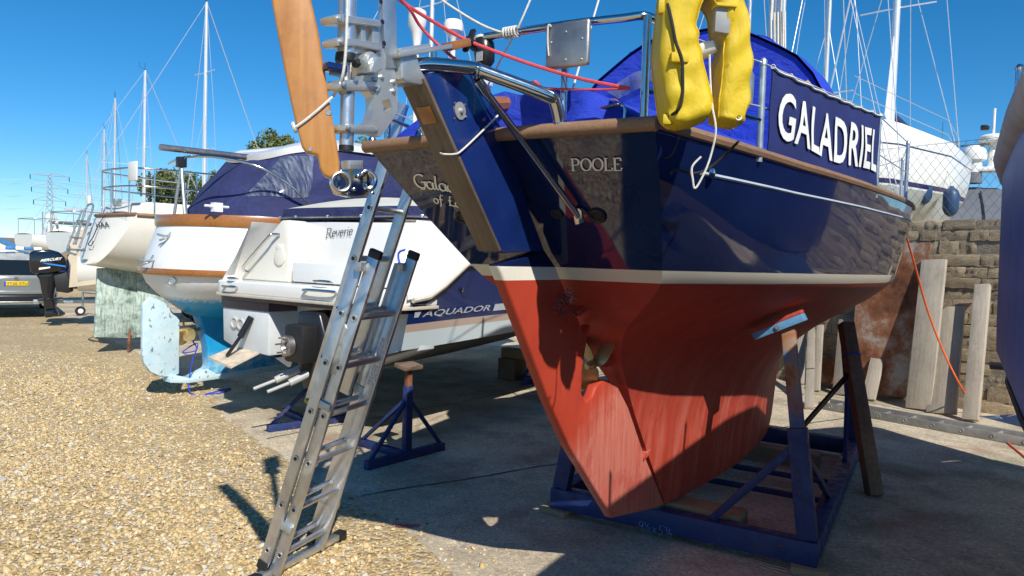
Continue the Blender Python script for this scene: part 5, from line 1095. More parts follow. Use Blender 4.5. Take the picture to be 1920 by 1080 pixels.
    # outdrive leg
    dr = MB().prism([(.12, 1.18), (.42, 1.18), (.50, .98), (.46, .72), (.40, .52), (.22, .46), (.12, .72), (.06, .95)], (0, .06, 0), (1, 0, 0), (0, 0, 1), .36).build('outdrive', MAT['black_plastic'], t, bevel=.03, seg=3)
    MB().box((.27, -.16, .90), (.26, .24, .34)).build('drive_housing', MAT['black_rubber'], dr, bevel=.03)
    MB().lathe([(.095, 0), (.095, .05), (.07, .055), (.06, .02)], (.23, -.27, .88), (-.2, -1, 0), 18).build('gear_flange', MAT['dull_steel'], dr)
    for a in range(6): MB().tube([(.23 + .08 * math.cos(a), -.29, .88 + .08 * math.sin(a)), (.225 + .08 * math.cos(a), -.37, .88 + .08 * math.sin(a))], .008, 6).build('flange_stud', MAT['dull_steel'], dr)
    MB().prism([(-.12, 0), (.12, 0), (.08, -.16), (-.06, -.18)], (.27, -.04, .74), (1, 0, 0), (0, 0, 1), .16).build('lower_housing', MAT['black_rubber'], dr, bevel=.02)
    for dx in (-.12, .08):
        MB().tube([(.24 + dx, .0, .66), (.13 + dx, -.26, .54), (.13 + dx, -.26, .54), (.06 + dx, -.44, .475)], [.034, .034, .016, .016], 12).build('trim_ram', simple('ram_grey%d' % int(dx * 100), (.40, .40, .39), .5), t)
    # canvas over the cockpit: navy side skirt with snaps, cream top, navy back panel with stainless hoop
    def tent(name, base, top, mat, parent=t, n=16, sag=.02):
        rows = []
        for a, b in zip(smooth_path(base, 6), smooth_path(top, 6)):
            rows.append([lerp(a, b, q) + Vector((0, 0, -sag * math.sin(math.pi * q))) for q in np.linspace(0, 1, n)])
        return MB().grid(rows).build(name, MAT[mat], parent, smooth=80)
    base = [Vector(q) for q in ((-1.12, 3.2, 2.03), (-1.15, 2.0, 2.04), (-1.12, .8, 2.04), (-.9, .50, 2.05), (0, .47, 2.05), (.9, .50, 2.05), (1.15, .8, 2.04), (1.18, 2.0, 2.04), (1.16, 3.2, 2.03))]
    mid = [Vector((q.x * .965, q.y + .02, q.z + .13)) for q in base]; top = [Vector((q.x * .55, lerp(q.y, 2.6, .72), 2.30 if abs(q.x) < .95 and q.y < .7 else 2.36)) for q in base]
    tent('canvas_skirt', base, mid, 'navy_canvas', sag=0); 
    rows = []
    for a, b in zip(smooth_path(mid, 6), smooth_path(top, 6)): rows.append([lerp(a, b, q) + Vector((0, 0, .10 * math.sin(math.pi * q * .8))) for q in np.linspace(0, 1, 10)])
    MB().grid(rows).build('canvas_top', simple('pale_canvas', (.62, .60, .50), .6, 0, .08, 3), t, smooth=80)
    pth = smooth_path(base, 6); MB().tube([q + Vector((0, -.012, .03)) for q in pth], .010, 6).build('canvas_track', MAT['dull_steel'], t)
    for i in range(14, 44, 3): MB().lathe([(.018, 0), (.012, .008)], pth[i] + Vector((0, -.02, .04)), (0, -1, 0), 8).build('snap', SS, t)
    # wheelhouse screen far forward
    MB().grid([[Vector((x * .95, 3.1 + .3 * (1 - x * x), 2.05)), Vector((x * .8, 2.8 + .2 * (1 - x * x), 2.75))] for x in np.linspace(-1, 1, 9)]).build('windscreen', MAT['car_glass'], t)
    # coiled blue line on the quarter
    MB().tube(smooth_path([Vector((1.22, .7, 2.0)), Vector((1.19, .45, 1.98)), Vector((1.15, .3, 1.80)), Vector((1.0, .28, 1.74)), Vector((1.05, .27, 1.62)), Vector((1.16, .26, 1.74))], 5), .009, 6).build('mooring_line', MAT['blue_line'], t)
    # stands and blocks
def stand(px, py, h, ang, label, pad_h=.03, w=.86):
    p = G(px, py, 0); t = thing('boat_stand', label, 'boat stand', loc=(p.x, p.y, .004), rz=ang, group=None); B = MAT['blue_steel']
    MB().box((0, 0, .035), (w, .06, .07)).build('base_bar', B, t, bevel=.004); MB().box((0, .034 + w * .36, .034), (.06, w * .72, .062)).build('base_bar', B, t, bevel=.004)
    MB().box((0, 0, .07 + h * .36), (.07, .055, h * .72)).build('post', B, t, bevel=.004); MB().box((0, 0, h * .88), (.05, .045, h * .24)).build('inner_post', MAT['rust'], t, bevel=.003)
    for a in ((-w * .45, 0), (w * .45, 0), (0, w * .66)): MB().beam((a[0] * .07, a[1] * .07, h * .64), (a[0], a[1], .07), .03, .03).build('leg_brace', B, t, bevel=.003)
    MB().box((0, 0, h + .02), (.20, .14, .035), Matrix.Rotation(.15, 3, 'X')).build('pad', MAT['brown_post'], t, bevel=.004); return t
cruiser()
_an = math.atan2(G(840, 838).y - G(680, 880).y, G(840, 838).x - G(680, 880).x)
stand(762, 862, .77, _an, 'blue tripod boat stand under the starboard chine of the motor cruiser')
stand(582, 800, .62, math.atan2(-.25, .97) + .95, 'blue tripod boat stand half hidden behind the aluminium ladder')
stand(1010, 716, .75, .9, 'blue tripod boat stand behind the red rudder', w=.8)
o = MB().box((0, 0, .07), (.9, .16, .14)).build('keel_timber', MAT['old_timber'], None, bevel=.01); q = AQ.w((0, 4.0, 0)); o.location = (q.x, q.y, .3); o.rotation_euler = (0, 0, AQ.rz); tag(o, 'timber baulk on blocks under the motor cruiser bottom', 'timber')
for i, yy in enumerate((-.3, .3)):
    o = MB().box((0, 0, .148), (.3, .3, .296)).build('support_block', MAT['brown_post'], None, bevel=.01); q = AQ.w((yy, 4.0, 0)); o.location = (q.x, q.y, .004); o.rotation_euler = (0, 0, AQ.rz); tag(o, ('dark brown block under the port end of the baulk below the motor cruiser', 'dark brown block under the starboard end of the baulk below the motor cruiser')[i], 'block', 'blocks under the motor cruiser')

# ------------------------------------------------------------------ motor sailer with blue antifouling and round white stern
B5 = Frame(-3.9, 8.28, .62, .785)
def motorsailer():
    t = thing('motor_sailer', 'white round sterned motor sailer with varnished rubbing strakes and sky blue keel', 'boat', B5)
    def plan(y, y0, ym, b, pw=2.3):
        if y >= ym: return b * (1 - max(0, (y - 3.6) / 3.6) ** 2.2) if y > 3.6 else b
        q = (ym - y) / (ym - y0); return b * max(0, 1 - q ** pw) ** (1 / pw)
    def shell(y0, dy, b, z): return y0, b
    zl = [2.05, 1.9, 1.75, 1.6, 1.45, 1.40, 1.30, 1.18, 1.05, .95, .87]; y0s = [-.13, -.18, -.23, -.28, -.315, -.31, -.27, -.17, -.03, .10, .32]; bs = [1.22, 1.24, 1.255, 1.265, 1.27, 1.265, 1.2, 1.02, .74, .45, .16]
    us = list(np.concatenate([np.linspace(0, 1, 16) ** 2.2 * 1.7, np.linspace(1.95, 7.4, 16)])); rows = []
    for z, y0, b in zip(zl, y0s, bs):
        r = []
        for uu in us: y = y0 + uu * (7.0 - y0) / 7.4; r.append(Vector((max(plan(y, y0, y0 + 1.75, b, 2.2), 0.0), y, z + .035 * max(0, (y - 1)) ** 1.15 * (z - .8) / 1.2)))
        rows.append(list(reversed(r)) + [Vector((-p.x, p.y, p.z)) for p in r[1:]])
    hull = MB().grid(rows).build('hull', MAT['blue_antifoul_hull'], t, weld=.001)
    MB().grid([[lerp(a, Vector((-a.x, a.y, a.z)), q) + Vector((0, 0, -.04)) for q in np.linspace(0, 1, 5)] for a in rows[0][:len(us)]]).build('deck', MAT['cream_gel'], t)
    def band(zc, y0, b, w, h, name, y1=7.0, zoff=0):
        pts = []
        for uu in us[:26]:
            y = y0 + uu * (7.0 - y0) / 7.4; pts.append((plan(y, y0, y0 + 1.75, b, 2.2), y, zc + .035 * max(0, (y - 1)) ** 1.15 * (zc - .8) / 1.2))
        full = [Vector(p) for p in reversed(pts)] + [Vector((-p[0], p[1], p[2])) for p in pts[1:]]; rr = []
        for i, p in enumerate(full):
            d = (full[min(i + 1, len(full) - 1)] - full[max(i - 1, 0)]); d.z = 0; d.normalize(); nn = Vector((d.y, -d.x, 0))
            if nn.dot(p - Vector((0, 3, 0))) < 0: nn = -nn
            rr.append([p + nn * -.02 + Vector((0, 0, -h / 2)), p + nn * w * .8 + Vector((0, 0, -h / 2)), p + nn * w + Vector((0, 0, -h * .3)), p + nn * w + Vector((0, 0, h * .3)), p + nn * w * .8 + Vector((0, 0, h / 2)), p + nn * -.02 + Vector((0, 0, h / 2))])
        return MB().grid(rr, True).build(name, MAT['varnish'], t, weld=.0005)
    band(2.045, -.13, 1.225, .045, .13, 'capping_rail'); band(1.455, -.32, 1.272, .045, .072, 'rubbing_strake')
    # keel, heel, rudder
    def T0(px, py): p = B5.T(px, py, 0); return (p.y, p.z)
    keel = [(.05, 1.02), (.30, .98), T0(372, 620), T0(382, 650), T0(384, 690), T0(372, 700), T0(350, 705), T0(310, 712), T0(310, 703), (.02, .16), (.6, .185), (1.6, .17), (4.6, .12), (5.2, .5), (5.7, 1.1), (3, 1.15), (1.0, 1.08)]
    keel = [(.25, 1.03), T0(366, 592), T0(376, 622), T0(383, 650), T0(385, 686), T0(376, 698), T0(352, 706), T0(313, 709), T0(312, 716), T0(345, 716), T0(552, 688), (4.6, .12), (5.2, .5), (5.7, 1.1), (3, 1.2), (1.0, 1.15)]
    MB().prism(keel, (0, 0, 0), (0, 1, 0), (0, 0, 1), .17).build('keel', MAT['blue_antifoul_hull'], t, bevel=.03, seg=3)
    rd = [T0(280, 556), T0(306, 566), T0(335, 600), T0(334, 700), T0(322, 706), T0(300, 706), T0(280, 697), T0(268, 680), T0(265, 660), T0(266, 570)]
    rud = MB().prism(rd, (0, 0, 0), (0, 1, 0), (0, 0, 1), .06).build('rudder', MAT['worn_pale_blue'], t, bevel=.012, seg=3)
    MB().prism([T0(315, 700), T0(350, 708), T0(384, 690), T0(400, 700), T0(550, 676), T0(552, 688), T0(345, 717), T0(312, 716)], (0, 0, 0), (0, 1, 0), (0, 0, 1), .18).build('heel_shoe', MAT['worn_pale_blue'], t, bevel=.01)
    pc = Vector((0, *T0(346, 620))); pr_ = MB().lathe([(.02, -.08), (.035, -.03), (.035, .06)], pc, (0, 1, 0), 12).build('propeller', MAT['bronze'], t)
    for dv in ((.9, 0, -.35), (-.3, 0, .95), (-.6, 0, -.75)):
        dv = Vector(dv).normalized(); cx = dv.cross(Vector((0, 1, 0))); rws = [[pc + dv * (.03 + .20 * q) + (cx * .75 + Vector((0, .55, 0))) * w * .085 * math.sin(math.pi * (.15 + .8 * q)) ** .7 for w in (-1, -.4, .4, 1)] for q in np.linspace(0, 1, 8)]
        MB().grid(rws).build('propeller_blade', MAT['bronze'], pr_)
    MB().tube([pc, pc + Vector((0, .5, .02))], .022, 8).build('shaft', MAT['bronze'], t)
    MB().tube(smooth_path([pc + Vector((.05, .02, -.05)), pc + Vector((.1, .1, -.22)), pc + Vector((.05, -.05, -.25)), pc + Vector((.12, .1, -.15)), pc + Vector((.08, .05, -.4)), Vector((.1, .1, .02)), Vector((.3, .35, .015)), Vector((.1, .6, .012)), Vector((.25, .2, .012))], 6), .008, 6).build('blue_line', MAT['blue_line'], t)
    # fittings on the quarter
    def sidept(px, py):
        best = None
        for i in range(60):
            tt = i / 59 * 1.3; p = B5.T(px, py, tt); y0 = itp(p.z, zl[::-1], y0s[::-1]); b = itp(p.z, zl[::-1], bs[::-1]); dlt = abs(plan(p.y, y0, y0 + 1.75, b, 2.2) - tt) if p.y > y0 else 9
            if best is None or dlt < best[0]: best = (dlt, p)
        return best[1]
    for px, py in ((314, 443), (279, 489)):
        c = sidept(px, py) + Vector((.02, -.03, 0)); MB().tube(smooth_path([c + Vector((-.03, -.08, .02)), c + Vector((.03, -.03, 0)), c + Vector((.04, .02, .01)), c + Vector((.0, .07, .06))], 4), .013, 7).tube(smooth_path([c + Vector((-.02, -.06, -.05)), c + Vector((.03, -.01, -.02)), c + Vector((.02, .05, .0))], 4), .012, 7).build('fairlead_cleat', MAT['galv'], t)
    c = sidept(325, 527); MB().ring(c + Vector((.02, -.03, 0)), (.7, -.7, 0), .035, .012, 16, 7).lathe([(.03, 0), (.03, .004)], c + Vector((.02, -.03, 0)), (.7, -.7, 0), 12).build('exhaust_outlet', MAT['galv'], t)
    # canvas tent over the cockpit and white roof
    base = [Vector(q) for q in ((1.0, 2.6, 2.12), (1.03, 1.6, 2.1), (1.02, 1.05, 2.1), (.85, .55, 2.1), (.45, .28, 2.1), (0, .2, 2.1), (-.5, .3, 2.1), (-.9, .6, 2.1), (-1.0, 1.6, 2.1), (-1.0, 2.6, 2.12))]
    top = [Vector(q) for q in ((.86, 2.7, 3.06), (.88, 2.1, 3.08), (.86, 1.5, 3.05), (.72, 1.08, 2.97), (.40, .92, 2.90), (0, .88, 2.88), (-.4, .92, 2.90), (-.72, 1.08, 2.97), (-.88, 1.9, 3.08), (-.86, 2.7, 3.06))]
    rows = []
    for i, (a, b) in enumerate(zip(smooth_path(base, 6), smooth_path(top, 6))):
        r = []
        for q in np.linspace(0, 1, 16):
            p = lerp(a, b, q); out = Vector((p.x, (p.y - 1.2) * .6, 0)); out = out.normalized() if out.length else out
            r.append(p + out * (.07 * math.sin(math.pi * q) + .012 * math.sin(14 * q + i * .5)) + Vector((0, 0, .012 * math.sin(i * .7))))
        rows.append(r)
    tent = MB().grid(rows).build('canvas_tent', MAT['navy_canvas'], t, smooth=80)
    rb = smooth_path(top, 6); rows = [[p + Vector((p.x * .05, (p.y - 1.5) * .05 - .02, -.045)), p + Vector((p.x * .06, (p.y - 1.5) * .06 - .03, .03)), Vector((p.x * .85, lerp(p.y, 1.6, .12), p.z + .10)), Vector((p.x * .4, lerp(p.y, 2, .5), p.z + .17)), Vector((0, lerp(p.y, 2, .6), p.z + .19))] for p in rb]
    MB().grid(rows).build('wheelhouse_roof', MAT['white_gel'], t, smooth=50)
    # clear window in the tent, following the cloth
    def tentpt(i, q, off=.012):
        i = max(0, min(len(rows_t) - 1.001, i)); a = int(i); f = i - a; p0 = lerp(rows_t[a][0], rows_t[a + 1][0], f); j = q * 15; b = int(min(j, 14)); g = j - b
        p = lerp(lerp(rows_t[a][b], rows_t[a + 1][b], f), lerp(rows_t[a][b + 1], rows_t[a + 1][b + 1], f), g); out = Vector((p.x, (p.y - 1.2) * .6, 0)).normalized(); return p + out * off
    rows_t = [[Vector(p) for p in tent.data.vertices] for _ in ()] or None
    rows_t = []
    for i, (a, b) in enumerate(zip(smooth_path(base, 6), smooth_path(top, 6))):
        r = []
        for q in np.linspace(0, 1, 16):
            p = lerp(a, b, q); out = Vector((p.x, (p.y - 1.2) * .6, 0)).normalized(); r.append(p + out * (.07 * math.sin(math.pi * q) + .012 * math.sin(14 * q + i * .5)) + Vector((0, 0, .012 * math.sin(i * .7))))
        rows_t.append(r)
    MB().grid([[tentpt(lerp(13.5 + 1.5 * q, 23 - 2 * q, k / 12), lerp(.30, .90, q)) for k in range(13)] for q in np.linspace(0, 1, 10)]).build('clear_window', MAT['vinyl'], tent, smooth=80)
    # stainless hoop and pole crutch
    MB().tube(smooth_path([Vector((1.0, 1.2, 2.12)), Vector((1.08, .80, 2.45)), Vector((.95, .45, 2.66)), Vector((.6, .15, 2.76)), Vector((0, .05, 2.79)), Vector((-.6, .15, 2.76))], 6), .016, 10).build('hoop_rail', MAT['stainless'], t)
    for dx, dy in ((-.10, -.22), (.12, -.18), (.02, .05)): MB().tube([(.05 + dx, .02 + dy * .3, 2.12), (.05, -.02, 2.68)], .018, 8).build('crutch_leg', MAT['galv'], t)
    MB().box((.05, -.02, 2.72), (.08, .10, .12)).build('crutch_head', MAT['black_plastic'], t, bevel=.01)
    MB().tube([B5.T(300, 276, .0), B5.T(450, 293, .0), Vector((0, 4.5, 3.0))], .038, 12).build('lowered_spar', MAT['dull_steel'], t)
    c = Vector((.72, .05, 2.19)); MB().box(c, (.08, .10, .10)).tube([c + Vector((0, -.14, .01)), c + Vector((0, .14, .01))], .014, 8).build('mooring_bitt', MAT['white_paint'], t)
    MB().box((0, 4.2, 2.45), (1.7, 2.4, .55)).build('coachroof', MAT['white_gel'], t, bevel=.1, seg=3)
    return t
motorsailer()

# ------------------------------------------------------------------ cream yacht with reverse transom and green copper rudder
B6 = Frame(-6.4, 11.5, .62, .785)
def cream_yacht():
    t = thing('cream_yacht', 'cream sailing yacht with folding stern ladder and patchy green rudder', 'yacht', B6); C = MAT['cream_gel']
    zt, zb = 2.235, 1.50
    sts = [(0, .74, 2.235, 1.42), (.9, 1.02, 2.23, 1.24), (1.8, 1.34, 2.24, 1.08), (3.0, 1.40, 2.27, .98), (4.4, 1.28, 2.33, 1.0), (5.6, .95, 2.40, 1.15), (6.6, .5, 2.48, 1.45), (7.3, .04, 2.55, 2.0)]
    rows = []
    for i, (y, b, zs, zk) in enumerate(sts):
        r = []
        for j in range(15):
            a = j / 14 * math.pi / 2; x = b * math.cos(a) ** (2 / 2.7); z = zs + (zk - zs) * math.sin(a) ** (2 / 1.9); yy = y
            if i == 0: yy = -.06 - .42 * (zs - z) / (zs - 1.42)
            elif i == 1: yy = .9 - .2 * (zs - z)
            r.append(Vector((x, yy, z)))
        rows.append(r + [Vector((-p.x, p.y, p.z)) for p in reversed(r)])
    hull = MB().grid(rows).build('hull', C, t)
    r0 = rows[0]; h = len(r0) // 2; MB().grid([[lerp(r0[j], r0[-1 - j], q) + Vector((0, -.06 * (1 - (2 * q - 1) ** 2), 0)) for q in np.linspace(0, 1, 9)] for j in range(h)]).build('transom', C, t)
    MB().grid([[Vector((lerp(-b, b, k / 8) * .98, (-.04 if i == 0 else y), zs + .0 + .06 * (1 - (k / 4 - 1) ** 2))) for k in range(9)] for i, (y, b, zs, zk) in enumerate(sts)]).build('deck', C, t)
    for sg in (1, -1): MB().tube([Vector((sg * (b + .012), (-.06 if i == 0 else y), zs - .01)) for i, (y, b, zs, zk) in enumerate(sts)], .03, 8).build('rubbing_strake', MAT['teak'], t)
    MB().tube([Vector((x, -.07 - .07 * (1 - (x / .74) ** 2), 2.235)) for x in np.linspace(-.74, .74, 14)], .03, 8).build('taffrail', MAT['teak'], t)
    MB().prism([(-.05, 2.2), (6.4, 2.2), (6.0, 2.5), (2.6, 2.62), (2.0, 2.46), (.1, 2.44)], (0, 0, .0), (0, 1, 0), (0, 0, 1), 1.5).build('coaming', C, t, bevel=.04, seg=3)
    # rudder and skeg, hull overhang stripe
    def T0(px, py, tt=0): p = B6.T(px, py, tt); return (p.y, p.z)
    rd = [T0(182, 503), T0(262, 500), T0(252, 634), T0(176, 632)]; rud = MB().prism(rd, (0, 0, 0), (0, 1, 0), (0, 0, 1), .06).build('rudder', MAT['verdigris'], t, bevel=.01)
    MB().prism([T0(256, 500), T0(330, 500), T0(300, 632), T0(253, 632)], (0, 0, 0), (0, 1, 0), (0, 0, 1), .12).build('skeg', MAT['verdigris'], t, bevel=.01)
    MB().prism([(1.9, 1.15), (4.9, 1.1), (4.5, .25), (2.4, .22)], (0, 0, 0), (0, 1, 0), (0, 0, 1), .2).build('keel', MAT['verdigris'], t, bevel=.04)
    MB().tube([(.12, .1, .02), (.12, .12, .36)], .022, 8).build('rudder_prop', MAT['rust'], t)
    # lettering
    def tp(px, py, off=.02):
        p = None
        for _ in range(1): pass
        n_ = B6.v * .87 + Vector((0, 0, -.49)); q = B6.l(PLN(px, py, B6.w((0, -.12, 2.235)), n_)); return q + Vector((0, -off, 0))
    letters('name_letters', 'AAH', quadmap(tp(208, 425), tp(184, 427), tp(181, 417), tp(205, 415)), MAT['letter_dark'], t, bold=.01)
    letters('club_letters', 'P.H.C.C.', quadmap(tp(221, 405), tp(241, 406.5), tp(241, 401), tp(221, 399.5)), MAT['letter_dark'], t, shear=.2)
    # folding stern ladder
    ld = MB(); A = lambda px, py, off=.14: tp(px, py, off)
    for p in ([(160, 458), (175, 400), (182, 386), (191, 385), (189, 400), (165, 470), (155, 476), (146, 471), (147, 458), (171, 395)], [(168, 465), (186, 405)], [(156, 458), (176, 402)]):
        MB().tube(smooth_path([A(*q) for q in p], 4), .017, 7).build('stern_ladder_tube', MAT['galv'], t)
    for a, b in (((164, 415), (183, 416)), ((155, 446), (171, 447)), ((148, 468), (178, 470))): MB().beam(A(*a, .15), A(*b, .15), .05, .03).build('stern_ladder_tread', MAT['dull_steel'], t, bevel=.006)
    MB().tube(smooth_path([A(205, 398, .03), A(192, 420, .05), A(182, 445, .06), A(172, 458, .05), A(178, 460, .05), A(181, 452, .05)], 4), .008, 6).build('ladder_line', MAT['black_rope'], t)
    # pushpit: two hoops, white board, posts
    for z, s_ in ((2.96, 1.0), (2.68, 1.0)):
        MB().tube(smooth_path([(1.04, 1.6, z), (.92, .8, z), (.76, .2, z), (.55, -.06, z), (0, -.14, z), (-.55, -.06, z), (-.76, .2, z), (-.92, .8, z), (-1.04, 1.6, z)], 6), .0145, 8).build('pushpit_rail', MAT['stainless'], t)
    for x, y in ((.76, .2), (.92, .8), (1.04, 1.6), (.0, -.13), (-.76, .2), (-1.04, 1.6), (.5, -.07), (-.5, -.07)): MB().tube([(x, y, 2.25), (x, y, 2.96)], .0135, 8).build('pushpit_post', MAT['stainless'], t)
    c = B6.S(249, 321, -.12); MB().box(c, (.30, .03, .30)).build('dinghy_board', MAT['white_plastic'], t, bevel=.02)
    c = B6.T(220, 382, .3); MB().box(c + Vector((0, 0, .02)), (.10, .10, .12)).build('deck_light', MAT['galv'], t, bevel=.01)
    for y in (2.2, 3.4, 4.6): MB().tube([(1.3, y, 2.25), (1.3, y, 2.85)], .013, 8).build('stanchion', MAT['stainless'], t)
    for z in (2.82, 2.55): MB().tube([(1.02, 1.6, z + .1), (1.3, 2.2, z), (1.3, 4.6, z + .03), (.4, 6.9, z + .3)], .006, 5).build('guard_wire', MAT['wire'], t)
    return t
cream_yacht()

# ------------------------------------------------------------------ far yachts in the row (only their masts and rigging rise above the others)
def far_yacht(px, py_top, Y, label, group, L=8.0, hull='white_gel', light=False, zt=None):
    dx = ray(px, 300); mx = CAM + dx * (Y / dx.y); v = Vector((.62, .785, 0)) if Y < 33 else Vector((-.35, .94, 0)).normalized(); st = mx - v * (L * .55)
    f = Frame(st.x, st.y, v.x, v.y); t = thing('far_yacht', label, 'yacht', f, group=group)
    top = DP(px, py_top, Y).z
    sts = [(0, .95, 2.1, 1.5), (1.2, 1.2, 2.06, 1.2), (3.2, 1.35, 2.06, 1.0), (5.2, 1.1, 2.15, 1.05), (6.8, .55, 2.28, 1.4), (7.8, .04, 2.38, 2.1)]
    section_hull(sts, 10).build('hull', MAT[hull], t); deck_of(sts).build('deck', MAT['cream_gel'], t)
    MB().prism([(2.2, 1.1), (4.8, 1.1), (4.4, .2), (2.7, .2)], (0, 0, 0), (0, 1, 0), (0, 0, 1), .2).build('keel', MAT['blue_steel'], t, bevel=.03)
    MB().prism([(.25, 1.5), (.75, 1.3), (.7, .5), (.3, .5)], (0, 0, 0), (0, 1, 0), (0, 0, 1), .06).build('rudder', MAT['blue_steel'], t, bevel=.01)
    MB().prism([(1.9, 2.05), (5.9, 2.1), (5.4, 2.38), (2.4, 2.52)], (0, 0, 0), (0, 1, 0), (0, 0, 1), 1.35).build('coachroof', MAT['white_gel'], t, bevel=.05)
    for x in (-1, 1): MB().tube(smooth_path([(x * .9, .9, 2.7), (x * .85, .1, 2.7), (0, 0, 2.7)], 4), .014, 6).build('pushpit_rail', MAT['stainless'], t); MB().tube([(x * .85, .1, 2.05), (x * .85, .1, 2.7)], .014, 6).build('pushpit_post', MAT['stainless'], t)
    rig(t, L * .55, 2.3, top, .05, 7.7, 1.15, spreaders=2 if top > 9.5 else 1)
    MB().tube([(0, L * .55 - .1, 3.1), (0, 1.4, 3.15)], .05, 8).build('boom', MAT['alu_mast'], t)
    if light:
        MB().lathe([(.09, 4.6), (.11, 4.75), (.11, 5.1), (.08, 5.15)], (.16, L * .55, 0), (0, 0, 1), 12).build('radar_reflector', MAT['white_plastic'], t)
    return t
g = 'yachts farther along the row'
far_yacht(384, 4, 24, 'white yacht with the tallest mast in the row beyond the cream yacht', g)
far_yacht(271, 132, 30, 'white yacht whose thick mast rises behind the stern rail of the cream yacht', g)
far_yacht(215, 184, 36, 'white yacht with a slim mast and wind vane beyond the thick masted one', g, hull='cream_gel')
far_yacht(195, 242, 40, 'cream yacht with the shorter mast close beside the slim one', g, hull='cream_gel')
far_yacht(163, 290, 48, 'farthest white yacht, short mast with a white radar reflector', g, light=True)

# ------------------------------------------------------------------ covered boat on a trailer with a big black outboard
def outboard_boat():
    f = Frame(-9.55, 15.15, .86, .51); t = thing('covered_boat', 'small boat under a beige tarpaulin on a road trailer with jockey wheel', 'boat', f)
    rows = []
    for i in range(17):
        q = i / 16; y = lerp(.05, 4.6, q); w = itp(q, [0, .1, .5, .8, 1], [.6, .72, .85, .7, .08]); zt = itp(q, [0, .12, .4, 1], [1.95, 2.25, 2.55, 2.0]); r = []
        for k in range(25):
            a = k / 24 * math.pi; x = math.cos(a); s_ = math.sin(a); drape = .85 + .05 * math.sin(5 * q + 11 * a) + .04 * math.sin(23 * a + 3 * q)
            z = lerp(drape + .10 * math.sin(9 * a + q * 4), zt, s_ ** .55); r.append((w * x * (1 + .05 * math.sin(17 * a + 6 * q) * (1 - s_)), y + .03 * math.sin(13 * a), z))
        rows.append(r)
    mb = MB(); mb.grid(rows); mb.add(rows[0], [tuple(range(25))]); mb.build('tarpaulin', MAT['tan_canvas'], t, smooth=70)
    sts = [(.2, .8, 1.5, .75), (2, .95, 1.5, .68), (3.6, .7, 1.55, .75), (4.6, .05, 1.7, 1.3)]; section_hull(sts, 8).build('hull', MAT['white_gel'], t)
    MB().box((0, 1.6, .52), (.08, 4.4, .08)).build('trailer_frame', MAT['galv'], t, bevel=.005); MB().box((0, 2.6, .45), (1.7, .08, .08)).build('axle', MAT['galv'], t)
    for sg in (1, -1):
        w = MB().lathe([(.12, -.07), (.27, -.08), (.285, -.05), (.285, .05), (.27, .08), (.12, .07)], (sg * .9, 2.6, .295), (1, 0, 0), 24).build('wheel', MAT['tyre'], t)
        MB().lathe([(.17, -.075), (.16, .085)], (sg * .9, 2.6, .295), (1, 0, 0), 18).build('rim', MAT['galv'], w)
    p = f.l(G(155, 592)); MB().tube([(p.x, p.y, .12), (p.x, p.y, .66)], .025, 8).build('jockey_leg', MAT['galv'], t); MB().tube([(p.x, p.y, .58), (0, 1.6, .54)], .02, 6).build('jockey_arm', MAT['galv'], t)
    w = MB().lathe([(.05, -.035), (.11, -.035), (.118, 0), (.11, .035), (.05, .035)], (p.x, p.y - .05, .12), (1, .2, 0), 20).build('jockey_wheel', MAT['tyre'], t); MB().lathe([(.06, -.038), (.06, .038)], (p.x, p.y - .05, .12), (1, .2, 0), 14).build('rim', MAT['white_plastic'], w)
    # outboard: cowling shown side on
    oc = DP(92, 520, 14.9); of = Frame(oc.x, oc.y, .86, .51)
    ob = thing('outboard_motor', 'big black outboard motor with blue stripe on the stern of the covered boat', 'outboard', of); BL = MAT['black_gloss']
    def T0(px, py): p = of.T(px, py, 0); return (p.y, p.z)
    prof = [T0(56, 474), T0(66, 469), T0(95, 468), T0(113, 473), T0(121, 481), T0(125, 493), T0(124, 504), T0(112, 508), T0(90, 512), T0(66, 513), T0(58, 508), T0(56, 490)]
    cw = MB().prism(prof, (0, 0, 0), (0, 1, 0), (0, 0, 1), .50).build('cowling', BL, ob, bevel=.07, seg=4)
    MB().prism([T0(66, 513), T0(112, 508), T0(106, 520), T0(101, 560), T0(106, 578), T0(84, 580), T0(80, 556), T0(74, 524)], (0, 0, 0), (0, 1, 0), (0, 0, 1), .22).build('midsection', BL, ob, bevel=.04, seg=3)
    MB().prism([T0(70, 561), T0(118, 557), T0(116, 560), T0(72, 564)], (0, 0, 0), (0, 1, 0), (0, 0, 1), .26).build('cavitation_plate', BL, ob, bevel=.008)
    MB().prism([T0(84, 580), T0(106, 578), T0(112, 592), T0(84, 596)], (0, 0, 0), (0, 1, 0), (0, 0, 1), .13).build('gearcase', BL, ob, bevel=.03)
    MB().prism([T0(100, 512), T0(126, 509), T0(138, 545), T0(128, 549), T0(106, 546)], (0, 0, 0), (0, 1, 0), (0, 0, 1), .3).build('mounting_bracket', MAT['black_rubber'], ob, bevel=.02)
    S3 = lambda px, py, tt=.2545: Vector((tt, *(lambda p: (p.y, p.z))(of.T(px, py, tt))))
    letters('maker_letters', 'MERCURY', quadmap(S3(75, 491), S3(117, 487), S3(117, 482), S3(77, 486)), MAT['letter_white'], cw, bold=.03, shear=.3)
    MB().add([S3(76, 491.6), S3(122, 498), S3(124, 501), S3(90, 496)], [(0, 1, 2, 3)]).build('blue_stripe', simple('ob_blue', (.02, .22, .65), .3), cw, smooth=0)
    MB().add([S3(73, 502), S3(94, 500), S3(94, 502.5), S3(73, 506)], [(0, 1, 2, 3)]).build('white_flash', MAT['letter_white'], cw, smooth=0)
outboard_boat()

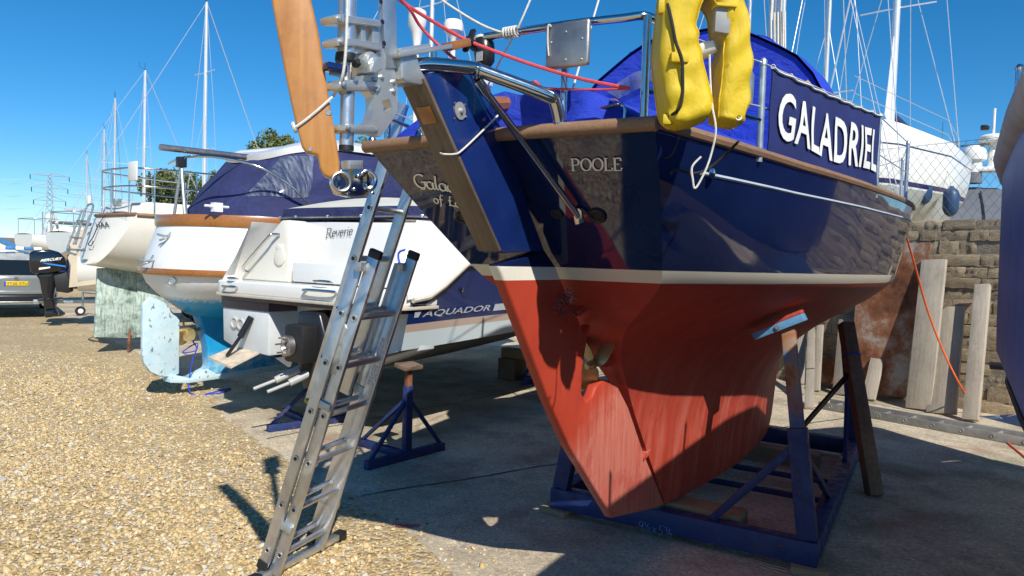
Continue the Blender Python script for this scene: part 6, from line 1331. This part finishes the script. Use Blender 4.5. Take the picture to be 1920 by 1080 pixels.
# ------------------------------------------------------------------ grey estate car seen from behind
def car():
    p = G(30, 597); f = Frame(p.x, p.y, -.60, .80); t = thing('parked_car', 'grey sport utility car with yellow rear number plate beside the outboard motor', 'car', f); CP = MAT['car_paint']; t.scale = (.9, .9, .9)
    def loft(rows, name, mat, par=t, **k): mb = MB(); mb.grid(rows); mb.add(rows[0], [tuple(range(len(rows[0])))]); return mb.build(name, mat, par, **k)
    def sec(y, w, z0, z1, tw): return [Vector(q) for q in ((-w, y, z0), (-w * 1.02, y, lerp(z0, z1, .4)), (-w, y, lerp(z0, z1, .8)), (-tw, y, z1), (0, y, z1 + .02), (tw, y, z1), (w, y, lerp(z0, z1, .8)), (w * 1.02, y, lerp(z0, z1, .4)), (w, y, z0))]
    body = loft([sec(.0, .80, .50, 1.02, .78), sec(.03, .89, .36, 1.07, .84), sec(.5, .915, .30, 1.09, .86), (sec(2.5, .915, .28, 1.05, .86)), sec(3.6, .91, .30, 1.0, .84), sec(4.3, .86, .34, .85, .7), sec(4.5, .7, .42, .7, .5)], 'body', CP, smooth=50)
    loft([[Vector(q) for q in ((-.80, .06, 1.05), (-.72, .12, 1.35), (-.62, .28, 1.63), (0, .26, 1.67), (.62, .28, 1.63), (.72, .12, 1.35), (.80, .06, 1.05))], [Vector(q) for q in ((-.82, .5, 1.07), (-.76, .5, 1.4), (-.64, .5, 1.67), (0, .5, 1.71), (.64, .5, 1.67), (.76, .5, 1.4), (.82, .5, 1.07))], [Vector(q) for q in ((-.82, 2.2, 1.05), (-.75, 2.2, 1.4), (-.62, 2.2, 1.66), (0, 2.2, 1.70), (.62, 2.2, 1.66), (.75, 2.2, 1.4), (.82, 2.2, 1.05))], [Vector(q) for q in ((-.80, 3.3, 1.0), (-.78, 3.25, 1.02), (-.7, 3.2, 1.04), (0, 3.2, 1.06), (.7, 3.2, 1.04), (.78, 3.25, 1.02), (.80, 3.3, 1.0))]], 'cabin', CP, smooth=50)
    MB().add([(-.66, .045, 1.13), (.66, .045, 1.13), (.56, .18, 1.50), (-.56, .18, 1.50)], [(0, 1, 2, 3)]).build('rear_window', MAT['car_glass'], t, smooth=0)
    for sg in (1, -1): MB().add([(sg * .815, .45, 1.12), (sg * .815, 2.7, 1.1), (sg * .70, 2.3, 1.56), (sg * .705, .55, 1.56)], [(0, 1, 2, 3)]).build('side_window', MAT['car_glass'], t, smooth=0)
    MB().box((0, -.03, .50), (1.72, .14, .22)).build('bumper', MAT['black_plastic'], t, bevel=.04, seg=3); MB().box((0, -.035, .67), (1.70, .1, .10)).build('bumper_trim', CP, t, bevel=.03)
    MB().box((0, -.07, .425), (.9, .1, .04)).build('skid_strip', MAT['galv'], t, bevel=.01)
    for sg in (1, -1):
        MB().box((sg * .74, .02, .985), (.26, .10, .09)).build('tail_light', MAT['red_lens'], t, bevel=.02); MB().box((sg * .70, -.075, .66), (.22, .04, .03)).build('reflector', MAT['red_lens'], t, bevel=.008)
        MB().lathe([(.035, -.04), (.04, .03), (.03, .03)], (sg * .58, -.09, .37), (0, -1, 0), 14).build('exhaust', MAT['stainless'], t)
        MB().tube([(sg * .58, .5, 1.72), (sg * .58, 2.1, 1.72)], .018, 8).build('roof_rail', MAT['galv'], t)
        for y in (.85, 3.5):
            w = MB().lathe([(.2, -.11), (.33, -.115), (.355, -.08), (.355, .08), (.33, .115), (.2, .11)], (sg * .80, y, .355), (1, 0, 0), 26).build('wheel', MAT['tyre'], t); MB().lathe([(.22, -.1), (.21, .118)], (sg * .80, y, .355), (1, 0, 0), 20).build('rim', MAT['alu'], w)
    pl = MB().box((0, -.012, .90), (.52, .012, .112)).build('number_plate', MAT['number_plate'], t, bevel=.004)
    MB().box((-.235, -.0195, .90), (.045, .002, .108)).build('plate_band', MAT['blue_line'], pl); letters('plate_letters', 'YT20 YTU', quadmap((-.20, -.021, .867), (.245, -.021, .867), (.245, -.021, .933), (-.20, -.021, .933)), MAT['letter_dark'], pl, bold=.012)
    MB().lathe([(.05, 0), (.04, .01)], (0, -.012, 1.01), (0, -1, 0), 14).build('badge', MAT['stainless'], t)
    for i, c in enumerate(('shed_blue', 'white_plastic', 'shed_blue', 'white_plastic', 'shed_blue', 'white_plastic')): MB().box((-.5 + .2 * i, .9, 1.80), (.19, .5, .09)).build('roof_load', MAT[c], t, bevel=.02)
car()

# ------------------------------------------------------------------ far background: sheds, pylon, trees, distant boat
def background():
    p = DP(55, 478, 42); t = thing('white_shed', 'white gabled shed with blue barge boards behind the parked car', 'shed', loc=(p.x, p.y, 0), rz=R(44)); ze = p.z
    MB().prism([(0, 0), (0, ze), (-3.3, ze + 1.72), (-6.6, ze), (-6.6, 0)], (0, 3, 0), (1, 0, 0), (0, 0, 1), 6).build('wall', MAT['shed_white'], t, smooth=0)
    for x in (.12, -6.72): MB().beam((-3.3, -.06, ze + 1.82), (x, -.06, ze + .04), .10, .22).build('barge_board', MAT['shed_blue'], t); MB().beam((-3.3, 3.1, ze + 1.84), (x, 3.1, ze + .06), 6.1, .05, up=(0, 0, 1)).build('roof', MAT['roof_brown'], t)
    p = DP(76, 470, 70); zr = DP(60, 447, 70).z; t = thing('brown_shed', 'long low brown roofed shed behind the white one', 'shed', loc=(p.x, p.y, 0), rz=R(44))
    MB().box((-6, 3, .7), (12, 6, 1.4)).build('wall', MAT['roof_brown'], t); MB().prism([(-.4, 1.41), (6.4, 1.41), (3, zr)], (-6, 0, 0), (0, 1, 0), (0, 0, 1), 12.4).build('roof', MAT['roof_brown'], t, smooth=0)
    # pylon
    c = DP(93, 466, 400); t = thing('electricity_pylon', 'grey lattice electricity pylon with three pairs of arms', 'pylon', loc=(c.x, c.y, 0), rz=R(35)); H = 42; m = MB(); P = MAT['pylon']
    def wdt(z): return itp(z, [0, 24, 42], [4.2, 1.5, .9])
    zz = [0, 6, 11, 15.5, 19.5, 23, 26, 29, 32, 35, 38, 40.5, 42]
    for a in range(4):
        sx, sy = [(1, 1), (1, -1), (-1, -1), (-1, 1)][a]; ob = MB().tube([(sx * wdt(z), sy * wdt(z), z) for z in zz], .22, 4).build('leg', P, t)
    for k in range(len(zz) - 1):
        z0, z1 = zz[k], zz[k + 1]; w0, w1 = wdt(z0), wdt(z1)
        for a in range(4):
            c0 = [(1, 1), (1, -1), (-1, -1), (-1, 1)]; q, r = c0[a], c0[(a + 1) % 4]
            m.tube([(q[0] * w0, q[1] * w0, z0), (r[0] * w1, r[1] * w1, z1)], .12, 3); m.tube([(r[0] * w0, r[1] * w0, z0), (q[0] * w1, q[1] * w1, z1)], .12, 3)
    tag(m.build('lattice_bracing', P, t, smooth=0), kind='stuff')
    arms = [(27, 7.6), (34, 8.6), (41, 9.2)]
    for z, l in arms:
        for sg in (1, -1):
            b = MB()
            for sy in (1, -1): b.tube([(sg * wdt(z), sy * wdt(z), z), (sg * l, 0, z)], .15, 4); b.tube([(sg * wdt(z + 3), sy * wdt(z + 3), min(z + 2.6, 42.5)), (sg * l, 0, z)], .15, 4)
            b.build('arm', P, t, smooth=0); MB().tube([(sg * l, 0, z), (sg * l, 0, z - 2.6)], .22, 6).build('insulator', MAT['black_plastic'], t)
    # conductors
    fr = Matrix.Rotation(R(35), 3, 'Z')
    for i, (z, l) in enumerate(arms):
        for sg in (1, -1):
            a = Vector((c.x, c.y, 0)) + fr @ Vector((sg * l, 0, z - 2.6))
            for side, d in ((0, Vector((-230, -120, 0))), (1, Vector((330, 130, 0)))):
                b = a + d; pts = [lerp(a, b, q) - Vector((0, 0, 4 * 9 * q * (1 - q))) for q in np.linspace(0, 1, 14)]
                MB().tube(pts, .075, 3, False).build('conductor', P, t, smooth=0) if False else None
                o = MB().tube([fr.transposed() @ (q - Vector((c.x, c.y, 0))) for q in pts], .06, 3, False).build('conductor', P, t, smooth=0)
    # distant motor yacht with wind generator
    c = DP(112, 452, 35); f = Frame(c.x, c.y, .55, .835); t = thing('distant_yacht', 'distant white ketch hull with wind generator and dark deck gear beyond the outboard motor', 'yacht', f)
    sts = [(-1.2, .8, 2.2, 1.3), (-.2, 1.1, 2.15, 1.0), (2, 1.35, 2.2, 1.0), (4, .9, 2.35, 1.3), (5.2, .05, 2.5, 2.0)]; section_hull(sts, 10).build('hull', MAT['white_gel'], t); deck_of(sts).build('deck', MAT['cream_gel'], t)
    MB().prism([(-.6, 2.15), (2.8, 2.2), (2.4, 2.55), (-.3, 2.7)], (0, 0, 0), (0, 1, 0), (0, 0, 1), 1.5).build('coachroof', MAT['cream_gel'], t, bevel=.05)
    MB().box((0, .9, 2.85), (1.6, 2.2, .12)).build('dark_cover', MAT['grey_canvas'], t, bevel=.04); MB().prism([(-.4, .2), (.5, .2), (.5, 1.0), (-.4, 1.0)], (0, 0, 0), (0, 1, 0), (0, 0, 1), .18).build('keel', MAT['blue_steel'], t)
    for y in (-.9, -.5): MB().tube([(.3, y, 2.2), (.3, y, 3.6 + y * .3)], .03, 6).build('pole', MAT['galv'], t)
    gz = DP(107, 422, 33).z; q = f.l(DP(107, 422, 33)); 
    for k in range(6):
        a = k * math.pi / 3 + .2; MB().beam(q, q + Vector((math.sin(-.6) * math.cos(a) * .0 + math.cos(a) * .45, math.cos(a) * -.25, math.sin(a) * .5)), .10, .02, up=(0, 0, 1) if abs(math.sin(a)) < .8 else (1, 0, 0)).build('generator_blade', MAT['white_plastic'], t)
    MB().tube([q + Vector((0, 0, -.0)), q + Vector((0, 0, -1.5))], .03, 6).build('generator_pole', MAT['galv'], t); q = f.l(DP(92, 409, 33)); MB().lathe([(.12, -.1), (.16, 0), (.14, .14), (.05, .2)], q, (0, 0, 1), 12).tube([q, q + Vector((0, 0, -1.9))], .03, 6).build('radome', MAT['white_plastic'], t)
    # trees
    def tree(px, py_top, Y, wpx, label, seed):
        rg = np.random.default_rng(seed); top = DP(px, py_top, Y); t = thing('tree', label, 'tree', loc=(top.x, top.y, 0)); H = top.z; Rx = wpx / F * Y / 2
        tr = MB(); tr.tube(smooth_path([(0, 0, 0), (.1, .05, H * .3), (-.05, .1, H * .6), (.05, 0, H * .85)], 3), [.22, .2, .19, .17, .15, .14, .12, .09, .07, .05], 8); tr.build('trunk', MAT['bark'], t)
        for k in range(7):
            a = k * 2.4; z = H * (.35 + .07 * k); MB().tube(smooth_path([(0, 0, z), (math.cos(a) * Rx * .4, math.sin(a) * Rx * .4, z + H * .1), (math.cos(a) * Rx * .75, math.sin(a) * Rx * .75, z + H * .2)], 3), [.08, .07, .06, .05, .04, .03, .02], 5).build('limb', MAT['bark'], t)
        cl = [(rg.normal(0, .42) * Rx, rg.normal(0, .42) * Rx, H * (.48 + .47 * rg.random())) for _ in range(34)]; V = []; Fs = []; val = []
        for (cx, cy, cz) in cl:
            rr = Rx * (.22 + .2 * rg.random()); cz = min(cz, H - rr * .9); tone = rg.random() * .5
            for _ in range(230):
                d = rg.normal(0, 1, 3); d /= np.linalg.norm(d); p = np.array((cx, cy, cz)) + d * rr * (.55 + .5 * rg.random()); s_ = .055 + .06 * rg.random(); a = rg.normal(0, 1, 3); a /= np.linalg.norm(a); b = np.cross(a, d + rg.normal(0, .4, 3)); b /= np.linalg.norm(b) + 1e-6
                k = len(V); V += [tuple(p - a * s_), tuple(p + b * s_ * .55), tuple(p + a * s_), tuple(p - b * s_ * .55)]; Fs.append((k, k + 1, k + 2, k + 3)); val += [min(1, tone + rg.random() * .5)] * 4
        me = bpy.data.meshes.new('crown'); me.from_pydata(V, [], Fs); at = me.attributes.new('rnd', 'FLOAT', 'POINT'); at.data.foreach_set('value', np.array(val, dtype=np.float32)); me.materials.append(MAT['leaf']); o = bpy.data.objects.new('crown', me); COL.objects.link(o); o.parent = t
    tree(335, 316, 34, 130, 'bushy green tree behind the stern rail of the cream yacht', 3); tree(418, 320, 37, 90, 'small green tree between the tallest mast and the navy canvas tent', 4)
    tree(528, 236, 33, 120, 'taller olive green tree rising over the roof of the navy canvas tent', 5); tree(672, 252, 38, 70, 'green tree glimpsed behind the steering gear', 6)
    # low far scrub along the horizon
    mb = MB(); rr = []
    for i in range(90):
        a = -1.1 + 2.2 * i / 89; d = 520; h = 2.4 + 1.6 * math.sin(i * .9) + 1.2 * math.sin(i * 2.3); rr.append([(math.sin(a) * d, math.cos(a) * d, -1), (math.sin(a) * d, math.cos(a) * d, max(h, .8)), (math.sin(a) * (d + 60), math.cos(a) * (d + 60), max(h, .8) + 1)])
    tag(mb.grid(rr).build('far_scrub', simple('scrub', (.07, .085, .05), .9, 0, .3, .05), None), 'low belt of distant scrub along the horizon', 'scrub', kind='stuff')
background()

# ------------------------------------------------------------------ right hand neighbour: blue motor boat, mostly beside the camera
RB = Frame(GA.w((1.655, 0, 0)).x, GA.w((1.655, 0, 0)).y, _vv.x, _vv.y)      # x = 0 is its port gunwale
def blue_boat():
    t = thing('blue_motor_boat', 'blue hulled motor boat with grey rubber gunwale fender beside the stone wall', 'motorboat', RB)
    ys = [-4.05, -3.2, -2.2, -1.2, -.2, .6, 1.4, 2.1, 2.6, 2.9]; xi = [.10, .05, .02, .0, .0, .05, .22, .52, .9, 1.22]; W = 2.5
    zg = [2.20, 2.21, 2.21, 2.22, 2.23, 2.24, 2.26, 2.29, 2.32, 2.35]
    for side in (0, 1):
        X = lambda x, i: x if side == 0 else W - x
        rows = [[Vector((X(xi[i] + o * (1 if i < 8 else .5), i), ys[i], z)) for o, z in ((.0, zg[i]), (.004, zg[i] - .3), (.01, 1.50), (.015, 1.36), (.07, 1.22))] for i in range(len(ys))]
        MB().grid(rows).build('topside', MAT['blue_gel'], t, smooth=25)
        rows = [[Vector((X(xi[i] + o, i), ys[i], z)) for o, z in ((.068, 1.22), (.075, 1.19), (.26, .86), (.8, .62), (1.25, .52))] for i in range(len(ys))]
        MB().grid(rows).build('bottom', MAT['white_gel'], t, smooth=30)
        MB().tube([Vector((X(xi[i] + .065, i), ys[i], 1.215)) for i in range(len(ys))], .012, 6).build('boot_line', MAT['black_rubber'], t)
        rows = []
        for i in range(len(ys)):
            c = Vector((X(xi[i] + .015, i), ys[i], zg[i])); rows.append([c + Vector((math.cos(a) * .055, 0, math.sin(a) * .075 + .01)) for a in np.linspace(0, 2 * math.pi, 12, endpoint=False)])
        mb = MB(); mb.grid(rows, True); mb.add(rows[0], [tuple(range(12))]); mb.build('gunwale_fender', MAT['rub_grey'], t)
        # rails
        for i, y in enumerate((-3.9, -2.95, -2.0, -.95)):
            x = X(itp(y, ys, xi) + .010, 0); MB().tube([(x, y, 2.25), (x, y, 2.47)], .0125, 10).build('stanchion', MAT['stainless'], t)
            MB().lathe([(.014, 0), (.016, .01), (.008, .022)], (x, y, 2.462), (0, 0, 1), 10).build('stanchion_cap', MAT['stainless'], t)
    # rubbing strips on the flat side, step and deck
    MB().grid([[Vector((.1, ys[i], zg[i] - .02)), Vector((W - .1, ys[i], zg[i] - .02))] for i in range(7)]).build('deck', MAT['white_gel'], t)
    MB().prism([(.10, 2.2), (W - .10, 2.2), (W - .16, 1.22), (1.25, .52), (.16, 1.22)], (0, ys[0] - .01, 0), (1, 0, 0), (0, 0, 1), .02).build('transom', MAT['blue_gel'], t)
    # cabin and wheelhouse forward
    MB().prism([(.45, 2.2), (2.1, 2.2), (2.0, 3.25), (.55, 3.25)], (0, 1.2, 0), (1, 0, 0), (0, 0, 1), .7).build('wheelhouse', MAT['white_gel'], t, bevel=.06)
    MB().box((1.27, 1.2, 3.29), (1.8, .9, .07)).build('wheelhouse_roof', MAT['white_gel'], t, bevel=.02)
    MB().add([(.444, .95, 2.55), (.444, 1.45, 2.55), (.512, 1.42, 3.1), (.512, .98, 3.1)], [(0, 1, 2, 3)]).build('side_window', MAT['car_glass'], t, smooth=0)
    p = RB.l(DP(1868, 686, 6.2)); MB().box((p.x + .06, p.y, p.z), (.22, .3, .035)).build('side_step', MAT['teak'], t, bevel=.006)
    MB().box((1.25, -1.0, 2.38), (1.5, 1.8, .34)).build('engine_box', MAT['white_gel'], t, bevel=.05)
    return t
blue_boat()
for i, (x, y, l) in enumerate(((.7, -3.2, 'blue tripod stand under the stern quarter of the blue motor boat'), (.75, .6, 'blue tripod stand under the bow of the blue motor boat'))):
    q = RB.w((x, y, 0)); 
    stt = bpy.data.objects.new('boat_stand', None); bpy.data.objects.remove(stt)
    t = thing('boat_stand', l, 'boat stand', loc=(q.x, q.y, .004), rz=RB.rz); MB().box((0, 0, .03), (.8, .06, .06)).build('base_bar', MAT['blue_steel'], t); MB().box((0, .04, .34), (.07, .06, .56)).build('post', MAT['blue_steel'], t); MB().box((0, .04, .64), (.3, .2, .04)).build('pad', MAT['old_timber'], t)

# ------------------------------------------------------------------ planks, rusty sheets and the old ladder by the wall
def lean_items():
    def plank(pb, pt_, wpx, th, mat, label, name='plank', out=.03, cut=None):
        b = G(*pb, .004); tp = PLN(pt_[0], pt_[1], WP + WN * (out + th / 2 + .03), WN); d = tp - b; L = d.length; d.normalize()
        x = WV - d * WV.dot(d); x.normalize(); n = x.cross(d).normalized(); w = wpx / F * b.y * 1.06
        poly = [(-w / 2, 0), (w / 2, 0), (w / 2, L), (-w / 2, L)] if not cut else [(-w / 2, 0), (w / 2, 0), (w / 2, L), (-w * .12, L), (-w * .3, L - .06), (-w / 2, L - .22)]
        M = Matrix((x, n, d)).transposed()
        mb = MB(); mb.prism(poly, (0, 0, 0), (1, 0, 0), (0, 0, 1), th); o = mb.build(name, MAT[mat], None, bevel=.006)
        m4 = Matrix((x, -n if (x.cross(-n)).dot(d) > 0 else n, d)).transposed().to_4x4(); m4.translation = b + Vector((0, 0, th * .3)); o.matrix_world = m4
        return tag(o, label, 'plank' if 'plank' in name else name.split('_')[-1])
    plank((1722, 770), (1752, 490), 42, .06, 'grey_wood_z', 'tall broad grey plank leaning on the wall beside the rusty sheet')
    plank((1765, 778), (1782, 578), 48, .05, 'grey_wood_z', 'broad grey plank with a notched corner, between the tall plank and the thin post', cut=True)
    plank((1820, 792), (1843, 538), 25, .08, 'grey_wood_z', 'narrow squared pale post standing alone against the stone wall')
    plank((1628, 752), (1652, 646), 23, .05, 'grey_wood_z', 'short broken plank leaning in front of the rusty sheet')
    plank((1578, 742), (1590, 600), 32, .04, 'grey_wood_z', 'plank with flaking pale blue paint behind the wooden shore')
    plank((1517, 768), (1522, 618), 15, .04, 'grey_wood_z', 'slim plank standing forward of the others beside the keel')
    plank((1497, 742), (1503, 622), 18, .04, 'grey_wood_z', 'plank with a mauve painted edge beside the red keel')
    plank((1484, 738), (1492, 640), 6, .03, 'grey_wood_z', 'thin pale lath at the end of the row of planks beside the keel')
    plank((1531, 735), (1538, 612), 12, .04, 'grey_wood_z', 'narrow plank between the slim one and the small rusty plate')
    # rusty sheets
    a = G(1600, 752, .03); b = G(1742, 756, .03); 
    def sheet(pts, out, label, name='steel_sheet'):
        P = []
        for px, py, o_ in pts: P.append(PLN(px, py, WP + WN * o_, WN))
        n = WN * .012; mb = MB(); k = len(P); mb.add([p for p in P] + [p - n for p in P], [tuple(range(k)), tuple(range(2 * k - 1, k - 1, -1))] + [(i, (i + 1) % k, k + (i + 1) % k, k + i) for i in range(k)]); return tag(mb.build(name, MAT['rust'], None, smooth=0), label, 'steel sheet')
    sheet([(1590, 742, .30), (1712, 744, .30), (1745, 454, .06), (1694, 456, .06), (1608, 520, .12)], 0, 'large rusty steel sheet leaning on the wall behind the bow')
    sheet([(1528, 716, .2), (1566, 720, .2), (1566, 674, .15), (1530, 668, .15)], 0, 'small rust brown steel plate standing between two planks')
    # old grey ladder lying on the ground
    a, b = G(1535, 762, .03), G(1990, 845, .03); d = (b - a).normalized(); x = Vector((-d.y, d.x, 0)); t = thing('old_ladder', 'old grey aluminium ladder lying on edge along the foot of the planks', 'ladder', loc=(a.x, a.y, .004), rz=math.atan2(d.y, d.x)); L = (b - a).length
    LG = simple('dull_alu', (.30, .30, .29), .55, .5, .3, 6, .3, 50, dirt=.5)
    for y in (0, .30): MB().box((L / 2, y, .045), (L, .03, .085)).build('stile', LG, t, bevel=.004)
    for i in range(int(L / .28)):
        MB().tube([(.15 + i * .28, .01, .05), (.15 + i * .28, .29, .05)], .016, 8).build('rung', LG, t); MB().ring((.15 + i * .28, -.016, .05), (0, 1, 0), .017, .005, 12, 6).build('rung_end', LG, t)
    # orange rope from the bow to the ground
    h0 = GA.w(hull_pt(.52, 2.0, 1, .02)); pts = [DP(1698, 438, 7.6), DP(1716, 500, 7.9), DP(1737, 575, 8.15), DP(1765, 650, 8.2), DP(1800, 722, 8.1), G(1835, 775, .02), G(1880, 822, .01), G(1925, 860, .01)]
    o = MB().tube(smooth_path(pts, 6), .011, 7).build('orange_rope', MAT['orange_rope'], None); tag(o, 'orange rope hanging from the bow and trailing over the concrete', 'rope')
lean_items()

# ------------------------------------------------------------------ boats behind the wall
def behind_wall():
    mp = DP(1672, 200, 15.0); f = Frame(mp.x, mp.y, -.64, -.77); t = thing('white_yacht', 'white sailing yacht with blue fenders behind the chain link fence', 'yacht', f); WG = MAT['white_gel']
    k = N('white_striped'); x, y, z = k.sep(); zz = k.math('SUBTRACT', z, k.math('MULTIPLY', y, .01)); c = k.mix(k.math('GREATER_THAN', zz, 3.14), (.42, .45, .42), (.80, .80, .77)); b = k.math('MULTIPLY', k.math('GREATER_THAN', zz, 3.17), k.math('LESS_THAN', zz, 3.25)); c = k.mix(b, c, (.02, .025, .12)); b = k.math('MULTIPLY', k.math('GREATER_THAN', zz, 3.80), k.math('LESS_THAN', zz, 3.83)); c = k.mix(b, c, (.05, .05, .09)); k.col(c).set(Roughness=.25)
    sts = [(-2.25, .70, 3.95, 3.10), (-1.4, .98, 3.96, 2.78), (-.5, 1.42, 4.02, 2.5), (1.5, 1.35, 4.08, 2.5), (3.2, .85, 4.2, 2.8), (4.4, .06, 4.35, 3.6)]; section_hull(sts, 14, 2.8).build('hull', k.m, t); deck_of(sts).build('deck', WG, t)
    MB().prism([(-.8, 2.6), (1.4, 2.6), (1.1, .2), (-.5, .2)], (0, 0, 0), (0, 1, 0), (0, 0, 1), .2).build('keel', MAT['blue_steel'], t, bevel=.03)
    MB().prism([(-2.0, 3.95), (2.6, 4.0), (2.2, 4.3), (-1.4, 4.45)], (0, 0, 0), (0, 1, 0), (0, 0, 1), 1.5).build('coachroof', WG, t, bevel=.06)
    m = rig(t, 0, 3.9, 13, -2.2, 4.7, 1.3, r=.07, spreaders=2)
    MB().add([(.02, .08, 4.75), (.02, .5, 4.9), (.02, .08, 6.6), (.0, .08, 4.75), (.0, .5, 4.9), (.0, .08, 6.6)], [(0, 1, 2), (3, 5, 4), (0, 3, 4, 1), (1, 4, 5, 2), (2, 5, 3, 0)]).build('furled_sail', MAT['white_plastic'], m, smooth=0)
    MB().tube([(0, -.1, 5.0), (0, -2.6, 4.95)], .07, 10).build('boom', MAT['navy_canvas'], m)
    for x in (-.9, .9):
        for y in (-2.15, -1.3, -.4, .8): MB().tube([(x * (.88 if y < -2 else 1.2), y, 3.96), (x * (.88 if y < -2 else 1.2), y, 4.6)], .013, 6).build('stanchion', MAT['stainless'], t)
        for z in (4.57, 4.3): MB().tube([(x * .88, -2.15, z), (x * 1.2, -1.3, z), (x * 1.3, .8, z + .05), (x * .4, 4.3, z + .25)], .006, 5).build('guard_wire', MAT['wire'], t)
    MB().tube(smooth_path([(.9, -1.7, 4.6), (.85, -2.2, 4.61), (0, -2.3, 4.61), (-.85, -2.2, 4.61), (-.9, -1.7, 4.6)], 5), .014, 8).build('pushpit_rail', MAT['stainless'], t)
    for px, py in ((1742, 296), (1730, 290)): q = f.S(px, py, -1.9); MB().box(q, (.22, .16, .2)).build('dark_bundle', MAT['navy_canvas'], t, bevel=.06)
    q = f.S(1764, 288, -2.2); MB().prism([(-.08, -.25), (.08, -.25), (.06, .05), (.12, .22), (-.1, .25), (-.06, .05)], q, (1, 0, 0), (0, 0, 1), .18).build('spare_outboard', MAT['black_plastic'], t, bevel=.03)
    for i, (px, py, yy) in enumerate(((1733, 356, 15.3), (1783, 378, 15.2))):
        p = DP(px, py, yy - 2.4); o = thing('fender', ('blue fender hanging by its line amidships on the white yacht', 'blue fender hanging at the stern of the white yacht')[i], 'fender', loc=(p.x, p.y, p.z), group='blue fenders on the white yacht'); s_ = .85
        MB().lathe([(.02, -.32 * s_), (.05, -.30 * s_), (.09, -.26 * s_), (.13, -.16 * s_), (.135, .14 * s_), (.10, .24 * s_), (.045, .29 * s_), (.03, .33 * s_)], (0, 0, 0), (0, 0, 1), 20).build('body', MAT['fender_blue'], o); MB().tube([(0, 0, .3 * s_), (.03, .3, .85)], .008, 6).build('line', MAT['white_rope'], o)
    # grey covered cruiser
    c = DP(1840, 400, 16.5); f = Frame(c.x, c.y, .45, .89); t = thing('covered_cruiser', 'motor cruiser under dark grey canvas covers with a radar arch behind the wall', 'motorboat', f); GC = MAT['grey_canvas']
    def S(px, py, y=0): p = f.S(px, py, y); return (p.x, p.z)
    sts = [(-.6, 1.5, 2.8, 1.6), (2, 1.6, 2.85, 1.4), (5, 1.2, 3.0, 1.6), (7, .1, 3.2, 2.4)]; section_hull(sts, 10).build('hull', MAT['white_gel'], t); deck_of(sts).build('deck', MAT['white_gel'], t)
    rows = []
    for y, q in ((-.7, 0), (-.2, .45), (.4, .8), (1.2, 1.0), (3.0, .9), (4.5, .1)):
        h = 1.05 * q; r = []
        for k in range(17):
            a = k / 16 * math.pi; r.append((math.cos(a) * lerp(1.5, 1.1, math.sin(a) ** .5), y, 2.8 + h * math.sin(a) ** .6 + .02 * math.sin(12 * a)))
        rows.append(r)
    MB().grid(rows).build('canvas_cover', GC, t, smooth=40)
    for x in (-.9, 0, .9): MB().tube([(x, -.72, 2.83), (x * .9, -.25, 3.28), (x * .85, .35, 3.66)], .018, 6).build('cover_seam', MAT['black_plastic'], t)
    for sg in (1, -1): MB().prism([(.2, 3.3), (.9, 3.3), (1.1, 4.2), (.8, 4.25)], (sg * 1.0, 0, 0), (0, 1, 0), (0, 0, 1), .14).build('arch_leg', MAT['white_gel'], t, bevel=.03)
    MB().box((0, .95, 4.24), (2.1, .42, .12)).build('arch_top', MAT['white_gel'], t, bevel=.04)
    q = f.S(1826, 296, .9); MB().lathe([(.17, -.36), (.18, -.1), (.26, -.06), (.28, .06), (.24, .2), (.12, .29), (.01, .31)], (q.x, .9, q.z), (0, 0, 1), 22).build('satellite_dome', MAT['white_plastic'], t)
    MB().lathe([(.20, -.62), (.18, -.36)], (q.x, .9, q.z), (0, 0, 1), 14).build('dome_base', GC, t)
    q = f.S(1862, 262, .95); MB().lathe([(.26, -.08), (.30, -.04), (.30, .06), (.2, .12), (.02, .13)], (q.x, .95, q.z), (0, 0, 1), 22).build('radome', MAT['white_plastic'], t); MB().tube([(q.x, .95, q.z + .1), (q.x, .95, q.z + .75)], .03, 8).build('aerial', MAT['white_plastic'], t); MB().tube([(q.x, .95, 4.25), (q.x, .95, q.z)], .08, 8).build('radar_mast', MAT['white_plastic'], t); MB().box((q.x - .18, .95, q.z + .3), (.18, .14, .12)).build('search_light', MAT['black_plastic'], t, bevel=.02)
    MB().tube(smooth_path([(-1.0, 1.0, 4.3), (-.8, 1.0, 4.75), (0, 1.0, 4.85), (.9, 1.0, 4.75), (1.1, 1.0, 4.3)], 5), .025, 8).build('arch_rail', MAT['stainless'], t)
    # more masts of yachts standing in the yard beyond
    for (px, pyt, Y, l) in ((1393, -260, 19, 'white masted yacht hidden behind the blue spray hood'), (1541, -330, 17, 'yacht with a dark twisted furler mast beyond the name dodger'), (803, -180, 17, 'yacht whose white mast stands behind the funnel shaped antenna')):
        far_yacht(px, pyt, Y, l, 'yachts standing beyond the navy yacht')
behind_wall()
